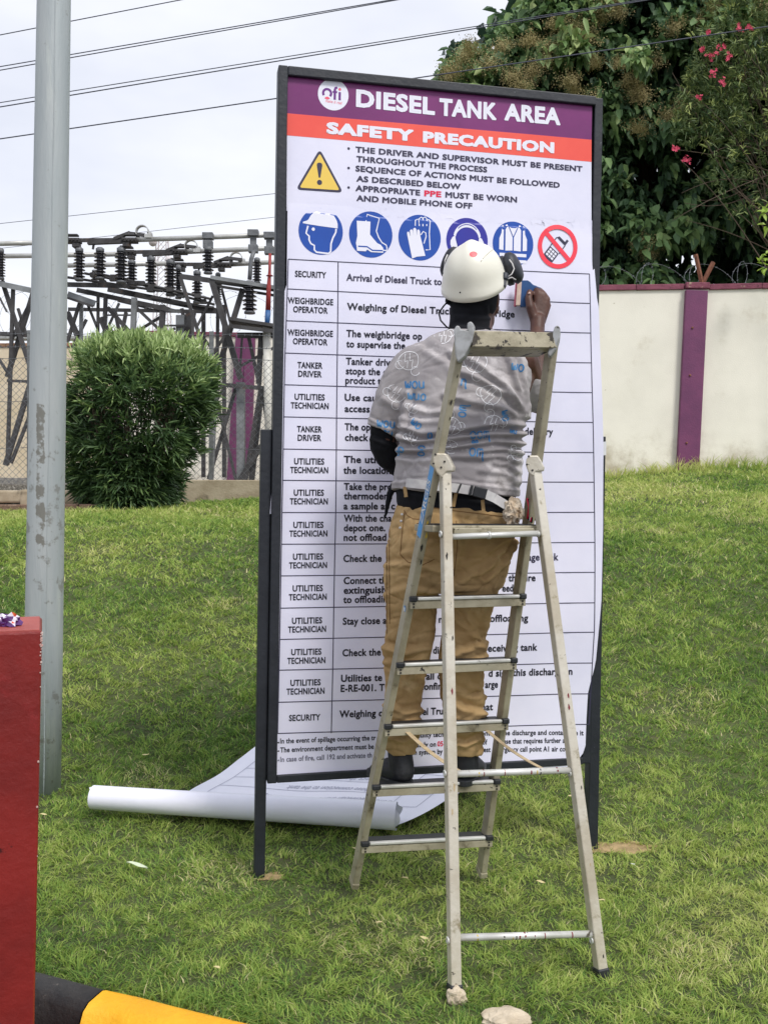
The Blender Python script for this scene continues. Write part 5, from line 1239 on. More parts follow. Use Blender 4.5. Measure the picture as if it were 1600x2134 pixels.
# trousers
tr = Blob()
tr.loft([((838, 1030), (1058, 1062), 3.362, 0.125), ((820, 1072), (1076, 1090), 3.365, 0.135), ((806, 1130), (1076, 1135), 3.375, 0.142), ((800, 1185), (1064, 1185), 3.388, 0.138), ((800, 1235), (1048, 1225), 3.40, 0.12)])
tr.loft([((799, 1190), (915, 1205), 3.395, 0.115), ((803, 1290), (911, 1290), 3.42, 0.092), ((797, 1365), (896, 1370), 3.435, 0.083), ((803, 1440), (883, 1440), 3.45, 0.072), ((799, 1500), (877, 1495), 3.46, 0.072), ((799, 1545), (871, 1542), 3.465, 0.068), ((808, 1566), (867, 1570), 3.47, 0.062)])
tr.loft([((925, 1205), (1052, 1195), 3.395, 0.115), ((924, 1290), (1022, 1290), 3.43, 0.088), ((914, 1365), (1014, 1365), 3.448, 0.082), ((916, 1440), (1011, 1440), 3.47, 0.074), ((925, 1500), (1009, 1500), 3.48, 0.072), ((928, 1545), (1009, 1542), 3.485, 0.068), ((935, 1568), (1005, 1572), 3.49, 0.062)])
TF = [([(940, 1085), (960, 1140), (930, 1215)], 9, 0.006), ([(1070, 1110), (1040, 1160), (1000, 1195)], 6, 0.006), ([(1074, 1130), (1050, 1180), (1010, 1215)], 6, 0.006), ([(1060, 1120), (1020, 1150)], 5, 0.004), ([(806, 1180), (850, 1176), (920, 1190)], 7, 0.005), ([(935, 1225), (1000, 1190), (1050, 1170)], 8, 0.005),
      ([(802, 1240), (850, 1225), (905, 1240)], 7, 0.003), ([(975, 1290), (1000, 1330), (1015, 1345)], 7, 0.006), ([(940, 1280), (985, 1325), (1012, 1362)], 7, 0.005), ([(930, 1370), (975, 1355), (1012, 1340)], 7, 0.006), ([(935, 1395), (980, 1385), (1010, 1370)], 6, 0.004), ([(800, 1350), (840, 1362), (890, 1350)], 7, 0.006), ([(802, 1380), (850, 1385), (885, 1370)], 6, 0.004),
      ([(925, 1450), (965, 1480), (1012, 1488)], 7, 0.007), ([(930, 1425), (980, 1455), (1010, 1452)], 6, 0.004), ([(805, 1470), (840, 1486), (876, 1480)], 6, 0.006), ([(800, 1508), (835, 1515), (872, 1502)], 6, 0.006), ([(806, 1535), (840, 1545), (868, 1530)], 6, 0.005), ([(930, 1520), (970, 1528), (1008, 1512)], 6, 0.006), ([(935, 1545), (970, 1555), (1005, 1540)], 6, 0.005), ([(812, 1420), (850, 1440), (880, 1420)], 6, 0.003), ([(995, 1400), (1002, 1440), (1006, 1480)], 6, 0.004)]
trous = tr.finish('trousers', M_tan, pn, voxel=0.0052, smooth=6, disp=folds(TF, 0.006, 0.0020, 24, 0.0050))
tbv = bvh_of(trous)
mb = MB()
for pts in ([(835, 1042), (900, 1058), (960, 1066), (1060, 1078)], [(842, 1063), (848, 1074), (860, 1081), (880, 1083)], [(843, 1066), (838, 1110), (834, 1155)], [(834, 1155), (850, 1172), (880, 1178), (905, 1165)], [(806, 1140), (806, 1200), (806, 1320)], [(950, 1085), (953, 1140), (945, 1200)], [(1000, 1090), (1040, 1098), (1068, 1100)], [(812, 1085), (811, 1150), (812, 1300)]): ribbon(mb, tbv, pts, 1.8, 0.0012)
mb.build('seam', M_seam, trous)
mb = MB()
for x, y in ((838, 1072), (836, 1086), (834, 1100)):
    c = cast(tbv, x, y, 0.001)
    if c: mb.lathe(c, [(0.0045, 0), (0.0045, 0.003), (0.002, 0.004)], 10, (-0.1, -1, 0))
mb.build('zip_pull', M_belt, trous)
# boots
def boot(name, ankle, heel, toe, w_):
    b_ = Blob(); a, ra = S(*ankle); h, rh = S(*heel); t, rt = S(*toe); d = (t - h)
    b_.cap((a, ra), (a.lerp(h, 0.6), ra * 1.02), (h, rh)); b_.cap((h, rh), (h + d * 0.45 + Vector((0, 0, 0.008)), rh * 1.0), (t, rt))
    o = b_.finish(name, M_boot, pn, voxel=0.005, smooth=3)
    zs = min((v.co + wloc(o)).z for v in o.data.vertices); off = wloc(o); zf = h.z - rh * 0.80
    for v in o.data.vertices:
        if v.co.z + off.z < zf: v.co.z = zf - off.z
    mb = MB(); dn = d.copy(); dn.z = 0; dn.normalize(); sd_ = Vector((-dn.y, dn.x, 0)); L_s = d.length + rh + rt; pts = []
    for i in range(28):
        a_ = i / 28 * 6.28318; u = math.cos(a_); v = math.sin(a_); x = (L_s / 2 + 0.006) * (abs(u) ** 0.8) * (1 if u > 0 else -1); y = w_ * (abs(v) ** 0.75) * (1 if v > 0 else -1) * (1 + 0.1 * u)
        c = (h + t) / 2; pts.append(Vector((c.x, c.y, zf)) + dn * (x + (rt - rh) / 2) + sd_ * y)
    n = len(pts); up = Vector((0, 0, 0.006)); dw = Vector((0, 0, -0.016))
    mb.add([p + up for p in pts] + [p + dw for p in pts], [tuple(range(n))[::-1], tuple(range(n, 2 * n))] + [(i, (i + 1) % n, n + (i + 1) % n, n + i) for i in range(n)])
    mb.build('sole', M_blk, o, bevel=0.003); return o
boot('boot', (833, 1570, 3.47, 27), (838, 1606, 3.455, 27), (789, 1610, 3.575, 23), 0.047)
boot('boot', (969, 1570, 3.49, 28), (970, 1600, 3.49, 28), (990, 1602, 3.66, 24), 0.047)
# shorts showing at the waist and shirt tail, black
ud = Blob(); ud.loft([((832, 985), (1068, 985), 3.358, 0.128), ((828, 1015), (1068, 1020), 3.358, 0.130), ((826, 1046), (1064, 1056), 3.36, 0.129), ((836, 1068), (1060, 1082), 3.364, 0.120)])
ud.cap(S(822, 1008, 3.37, 7), S(812, 1030, 3.37, 7), S(806, 1060, 3.38, 5), S(802, 1080, 3.385, 3))
ud.finish('undershirt', M_black, pn, voxel=0.006, smooth=4, disp=folds([([(850, 1030), (950, 1040), (1050, 1052)], 6, 0.003)], 0.003))
# shirt
sh = Blob()
sh.loft([((932, 690), (1044, 692), 3.412, 0.07), ((890, 706), (1090, 708), 3.403, 0.09), ((852, 735), (1122, 732), 3.395, 0.11), ((838, 790), (1110, 785), 3.385, 0.13), ((834, 850), (1100, 850), 3.375, 0.136), ((830, 910), (1092, 905), 3.365, 0.138), ((826, 960), (1088, 960), 3.36, 0.139), ((820, 1000), (1087, 1010), 3.356, 0.142), ((815, 1020), (1085, 1037), 3.355, 0.143)], refine=6)
sh.loft([((905, 706), (880, 800), 3.392, 0.085), ((858, 718), (878, 812), 3.39, 0.088), ((818, 748), (868, 838), 3.395, 0.082), ((790, 800), (850, 872), 3.405, 0.076), ((774, 850), (838, 900), 3.415, 0.070), ((764, 884), (832, 916), 3.42, 0.068)], refine=6)
sh.cap(S(1070, 752, 3.38, 44), S(1104, 806, 3.45, 34), S(1112, 826, 3.50, 32))
SF = [([(1098, 862), (1050, 800), (990, 755), (940, 735)], 7, 0.007), ([(1096, 868), (1060, 825), (1010, 795), (960, 775)], 7, 0.006), ([(1098, 858), (1075, 790), (1060, 745)], 6, 0.006), ([(1100, 850), (1090, 790), (1085, 745)], 5, 0.005), ([(1094, 872), (1045, 850), (985, 838), (925, 822)], 8, 0.006),
      ([(1090, 886), (1030, 884), (960, 896), (880, 905), (838, 890)], 6, 0.008), ([(1088, 905), (1020, 906), (950, 914), (870, 922), (834, 914)], 6, 0.008), ([(1088, 925), (1030, 918), (960, 930), (880, 938), (832, 940)], 6, 0.007), ([(1086, 945), (1050, 936), (1000, 940)], 5, 0.005), ([(840, 872), (880, 880), (940, 878)], 7, 0.005), ([(846, 845), (890, 862), (940, 858)], 8, 0.005),
      ([(1080, 962), (1040, 950), (990, 952), (930, 952)], 7, 0.004), ([(1082, 985), (1060, 968), (1030, 965)], 6, 0.004), ([(850, 820), (842, 870), (836, 905)], 6, 0.007), ([(800, 830), (830, 850), (842, 858)], 8, 0.003), ([(880, 730), (930, 760), (960, 800)], 9, 0.004), ([(830, 955), (860, 962), (900, 958)], 7, 0.004), ([(1086, 1005), (1050, 985), (1000, 980)], 7, 0.003), ([(818, 1006), (900, 1000), (980, 1008), (1082, 1022)], 3.5, 0.0025), ([(768, 872), (800, 890), (834, 903)], 3.5, 0.002)]
shirt = sh.finish('shirt', M_shirt, pn, voxel=0.005, smooth=6, disp=folds(SF, 0.007, 0.0016, 22, 0.0026))
sbv = bvh_of(shirt)
# printed motif: blue hand lettering and white bubbles with a bolt
STK = {'w': [[(0, 1), (0.12, 0.15), (0.32, 0.1), (0.45, 0.75), (0.58, 0.1), (0.8, 0.12), (0.95, 1)]], 'o': [[(0.45 + 0.42 * math.cos(i * 0.52), 0.5 + 0.48 * math.sin(i * 0.52)) for i in range(13)]], 'u': [[(0.02, 1), (0.08, 0.2), (0.4, 0.0), (0.72, 0.2), (0.78, 1), (0.8, 0.0)]],
       'n': [[(0.05, 0), (0.05, 1), (0.1, 0.8), (0.45, 1.0), (0.72, 0.75), (0.75, 0), (0.95, -0.4)]], 'm': [[(0.03, 0), (0.03, 0.9), (0.25, 1), (0.42, 0.8), (0.42, 0), (0.42, 0.8), (0.62, 1), (0.82, 0.8), (0.84, 0), (1.0, -0.5)]]}
def letters(mb, t, cx, cy, h, ang=0, wpx=3.0, wid=0.95):
    ca, sa = math.cos(math.radians(ang)), math.sin(math.radians(ang)); W_ = len(t) * h * wid
    for i, ch in enumerate(t):
        for st in STK[ch]:
            pts = []
            for x, y in st:
                u, v = -W_ / 2 + (i + x * 0.85) * h * wid, -(y - 0.5) * h; pts.append((cx + u * ca - v * sa, cy + u * sa + v * ca))
            ribbon(mb, sbv, pts, wpx, 0.0010)
mb = MB()
for a in (('wou', 866, 802, 15, 0), ('wuo', 870, 827, 14, 4), ('wo', 1080, 766, 15, 8), ('n', 968, 797, 15, 8), ('om', 964, 855, 15, -82), ('wou', 806, 884, 14, 6), ('wou', 803, 903, 12, 8), ('wo', 868, 885, 13, 40), ('oom', 1001, 906, 15, 0), ('oo', 990, 921, 7, 0), ('om', 994, 943, 17, 6), ('o', 897, 908, 13, 0), ('oo', 878, 938, 13, -85), ('wo', 1052, 868, 13, 82), ('oo', 832, 940, 12, -40), ('m', 870, 705, 14, 80), ('wu', 1070, 900, 8, 10)):
    mb = MB(); letters(mb, *a)
    if mb.v: mb.build('blue_print', M_bprint, shirt)
def bubble(cx, cy, r, ang, full=1.0):
    ca, sa = math.cos(math.radians(ang)), math.sin(math.radians(ang)); T_ = lambda x, y: (cx + r * (x * ca - y * sa), cy + r * (x * sa + y * ca))
    ribbon(mb, sbv, [T_((1 + 0.07 * math.sin(3 * i * 0.2618 + cx)) * math.cos(i * 0.2618), 0.9 * math.sin(i * 0.2618)) for i in range(int(25 * full))], 1.35, 0.0011)
    for ex_, ey_, rr in ((-0.98, 0.15, 0.42), (0.35, 1.15, 0.44)): ribbon(mb, sbv, [T_(ex_ + rr * math.cos(0.6 + i * 0.45), ey_ + rr * math.sin(0.6 + i * 0.45)) for i in range(12)], 1.35, 0.0011)
    ribbon(mb, sbv, [T_(*q) for q in ((-0.15, -0.75), (-0.45, 0.0), (-0.1, -0.05), (-0.35, 0.65))], 1.3, 0.0011); ribbon(mb, sbv, [T_(*q) for q in ((0.3, -0.7), (0.05, 0.05), (0.4, 0.0), (0.1, 0.7))], 1.3, 0.0011)
for a in ((852, 752, 21, -15, 1), (826, 820, 20, 20, 0.7), (990, 755, 24, 10, 1), (1022, 823, 22, 25, 1), (922, 700, 18, 170, 0.8), (940, 888, 20, 190, 0.8), (1028, 884, 20, 180, 0.6), (940, 932, 15, 60, 0.8), (858, 908, 13, 0, 0.6), (1076, 945, 14, 70, 1), (860, 850, 12, 30, 0.6)):
    mb = MB(); bubble(*a)
    if mb.v: mb.build('white_print', M_wprint, shirt)
# sleeve over the left forearm
sl = Blob(); sl.cap(S(800, 880, 3.415, 30), S(798, 925, 3.425, 29.5), S(808, 952, 3.45, 27), S(846, 984, 3.55, 22))
sl.finish('arm_sleeve', M_black, pn, voxel=0.005, smooth=3, disp=folds([([(775, 915), (820, 930)], 5, 0.003)], 0.003))
# belt, buckle, pouch, loops
BM = []
def band_on(pts, w0, lift_, th, name, m_, parent, Y=3.222):
    mb = MB(); P3 = [P(x, y, Yd) for x, y, Yd in pts]
    for a, b in zip(P3, P3[1:]): mb.bar(a, b, w0, th, (0, 0, 1))
    return mb.build(name, m_, parent)
belt = band_on([(846, 1006, 3.228), (900, 1012, 3.206), (950, 1017, 3.2), (1000, 1025, 3.2), (1030, 1038, 3.203), (1056, 1054, 3.215)], 0.030, 0, 0.004, 'belt', M_belt, pn)
mb = MB(); a, b = P(986, 1023, 3.193), P(1013, 1030, 3.193); mb.bar(a, b, 0.036, 0.012, (0, 0, 1)); mb.bar(a - (b - a) * 0.28, a - (b - a) * 0.08, 0.036, 0.008, (0, 0, 1)); mb.build('buckle', M_blk, belt, bevel=0.003)
mb = MB(); a = P(955, 1017, 3.194); mb.bar(a, a + Vector((0.005, 0, -0.002)), 0.034, 0.006, (0, 0, 1)); mb.build('belt_slide', M_blk, belt)
lumpy('pouch', P(1070, 1066, 3.21), 0.035, (0.9, 0.7, 1.25), 0.35, [M_pouch], None, 4, 9, parent=pn, freq=2.2)
mb = MB()
for i in range(5):
    p = P(1098 + i * 2.2, 1038 + i * 2, 3.23); mb.tube([p, p + Vector((0.006, 0.004, -0.03)), p + Vector((0.001, 0.0, -0.07))], 0.0028, 6, mi=i % 3)
mb.build('tassel', [M_pink, M_black, M_wprint], pn)
for x0, y0, x1, y1 in ((950, 1026, 944, 1056), (1005, 1042, 1007, 1066), (843, 1014, 846, 1036)):
    a, b = P(x0, y0, 3.222 if x0 > 860 else 3.245), P(x1, y1, 3.222 if x0 > 860 else 3.245); mb = MB(); mb.bar(a, b, 0.012, 0.005, (1, 0, 0)); mb.build('belt_loop', M_tan, trous, bevel=0.001)

# squeegee in the right hand
sq = thing('squeegee', P(1085, 636, 3.80), 'blue hand squeegee with a cream foam edge pressed on the sign', 'squeegee')
M_sqb = mat('blue_plastic', '1f4f86', '1a467a', scale=20, rough=0.45); M_sqc = mat('cream_foam', 'd8c3b4', 'c9ae9d', scale=30, rough=0.8); M_sqr = mat('pink_edge', 'a8586a', rough=0.7)
SQ = Vector((0.25, 0.97, 0)); 
def slab(name, pts, Y, th, m_):
    mb = MB(); n = len(pts); A = [P(x, y, Y) for x, y in pts]; Bq = [p + SQ * th for p in A]
    mb.add(A + Bq, [tuple(range(n)), tuple(range(2 * n - 1, n - 1, -1))] + [(i, n + i, n + (i + 1) % n, (i + 1) % n) for i in range(n)]); return mb.build(name, m_, sq, bevel=0.0015)
slab('handle', [(1083, 584), (1099, 584), (1104, 587), (1110, 593), (1125, 599), (1124, 618), (1112, 618), (1107, 612), (1103, 607), (1098, 610), (1098, 633), (1094, 639), (1083, 639)], 3.800, 0.016, M_sqb)
slab('foam_strip', [(1077.5, 587), (1086.5, 587), (1083.5, 636), (1074, 636)], 3.796, 0.022, M_sqc); slab('edge_strip', [(1073.5, 585), (1078, 585), (1074.5, 638), (1070, 638)], 3.801, 0.018, M_sqr)
# ---------------------------------------------------------------- switchyard behind the mesh fence
M_steel = mat('aged_steel', '4f4e4f', '3e3c3d', scale=5, rough=0.7, metal=0.2, bump=0.002, bscale=40, spots=[('6e5546', 6, 0.60, 0.74), ('8b8a88', 9, 0.64, 0.74)])
M_steell = mat('pale_steel', '8d9092', '77797b', scale=5, rough=0.6, metal=0.25, spots=[('6a5f56', 7, 0.62, 0.74)])
M_ins = mat('brown_porcelain', '2b2a30', '222128', scale=12, rough=0.22, spec=0.6)
M_cem = mat('insulator_cap', '7b7d80', '65676b', scale=12, rough=0.6, metal=0.3)
M_bus = mat('aluminium_busbar', 'c3c3c1', 'b2b1ad', scale=5, rough=0.45, metal=0.25)
M_redt = mat('red_heat_shrink', 'a23a38', '8e2f30', scale=8, rough=0.55); M_blut = mat('blue_heat_shrink', '2f5f96', rough=0.5); M_whtp = mat('white_pipe', 'd6d4cd', 'c5c2b8', scale=6, rough=0.6)
def C(x, y, Y): return P(x / 2.6667, 440 + y / 2.6667, Y)
def frame_thing(name, loc, label, bars, Y, wpx=22, group='steel supports of the switchyard'):
    t = thing(name, loc, label, 'steel frame', group)
    for b in bars:
        (x0, y0), (x1, y1) = b[0], b[1]; wd = (b[2] if len(b) > 2 else wpx) / 2.6667 * Y / F_PX * 0.78; dy = b[3] if len(b) > 3 else 0.0; m_ = M_steell if (len(b) > 4) else M_steel
        a, c = C(x0, y0, Y + dy), C(x1, y1, Y + dy * 0.6); kind = 'brace' if abs(x1 - x0) > 0.25 * abs(y1 - y0) and abs(y1 - y0) > 60 else ('beam' if abs(y1 - y0) < 0.6 * abs(x1 - x0) else 'leg')
        mb = MB(); mb.angle(a, c, wd, max(0.008, wd * 0.16)); mb.build(kind, m_, t)
    return t
YA = 15.6
frame_thing('lattice_frame', C(60, 1430, YA), 'dark lattice steel frame left of the grey pole', [((10, 385), (172, 885), 26), ((72, 430), (40, 1410), 22), ((185, 445), (38, 920), 28, 0.2), ((178, 920), (28, 1412), 30), ((40, 942), (190, 948), 20), ((-30, 680), (185, 690), 30, 0.1), ((-40, 395), (195, 445), 38, -0.1, 1), ((-20, 800), (50, 910), 18), ((170, 1120), (60, 1400), 20, 0.3), ((0, 480), (40, 560), 14, 0.5)], YA)
frame_thing('lattice_frame', C(560, 900, YA + 0.4), 'lattice steel frame rising behind the bush', [((372, 560), (428, 690), 34), ((448, 490), (372, 730), 20), ((452, 485), (448, 780), 22, 0.1, 1), ((478, 495), (545, 660), 16), ((545, 455), (543, 830), 18), ((586, 470), (576, 850), 24), ((558, 590), (640, 800), 34), ((598, 535), (805, 765), 28), ((745, 480), (735, 760), 34, -0.15, 1), ((757, 535), (935, 705), 22), ((890, 590), (640, 745), 22, 0.15), ((905, 520), (885, 830), 36), ((975, 650), (800, 765), 20), ((662, 510), (598, 650), 14, 0.2, 1), ((585, 578), (735, 578), 12), ((900, 636), (1060, 636), 14), ((800, 548), (838, 520), 10), ((575, 680), (660, 680), 16), ((880, 735), (950, 735), 14), ((560, 780), (660, 790), 14)], YA + 0.4)
frame_thing('lattice_frame', C(1330, 1500, YA - 0.4), 'tall lattice steel frame next to the sign board', [((1000, 362), (1165, 868), 24), ((1172, 372), (1336, 930), 40), ((1348, 430), (1198, 915), 34, 0.2), ((1182, 470), (1088, 652), 14, 0.3), ((1212, 420), (1205, 900), 22, 0.2), ((1232, 430), (1285, 640), 18, 0.3), ((1200, 962), (1475, 985), 30), ((1196, 985), (1172, 1500), 30, 0, 1), ((1312, 975), (1158, 1490), 24, 0.2), ((1203, 1040), (1315, 1515), 20, 0.1), ((1336, 950), (1337, 1500), 56, 0.2, 1), ((1448, 990), (1362, 1500), 30), ((1452, 985), (1395, 1510), 38, 0.2), ((1382, 700), (1445, 990), 24), ((1450, 700), (1436, 960), 36), ((1078, 1250), (1175, 1250), 16), ((1078, 1328), (1175, 1328), 20), ((1320, 690), (1530, 690), 40), ((1525, 1190), (1312, 1525), 34), ((1452, 980), (1482, 1190), 16), ((1340, 860), (1520, 760), 20), ((1330, 940), (1345, 700), 14)], YA - 0.4)
frame_thing('lattice_frame', C(1050, 900, YA + 2.2), 'lattice steel frame standing deepest in the yard', [((640, 560), (700, 860), 22), ((700, 560), (640, 860), 22), ((1010, 540), (1080, 880), 24), ((1085, 540), (1010, 880), 22), ((1130, 560), (1130, 1480), 26), ((1245, 520), (1245, 1480), 26), ((1130, 700), (1245, 860), 18), ((1245, 700), (1130, 860), 18), ((1130, 980), (1245, 1180), 18), ((1245, 980), (1130, 1180), 18), ((380, 545), (1250, 560), 26), ((400, 620), (470, 760), 18), ((480, 600), (400, 760), 18), ((100, 540), (150, 700), 18), ((150, 540), (60, 720), 18)], YA + 2.2)
frame_thing('support_beam', C(540, 430, YA), 'pair of dark channel beams carrying the front insulators', [((375, 408), (705, 415), 34), ((378, 462), (530, 515), 44, 0.1, 1), ((428, 438), (935, 545), 34, 0.3), ((370, 480), (520, 530), 16, -0.05)], YA + 0.2)
frame_thing('support_beam', C(900, 490, YA), 'long sloping channel beam below the middle insulators', [((600, 432), (1205, 555), 40), ((480, 442), (1000, 560), 24, 0.5, 1), ((655, 500), (905, 560), 12, 0.4), ((840, 490), (1190, 535), 14, -0.1)], YA + 0.9)
frame_thing('support_beam', C(1250, 390, YA), 'sloping channel beam with pale top flange near the sign board', [((1000, 362), (1535, 435), 36), ((1170, 366), (1535, 425), 26, -0.12, 1), ((1200, 415), (1535, 470), 20, 0.2)], YA - 0.3)
t = thing('shelf_bracket', C(1400, 625, YA - 0.3), 'dark shelf bracket carrying the large insulator', 'bracket')
mb = MB(); a, b = C(1285, 612, YA - 0.45), C(1535, 650, YA - 0.45); mb.bar(a, b, 0.5, 0.05, (0, 1, 0)); mb.build('shelf', M_steel, t); mb = MB(); mb.angle(C(1290, 640, YA - 0.7), C(1535, 668, YA - 0.7), 0.06, 0.01); mb.build('edge_angle', M_steel, t)
# operating rods
for i, (a, b, lb) in enumerate([((378, 368), (905, 445), 'upper operating rod running below the front insulators'), ((470, 345), (900, 432), 'second operating rod just under the insulator caps'), ((560, 350), (1180, 490), 'long operating rod sloping to the right frame'), ((700, 385), (1195, 520), 'lowest operating rod along the sloping beam')]):
    mb = MB(); mb.tube([C(*a, YA + 0.3 + 0.1 * i), C(*b, YA + 0.6 + 0.1 * i)], 0.022, 8)
    for k in range(4): c = C(a[0] + (b[0] - a[0]) * (0.12 + 0.25 * k), a[1] + (b[1] - a[1]) * (0.12 + 0.25 * k), YA + 0.32 + 0.1 * i + 0.075 * k); mb.box(c, (0.10, 0.09, 0.07))
    o = mb.build('operating_rod', M_steel, loc=C(*a, YA + 0.3 + 0.1 * i)); tag(o, lb, 'rod', 'operating rods of the switchyard')
# ribbed insulators
def insulator(x, y0, y1, wd, Y, label, nsh=None):
    a, b = C(x, y1, Y), C(x, y0, Y); h = (b - a).length; r = 1.12 * wd / 2 / 2.6667 * Y / F_PX; t = thing('insulator', a, label, 'insulator', 'ribbed insulators of the switchyard')
    n_ = nsh or max(4, int(round(h / (r * 0.62)))); pr = []
    for i in range(n_):
        z = h * (0.04 + 0.92 * i / n_); d = h * 0.92 / n_; rr = r * (1.0 if i % 2 == 0 else 0.93)
        pr += [(r * 0.52, z), (r * 0.55, z + d * 0.38), (rr, z + d * 0.42), (rr, z + d * 0.52), (r * 0.56, z + d * 0.86)]
    mb = MB(); mb.lathe(a, pr, 18); mb.build('shed_stack', M_ins, t)
    mb = MB(); mb.lathe(a, [(r * 0.75, -h * 0.05), (r * 0.75, h * 0.01), (r * 0.6, h * 0.045)], 14); mb.build('base_flange', M_cem, t)
    mb = MB(); mb.lathe(a, [(r * 0.6, h * 0.955), (r * 0.68, h * 0.97), (r * 0.68, h * 1.09), (r * 0.45, h * 1.1), (r * 0.45, h * 1.13)], 14); mb.build('cap', M_cem, t)
    return t
for x, y0, y1, wd, dY, lb in [(442, 222, 378, 58, 0, 'front ribbed insulator closest to the grey pole'), (557, 222, 372, 60, 0, 'front ribbed insulator under the long black switch arm'), (675, 222, 392, 64, 0, 'front ribbed insulator under the right end of the first switch'),
                             (733, 290, 425, 56, 0.8, 'ribbed insulator standing just behind the front row'), (840, 272, 440, 58, 0.9, 'ribbed insulator below the middle switch arm'), (948, 290, 462, 62, 0.9, 'ribbed insulator at the right end of the middle switch'),
                             (992, 320, 480, 40, 1.3, 'slim insulator tucked behind the middle switch end'), (1096, 350, 505, 54, 1.5, 'ribbed insulator below the third switch arm'), (1157, 215, 342, 58, -0.2, 'insulator holding up the upper busbar on the sloping beam'),
                             (1428, 275, 395, 46, 0.5, 'insulator beside the red cable end, behind'), (1388, 408, 562, 74, -0.3, 'largest ribbed insulator standing on the shelf bracket'), (6, 225, 372, 46, 0, 'insulator at the far left edge of the yard'), (1212, 360, 500, 40, 1.8, 'slim insulator behind the sloping beam'), (528, 335, 400, 40, 1.6, 'short insulator behind the front beam')]:
    insulator(x, y0, y1, wd, YA + dY, lb)
# busbars
def busbar(runs, r, label, loops=()):
    a = runs[0][0]; t = thing('busbar', C(*a), label, 'busbar', 'aluminium busbars of the switchyard')
    for p in runs:
        mb = MB(); mb.tube([C(*q) for q in p], r, 14); mb.build('tube', M_bus, t)
    for (x, y, R_, Y) in loops:
        mb = MB(); rr = R_ / 2.6667 * Y / F_PX; c = C(x, y, Y)
        pts = [c + Vector((rr * math.cos(a_), 0, rr * math.sin(a_))) for a_ in [math.radians(d) for d in range(-20, 216, 12)]]
        for p, q in zip(pts, pts[1:]): mb.bar(p, q, 0.10, 0.014, (0, 1, 0))
        mb.box(c + Vector((rr * 1.0, 0, -rr * 0.75)), (rr * 1.1, 0.12, rr * 0.55)); mb.box(c + Vector((rr * 1.2, 0, -rr * 0.35)), (rr * 0.7, 0.1, rr * 0.4)); mb.build('loop_clamp', M_bus, t)
    return t
busbar([[(-150, 184, YA), (192, 176, YA)], [(740, 160, YA), (1700, 126, YA)]], 0.040, 'upper aluminium busbar ending in the tallest loop clamp', [(793, 116, 34, YA)])
busbar([[(-150, 253, YA + 0.9), (700, 238, YA + 0.9)], [(1025, 226, YA + 0.9), (1700, 198, YA + 0.9)]], 0.042, 'middle aluminium busbar running behind the front insulators', [(1063, 196, 34, YA + 0.9)])
busbar([[(330, 303, YA + 1.7), (935, 291, YA + 1.7)], [(1280, 296, YA + 1.7), (1700, 274, YA + 1.7)]], 0.042, 'lowest aluminium busbar of the three', [(1313, 262, 32, YA + 1.7)])
# disconnector switches
def switch(x0, y0, x1, y1, Y, label):
    t = thing('disconnector_switch', C(x0, y0, Y), label, 'switch', 'disconnector switches of the switchyard')
    mb = MB(); mb.bar(C(x0 + 30, y0, Y), C(x1 - 30, y1, Y), 0.03, 0.06, (0, 1, 0)); mb.bar(C(x0 + 90, y0 + 16, Y), C(x1 - 60, y1 + 10, Y), 0.08, 0.05, (0, 1, 0)); mb.build('arm', M_steel, t)
    for x, y, k in ((x0 + 10, y0 + 4, 1), (x1 - 28, y1 + 4, -1)):
        mb = MB(); c = C(x, y, Y); mb.box(c, (0.24, 0.16, 0.07)); mb.box(c + Vector((0, -0.02, 0.085)), (0.17, 0.10, 0.03)); mb.box(c + Vector((0.05 * k, 0, -0.075)), (0.11, 0.14, 0.07)); mb.box(c + Vector((-0.12 * k, 0.02, 0.07)), (0.06, 0.05, 0.12))
        for i in range(4): mb.lathe(c + Vector((-0.09 + i * 0.06, -0.08, 0.0)), [(0.02, 0), (0.02, 0.03)], 8, (0, -1, 0))
        mb.build('contact_block', M_steel, t, bevel=0.008)
    mb = MB(); c = C((x0 + x1) / 2 + 60, y0 - 8, Y); mb.bar(c, c + Vector((0.26, 0, 0.10)), 0.05, 0.06); mb.bar(c + Vector((0.24, 0, 0.09)), c + Vector((0.5, 0, 0.06)), 0.05, 0.05); mb.bar(C(x0 + 125, y0 + 5, Y), C(x0 + 118, y0 + 50, Y), 0.03, 0.03); mb.build('horn', M_steel, t)
switch(400, 162, 752, 160, YA, 'disconnector switch on the front three insulators'); switch(705, 228, 1030, 224, YA + 0.9, 'disconnector switch above the middle insulators'); switch(985, 296, 1275, 296, YA + 1.6, 'disconnector switch nearest the sign, lowest of the three')
for x, ya, yb, lb in ((1157, 128, 196, 'clamp post between the upper busbar and its insulator'), (1408, 112, 220, 'jumper bracket crossing the busbars beside the sign'), (1497, 125, 230, 'jumper bracket above the red cable end')):
    mb = MB(); mb.bar(C(x, ya, YA - 0.1), C(x, yb, YA - 0.1), 0.10, 0.05); mb.box(C(x, ya + 12, YA - 0.1), (0.17, 0.14, 0.10)); mb.box(C(x, yb - 10, YA - 0.1), (0.15, 0.12, 0.12))
    o = mb.build('busbar_clamp', M_cem, loc=C(x, yb, YA - 0.1), bevel=0.006); tag(o, lb, 'clamp', 'busbar clamps')
mb = MB(); mb.tube([C(*q, YA - 0.2) for q in ((1412, 220), (1396, 270), (1392, 320), (1388, 380))], 0.035, 10); o = mb.build('jumper_strap', M_cem, loc=C(1412, 220, YA - 0.2)); tag(o, 'grey jumper strap dropping to the largest insulator', 'jumper')
t = thing('cable_end', C(1500, 1500, YA - 0.5), 'red and blue cable end on a white pipe beside the sign', 'cable end')
mb = MB(); mb.tube([C(1482, 640, YA - 0.5), C(1500, 1510, YA - 0.5)], 0.062, 16); mb.build('pipe', M_whtp, t)
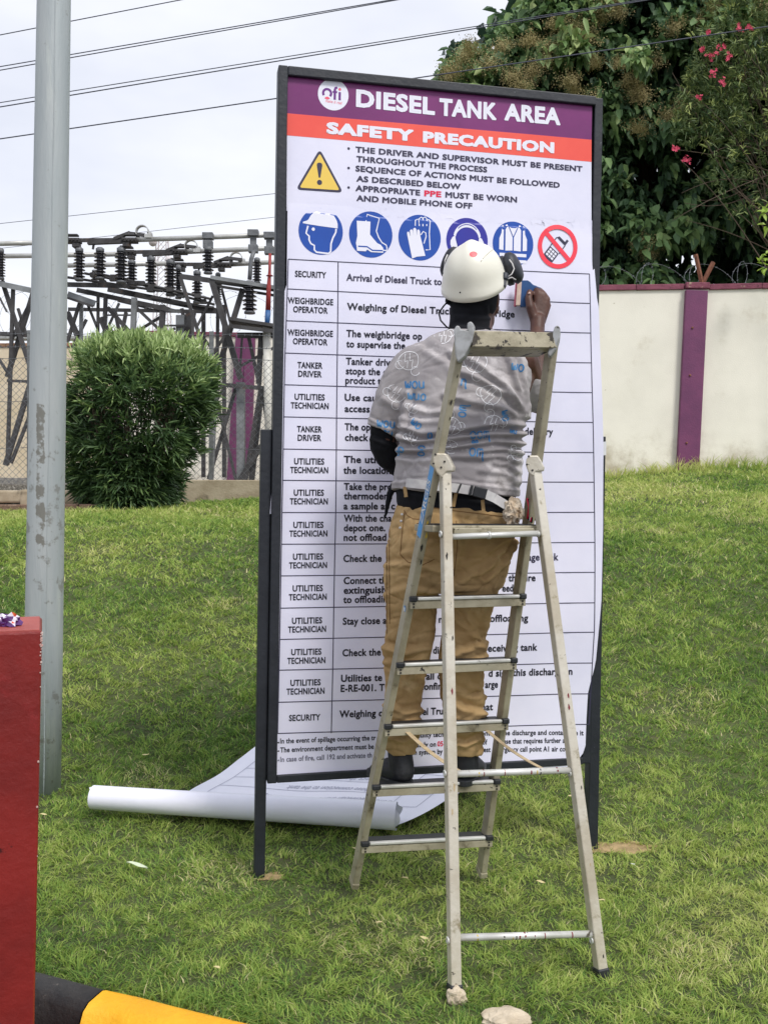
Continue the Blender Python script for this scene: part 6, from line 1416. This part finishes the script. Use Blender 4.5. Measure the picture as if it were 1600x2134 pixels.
mb = MB(); mb.tube([C(1490, 552, YA - 0.5), C(1484, 640, YA - 0.5)], 0.040, 14); mb.build('lower_sleeve', M_blut, t)
mb = MB(); mb.tube([C(1501, 236, YA - 0.5), C(1499, 330, YA - 0.5), C(1494, 430, YA - 0.5), C(1490, 551, YA - 0.5)], [0.022, 0.022, 0.036, 0.042], 14); mb.lathe(C(1499, 362, YA - 0.5), [(0.03, 0), (0.06, 0.006), (0.02, 0.03)], 14); mb.build('upper_sleeve', M_redt, t)
t = thing('control_cabinet', C(1008, 900, YA + 0.6), 'grey control cabinet on the lattice frame behind the bush', 'cabinet')
a, b = C(972, 585, YA + 0.6), C(1050, 790, YA + 0.6)
mb = MB(); mb.box((a + b) / 2, (abs(b.x - a.x) * 0.6, 0.3, abs(b.z - a.z))); mb.build('body', M_steell, t, bevel=0.01)
mb = MB(); mb.box((a + b) / 2 + Vector((0.06 + abs(b.x - a.x) * 0.3, 0.02, 0.05)), (0.10, 0.26, abs(b.z - a.z) * 1.05)); mb.build('cable_duct', M_steel, t)
mb = MB(); mb.box((a + b) / 2 + Vector((-0.26, 0.02, -0.2)), (0.12, 0.2, 0.35)); mb.build('side_box', M_steel, t, bevel=0.006)
# far communication tower
TY = 70.0; t = thing('radio_tower', (P(337, 1000, TY).x, TY, 1.8), 'faint red and white lattice radio mast far behind the switchyard', 'tower')
M_mast = mat('mast_paint', 'b9a7a8', 'cfcbcc', scale=0.25, rough=0.8)
zt_, zb_ = P(337, 500, TY).z, 1.8
for q, (sx, sy) in enumerate(((-1, -1), (1, -1), (1, 1), (-1, 1))):
    mb = MB(); mb.bar((t.location.x + sx * 0.9, TY + sy * 0.9, zb_), (t.location.x + sx * 0.35, TY + sy * 0.35, zt_), 0.07, 0.07); mb.build('leg', M_mast, t)
mb = MB(); nseg = 22
for i in range(nseg):
    f0, f1 = i / nseg, (i + 1) / nseg; r0_, r1_ = 0.9 - 0.55 * f0, 0.9 - 0.55 * f1; z0_, z1_ = zb_ + (zt_ - zb_) * f0, zb_ + (zt_ - zb_) * f1
    for sy in (-1, 1):
        mb.bar((t.location.x - r0_, TY + sy * r0_, z0_), (t.location.x + r1_, TY + sy * r1_, z1_), 0.04, 0.04); mb.bar((t.location.x + r0_, TY + sy * r0_, z0_), (t.location.x - r1_, TY + sy * r1_, z1_), 0.04, 0.04)
mb.build('lattice', M_mast, t)
for k, z in enumerate((0.97, 0.86, 0.72)): mb = MB(); mb.lathe((t.location.x + (0.6 if k % 2 else -0.55), TY - 0.6, zt_ - (1 - z) * 12), [(0.28, 0), (0.3, 0.25), (0.05, 0.4)], 14, (0.4, -1, 0)); mb.build('dish', M_mast, t)

# ---------------------------------------------------------------- overhead lines
M_cable = mat('dark_cable', '464958', rough=0.6)
def wire(p, q, Y0, Y1, rpx, label):
    a, b = P(*p, Y0), P(*q, Y1); d = b - a; A, B_ = a - d * 0.8, b + d * 2.4; mb = MB()
    mb.tube([A.lerp(B_, i / 24) for i in range(25)], rpx * (Y0 + Y1) / 2 / F_PX, 6)
    return tag(mb.build('power_line', M_cable, loc=A), label, 'cable', 'overhead power lines')
wire((0, 73), (370, 1), 15, 15, 1.1, 'topmost overhead line cutting the upper left corner')
wire((0, 139), (620, 33), 15, 15, 1.1, 'upper cable of the higher pair of overhead lines'); wire((0, 146.5), (620, 36.5), 15, 15.3, 1.1, 'lower cable of the higher pair of overhead lines')
wire((0, 214), (620, 114.5), 15, 15, 1.0, 'upper cable of the pair just above the sign'); wire((0, 223), (620, 120.5), 15, 15.3, 1.25, 'lower cable of the pair just above the sign')
wire((0, 289.5), (577, 205), 15, 15, 1.3, 'single overhead line passing behind the sign into the tree')
wire((0, 466), (577, 403), 24, 24, 0.6, 'thin line low in the sky above the busbars'); wire((200, 495), (577, 452), 26, 26, 0.5, 'thinnest line just over the upper busbar')

# ---------------------------------------------------------------- vegetation
def leaf_arrays(base, axis, nrm, L_, W_, fold=0.25, droop=0.2):
    """six-point leaves folded on the midrib; arrays of shape (n,3)"""
    axis = axis / np.linalg.norm(axis, axis=1, keepdims=True); side = np.cross(axis, nrm); side /= np.linalg.norm(side, axis=1, keepdims=True) + 1e-9
    up = np.cross(side, axis); L_ = L_[:, None]; W_ = W_[:, None]; dz = np.zeros_like(base); dz[:, 2] = -1
    pt = lambda t, s: base + axis * L_ * t + side * W_ * s + up * W_ * abs(s) * fold * 2 + dz * L_ * droop * t * t
    v = np.stack([pt(0, 0), pt(0.3, 0.46), pt(0.68, 0.40), pt(1, 0), pt(0.68, -0.40), pt(0.3, -0.46)], 1)
    i0 = np.arange(len(base))[:, None] * 6
    f = np.concatenate([i0 + np.array([[0, 1, 2, 3]]), i0 + np.array([[3, 4, 5, 0]])], 0)
    return v.reshape(-1, 3), f
def cloud(name, sprigs, dirs, per, L_, W_, m_, parent, vals, spread=0.9, droop=0.3, jit=0.05, upb=0.0):
    n = len(sprigs); k = n * per; b = np.repeat(sprigs, per, 0) + rng.normal(0, jit, (k, 3)); d = np.repeat(dirs, per, 0) + rng.normal(0, spread, (k, 3)); d[:, 2] += upb
    nr = rng.normal(0, 0.5, (k, 3)); nr[:, 2] += 1.0; nr[:, 1] -= 0.5
    v, f = leaf_arrays(b, d, nr, L_ * rng.uniform(0.6, 1.25, k), W_ * rng.uniform(0.7, 1.2, k), droop=droop)
    a = np.clip(np.repeat(vals, per) + rng.normal(0, 0.13, k), 0, 1)
    return np_mesh(name, v, f, [m_], attr=np.repeat(a, 6), parent=parent)
def ppts(px, py, Y):
    d = np.array(CF)[None] * F_PX + np.array(CR)[None] * (px - 800)[:, None] + np.array(CU)[None] * (1067 - py)[:, None]
    return np.array(CAM)[None] + d * (Y / d[:, 1])[:, None]
M_bark = mat('brown_bark', '5b4b3c', '44382d', scale=6, rough=0.9, bump=0.01, bscale=20, stretch=(4, 4, 0.8))
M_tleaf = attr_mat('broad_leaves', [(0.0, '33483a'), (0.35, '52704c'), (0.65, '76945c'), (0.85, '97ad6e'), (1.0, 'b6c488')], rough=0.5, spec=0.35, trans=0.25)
M_spray = mat('dry_flower_spray', 'b3a578', '9a9060', scale=8, rough=0.9)

# big broad-leaved tree behind the wall
tr_ = thing('broadleaf_tree', P(1330, 700, 18.6), 'big dark broad-leaved tree with tan flower sprays behind the right wall', 'tree')
mb = MB()
def limb(pts, r0, r1): 
    n = len(pts); mb.tube([Vector(p) for p in pts], [r0 + (r1 - r0) * i / (n - 1) for i in range(n)], 10)
tb_ = P(1330, 760, 18.6); limb([tb_ - Vector((0, 0, 1.6)), tb_, P(1335, 560, 18.6), P(1345, 380, 18.5)], 0.26, 0.17); limb([P(1345, 380, 18.5), P(1290, 200, 18.4), P(1210, 60, 18.4)], 0.16, 0.05); limb([P(1345, 380, 18.5), P(1400, 180, 18.6), P(1440, -60, 18.6)], 0.15, 0.05); limb([P(1338, 520, 18.6), P(1250, 380, 18.3), P(1120, 220, 18.2), P(1020, 140, 18.2)], 0.12, 0.03); limb([P(1340, 470, 18.6), P(1480, 330, 18.7), P(1640, 230, 18.7)], 0.13, 0.04); limb([P(1250, 380, 18.3), P(1180, 330, 17.8)], 0.05, 0.02)
mb.build('trunk', M_bark, tr_)
OUT = [(905, 175), (945, 110), (1000, 90), (1040, 62), (1075, 25), (1110, -20), (1180, -90), (1320, -150), (1500, -170), (1700, -120), (1830, 0), (1850, 250), (1800, 480), (1720, 600), (1240, 606), (1150, 500), (1080, 350), (960, 250)]
GAPS = [(1338, 352, 13), (1346, 372, 9), (1448, 348, 17), (1458, 330, 12), (1430, 372, 14), (1428, 526, 12), (1442, 513, 7), (1382, 520, 9), (1388, 540, 7), (1503, 483, 12), (1590, 478, 14), (1596, 492, 13), (1440, 552, 10), (1430, 568, 6), (1320, 380, 7), (1368, 360, 7), (1470, 443, 10), (1486, 448, 7), (1300, 345, 4), (1355, 325, 5), (1400, 470, 4), (1560, 455, 5), (1290, 470, 4), (1270, 540, 4)]
def tree_sprigs(n, y0, y1, gapk):
    px_ = rng.uniform(900, 1860, n); py_ = rng.uniform(-175, 610, n); k = in_poly(px_, py_, OUT); px_, py_ = px_[k], py_[k]
    for gx_, gy_, gr in GAPS: k = np.hypot(px_ - gx_, py_ - gy_) > gr * (1.05 if gapk < 1.1 else 1.25) + 12; px_, py_ = px_[k], py_[k]
    lump = np.array([noise.noise((x / 75, y / 62, 0.5)) + 0.5 * noise.noise((x / 30, y / 28, 2.5)) for x, y in zip(px_, py_)])
    Y_ = rng.uniform(y0, y1, len(px_)) - lump * 0.9 
    return px_, py_, Y_, lump
px_, py_, Y_, lp_ = tree_sprigs(10500, 17.0, 18.2, 1.0)
edge = np.array([min(math.hypot((x - a[0] - (b[0] - a[0]) * t), (y - a[1] - (b[1] - a[1]) * t)) for a, b in zip(OUT, OUT[1:]) for t in (max(0, min(1, ((x - a[0]) * (b[0] - a[0]) + (y - a[1]) * (b[1] - a[1])) / ((b[0] - a[0]) ** 2 + (b[1] - a[1]) ** 2))),)) for x, y in zip(px_, py_)])
k = (lp_ > -0.32) & (rng.random(len(px_)) < np.clip(0.55 + edge / 45 + 0.5 * (lp_ > 0.05), 0, 1)); px_, py_, Y_, lp_, edge = px_[k], py_[k], Y_[k], lp_[k], edge[k]
sp = ppts(px_, py_, Y_); dr = np.stack([0.2 * rng.normal(size=len(sp)), -0.5 + 0.2 * rng.normal(size=len(sp)), -0.55 + 0.3 * rng.normal(size=len(sp))], 1)
vals = 0.33 + 0.42 * np.clip(lp_, -0.6, 0.8) + 0.30 * np.clip((330 - py_) / 260, 0, 1) * np.clip((1330 - px_) / 250, 0, 1) + rng.normal(0, 0.08, len(sp))  # upper left paler: young leaf tips plus sunlit tone put into the colour
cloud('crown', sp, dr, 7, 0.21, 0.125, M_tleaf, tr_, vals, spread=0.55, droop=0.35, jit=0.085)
px_, py_, Y_, lp_ = tree_sprigs(7000, 18.6, 20.4, 1.15); sp = ppts(px_, py_, Y_)
k = rng.random(len(sp)) < 0.95; sp = sp[k]
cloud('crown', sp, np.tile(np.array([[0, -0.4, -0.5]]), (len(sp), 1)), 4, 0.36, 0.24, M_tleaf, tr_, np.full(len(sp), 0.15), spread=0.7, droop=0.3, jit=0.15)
def spray_mesh(seed, par, at):
    rr = random.Random(seed); mb = MB()
    for i in range(26):
        a = rr.uniform(0, 6.28); el = rr.uniform(-0.1, 1.3); l = rr.uniform(0.12, 0.30); d = Vector((math.cos(a) * math.cos(el), math.sin(a) * math.cos(el), math.sin(el)))
        e = Vector(at) + d * l; mb.tube([Vector(at), e], 0.0016, 3, smooth=False)
        for j in range(34):
            c = Vector(at) + d * l * rr.uniform(0.25, 1.15) + Vector([rr.gauss(0, 0.045) for _ in range(3)]); s = rr.uniform(0.006, 0.013); u = Vector([rr.gauss(0, 1) for _ in range(3)]).normalized(); v = u.orthogonal().normalized()
            mb.add([c + u * s, c + v * s, c - u * s, c - v * s], [(0, 1, 2, 3)])
    return mb.build('flower_spray', M_spray, par)
SPR = [(1087, 178), (1068, 160), (1112, 150), (1137, 128), (1150, 100), (1182, 168), (1195, 185), (1222, 76), (1192, 62), (1160, 50), (1322, 185), (1335, 200), (1308, 170), (1412, 238), (1395, 250), (1434, 212), (1425, 225), (1329, 268), (1343, 513), (1352, 528), (1335, 500), (982, 104), (968, 118), (936, 158), (948, 150), (1268, 10), (1290, 25), (1250, 30), (1480, 20), (1500, 30), (1455, 45), (1580, 22), (1560, 60), (1045, 95), (1020, 135), (1100, 85), (1240, 130), (1225, 215), (1400, 60), (1550, 160), (1290, 130), (1360, 130)]
src = None
for i, (x, y) in enumerate(SPR):
    c = P(x, y + 8, 16.75)
    if src is None or i in (1, 2):
        o = spray_mesh(i, tr_, c); src = (src or []) + [(o, c.copy())]
    else:
        s_, c0 = src[i % 3]; o = s_.copy(); COL.objects.link(o); o.parent = tr_; Rz = Matrix.Rotation(i * 1.7, 3, 'Z'); k_ = 0.75 + 0.5 * ((i * 37) % 10) / 10
        off = wloc(tr_); rel = Vector(c0) - off; o.rotation_euler = (0, 0, i * 1.7); o.scale = (k_, k_, k_); o.location = (Vector(c) - off) - (Rz @ rel) * k_

# oleander with pink flowers over the wall at the right
M_oleaf = attr_mat('narrow_leaves', [(0.0, '435638'), (0.4, '66794a'), (0.7, '8c9b60'), (1.0, 'b4c074')], rough=0.5, spec=0.35, trans=0.25)
M_twig = mat('grey_brown_twig', '6b5d50', '584b40', scale=10, rough=0.9)
M_pinkf = mat('pink_petals', 'e0506f', 'c63a5c', scale=20, rough=0.7)
ol = thing('oleander_tree', P(1640, 640, 16.0), 'straggly oleander with pink flower clusters reaching over the wall', 'tree')
mb = MB()
for i in range(46):
    rr = random.Random(i); start_x, start_y = rr.uniform(1600, 1720), rr.uniform(280, 620); end_x, end_y = rr.uniform(1390, 1600), rr.uniform(30, 460); end_x = max(end_x, 1400 + 0.5 * max(0, 150 - end_y)); droop = rr.uniform(-40, 90) if end_y > 250 else rr.uniform(-50, 10); depth = rr.uniform(15.6, 16.3)
    mb.tube([P(start_x + (end_x - start_x) * t, start_y + (end_y - start_y) * t + droop * math.sin(t * 3.14) * (0.6 + 0.4 * t), depth - 0.3 * t) for t in [j / 9 for j in range(10)]], [0.012 - 0.008 * j / 9 for j in range(10)], 5)
for i in range(5): mb.tube([P(1640 + i * 14, 760, 16.0), P(1630 + i * 22, 500, 16.0), P(1610 + i * 25, 200, 15.9)], [0.05, 0.035, 0.015], 7)
mb.build('stem', M_twig, ol)
n = 2300; px_ = rng.uniform(1385, 1760, n); py_ = rng.uniform(-60, 470, n)
bnd = np.interp(py_, [-60, 0, 60, 150, 260, 300, 380, 470], [1520, 1490, 1450, 1420, 1395, 1420, 1440, 1500])
dens = np.interp(py_, [-60, 250, 330, 470], [1, 1, 0.42, 0.22]); k = (px_ > bnd + rng.normal(0, 14, n)) & (rng.random(n) < dens * np.clip((px_ - bnd) / 40 + 0.35, 0, 1)); px_, py_ = px_[k], py_[k]
for gx_, gy_, gr in GAPS: k = np.hypot(px_ - gx_, py_ - gy_) > gr * 1.3 + 10; px_, py_ = px_[k], py_[k]
Y_ = rng.uniform(15.2, 16.2, len(px_)); sp = ppts(px_, py_, Y_)
dr = np.stack([-0.35 + 0.4 * rng.normal(size=len(sp)), -0.25 + 0.3 * rng.normal(size=len(sp)), 0.45 + 0.4 * rng.normal(size=len(sp))], 1)
vals = 0.42 + rng.normal(0, 0.16, len(sp)); vals[rng.random(len(sp)) < 0.07] = 0.95
cloud('crown', sp, dr, 8, 0.135, 0.021, M_oleaf, ol, vals, spread=0.5, droop=0.25, jit=0.03)
for i, (x, y, r_) in enumerate([(1502, 98, 11), (1514, 119, 9), (1483, 112, 8), (1461, 102, 7), (1540, 57, 8), (1561, 58, 7), (1483, 155, 9), (1504, 171, 10), (1457, 205, 8), (1405, 309, 9), (1431, 333, 11), (1476, 67, 4)]):
    rr = random.Random(i); mb = MB(); c = P(x, y, 15.0)
    for j in range(9):
        q = c + Vector([rr.gauss(0, 0.45) * r_ * 15 / F_PX for _ in range(3)]); ax_ = Vector((rr.gauss(0, 0.5), -1, rr.gauss(0.2, 0.5))).normalized(); u = ax_.orthogonal().normalized(); v = ax_.cross(u); s = 0.028
        for p5 in range(5):
            a = p5 * 1.2566; e = u * math.cos(a) + v * math.sin(a); f = u * math.cos(a + 0.9) + v * math.sin(a + 0.9); mb.add([q, q + e * s + ax_ * 0.006, q + (e + f) * s * 0.62 + ax_ * 0.012, q + f * s * 0.5 + ax_ * 0.004], [(0, 1, 2, 3)])
    mb.build('flower_cluster', M_pinkf, ol)
# slender sapling whose bright leaves reach in at the right edge
M_bright = attr_mat('bright_leaves', [(0.0, '7c9a36'), (0.5, '9fbd4c'), (1.0, 'c3d676')], rough=0.45, spec=0.35, trans=0.4)
sg = thing('sapling', P(1665, 1005, 14.1), 'slim sapling with bright yellow green leaves at the right edge', 'tree')
mb = MB(); mb.tube([P(1665, 1005, 14.1), P(1668, 760, 14.1), P(1655, 560, 14.1), P(1640, 430, 14.1)], [0.02, 0.015, 0.01, 0.005], 7)
for e in ((1590, 440), (1585, 540), (1600, 470), (1700, 480), (1715, 600), (1592, 555), (1625, 380)): mb.tube([P(1658, e[1] + 50, 14.1), P((1658 + e[0]) / 2, e[1] + 8, 14.05), P(*e, 14.0)], 0.0045, 5)
mb.build('trunk', M_twig, sg)
pts = [(1590, 440), (1596, 436), (1585, 540), (1592, 532), (1598, 548), (1590, 556), (1600, 470), (1605, 425), (1625, 380), (1700, 480), (1715, 600), (1640, 440), (1650, 500), (1690, 560), (1665, 420)]
sp = ppts(np.array([p[0] for p in pts], float), np.array([p[1] for p in pts], float), np.full(len(pts), 14.0))
cloud('crown', sp, np.tile(np.array([[-0.4, -0.3, 0.0]]), (len(sp), 1)), 4, 0.125, 0.055, M_bright, sg, np.full(len(sp), 0.5), spread=0.45, droop=0.3, jit=0.02)

# clipped oleander bush beside the pole
M_bleaf = attr_mat('bush_leaves', [(0.0, '33472f'), (0.35, '506b44'), (0.6, '748f58'), (0.82, 'a6bd78'), (1.0, 'c6d89a')], rough=0.42, spec=0.45, trans=0.22)  # pale end serves new growth and the sunlit top painted into leaf colour
bc = P(268, 1062, 11.4); bs = thing('oleander_bush', (bc.x, 11.4, gz(bc.x, 11.4)), 'dense rounded oleander bush with pale new growth on top, coloured as sunlit, beside the pole', 'bush')
PYS = [715, 735, 755, 790, 840, 900, 950, 1000, 1040, 1064]; PCX = [305, 296, 293, 295, 294, 291, 284, 274, 270, 268]; PHW = [26, 96, 120, 132, 138, 131, 110, 88, 78, 72]
mb = MB()
for i in range(70):
    rr = random.Random(i); a = rr.uniform(0, 6.28); r0_ = rr.uniform(0.05, 0.38); r1_ = rr.uniform(0.3, 0.86); ph = rr.uniform(735, 860)
    p0 = Vector((bc.x + r0_ * math.cos(a), 11.4 + r0_ * math.sin(a), 0)); p0.z = gz(p0.x, p0.y) - 0.02; q0 = P(293, ph, 11.4); q0 = q0 + Vector((r1_ * 0.85 * math.cos(a), r1_ * 0.85 * math.sin(a), 0))
    mb.tube([p0.lerp(q0, t) + Vector((0.06 * math.sin(t * 4 + i) * t, 0.05 * math.cos(t * 3 + i), 0.08 * math.sin(t * 3.14))) for t in [j / 6 for j in range(7)]], [0.013 - 0.008 * j / 6 for j in range(7)], 5)
mb.build('stem', M_twig, bs)
def bush(n, rlo, rhi, per, val0):
    py_ = rng.uniform(722, 1066, n); cx_ = np.interp(py_, PYS, PCX); hw = np.interp(py_, PYS, PHW); a = rng.uniform(0, 6.28, n); lum = np.array([noise.noise((math.cos(q) * 1.6, math.sin(q) * 1.6, y / 70)) for q, y in zip(a, py_)])
    r = rng.uniform(rlo, rhi, n) ** 0.7 * (1 + 0.5 * lum); R_ = hw * 11.4 / F_PX; x0 = ppts(cx_, py_, np.full(n, 11.4))
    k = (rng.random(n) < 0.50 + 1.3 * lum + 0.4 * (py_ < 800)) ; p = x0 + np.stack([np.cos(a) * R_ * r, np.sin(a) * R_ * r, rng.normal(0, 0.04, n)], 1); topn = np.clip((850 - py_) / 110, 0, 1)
    d = np.stack([np.cos(a) * 0.75 * (1 - 0.6 * topn), np.sin(a) * 0.75 * (1 - 0.6 * topn), 0.25 + 0.9 * topn - 0.35 * np.clip((py_ - 930) / 120, 0, 1)], 1); v = val0 + 0.42 * topn ** 1.5 + 0.16 * lum + rng.normal(0, 0.09, n)  # topn pales upper leaves: new growth plus painted sunlight
    return p[k], d[k], v[k], per
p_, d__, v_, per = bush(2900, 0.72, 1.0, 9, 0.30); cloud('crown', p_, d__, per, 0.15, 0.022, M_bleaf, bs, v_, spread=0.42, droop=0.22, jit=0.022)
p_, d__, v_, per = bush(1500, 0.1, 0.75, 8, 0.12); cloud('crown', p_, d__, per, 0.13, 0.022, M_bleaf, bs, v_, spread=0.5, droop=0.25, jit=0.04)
# crown top surface, pale new shoots with sunlight put into their colour
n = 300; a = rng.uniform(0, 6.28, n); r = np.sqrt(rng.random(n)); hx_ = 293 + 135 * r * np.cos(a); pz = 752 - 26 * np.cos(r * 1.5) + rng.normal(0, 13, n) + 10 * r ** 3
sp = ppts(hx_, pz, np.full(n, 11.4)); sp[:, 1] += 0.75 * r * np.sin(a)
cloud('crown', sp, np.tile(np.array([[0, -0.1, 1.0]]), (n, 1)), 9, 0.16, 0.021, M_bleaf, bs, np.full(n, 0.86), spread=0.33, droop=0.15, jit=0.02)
# loose shoots breaking the outline of the bush
n = 90; a = rng.uniform(0, 6.28, n); py_ = rng.uniform(742, 1010, n); hw = np.interp(py_, PYS, PHW); cx_ = np.interp(py_, PYS, PCX); ext = rng.uniform(0.95, 1.18, n)
sp = ppts(cx_, py_, np.full(n, 11.4)) + np.stack([np.cos(a) * hw * ext, np.sin(a) * hw * ext, np.zeros(n)], 1) * (11.4 / F_PX)
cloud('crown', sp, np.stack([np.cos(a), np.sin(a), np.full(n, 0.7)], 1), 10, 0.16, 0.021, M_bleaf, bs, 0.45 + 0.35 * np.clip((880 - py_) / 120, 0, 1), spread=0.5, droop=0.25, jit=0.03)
n = 60; px_ = rng.uniform(175, 420, n); pz = 748 - rng.uniform(4, 46, n) + 0.0011 * (px_ - 300) ** 2; sp = ppts(px_, pz, rng.uniform(11.0, 11.7, n))
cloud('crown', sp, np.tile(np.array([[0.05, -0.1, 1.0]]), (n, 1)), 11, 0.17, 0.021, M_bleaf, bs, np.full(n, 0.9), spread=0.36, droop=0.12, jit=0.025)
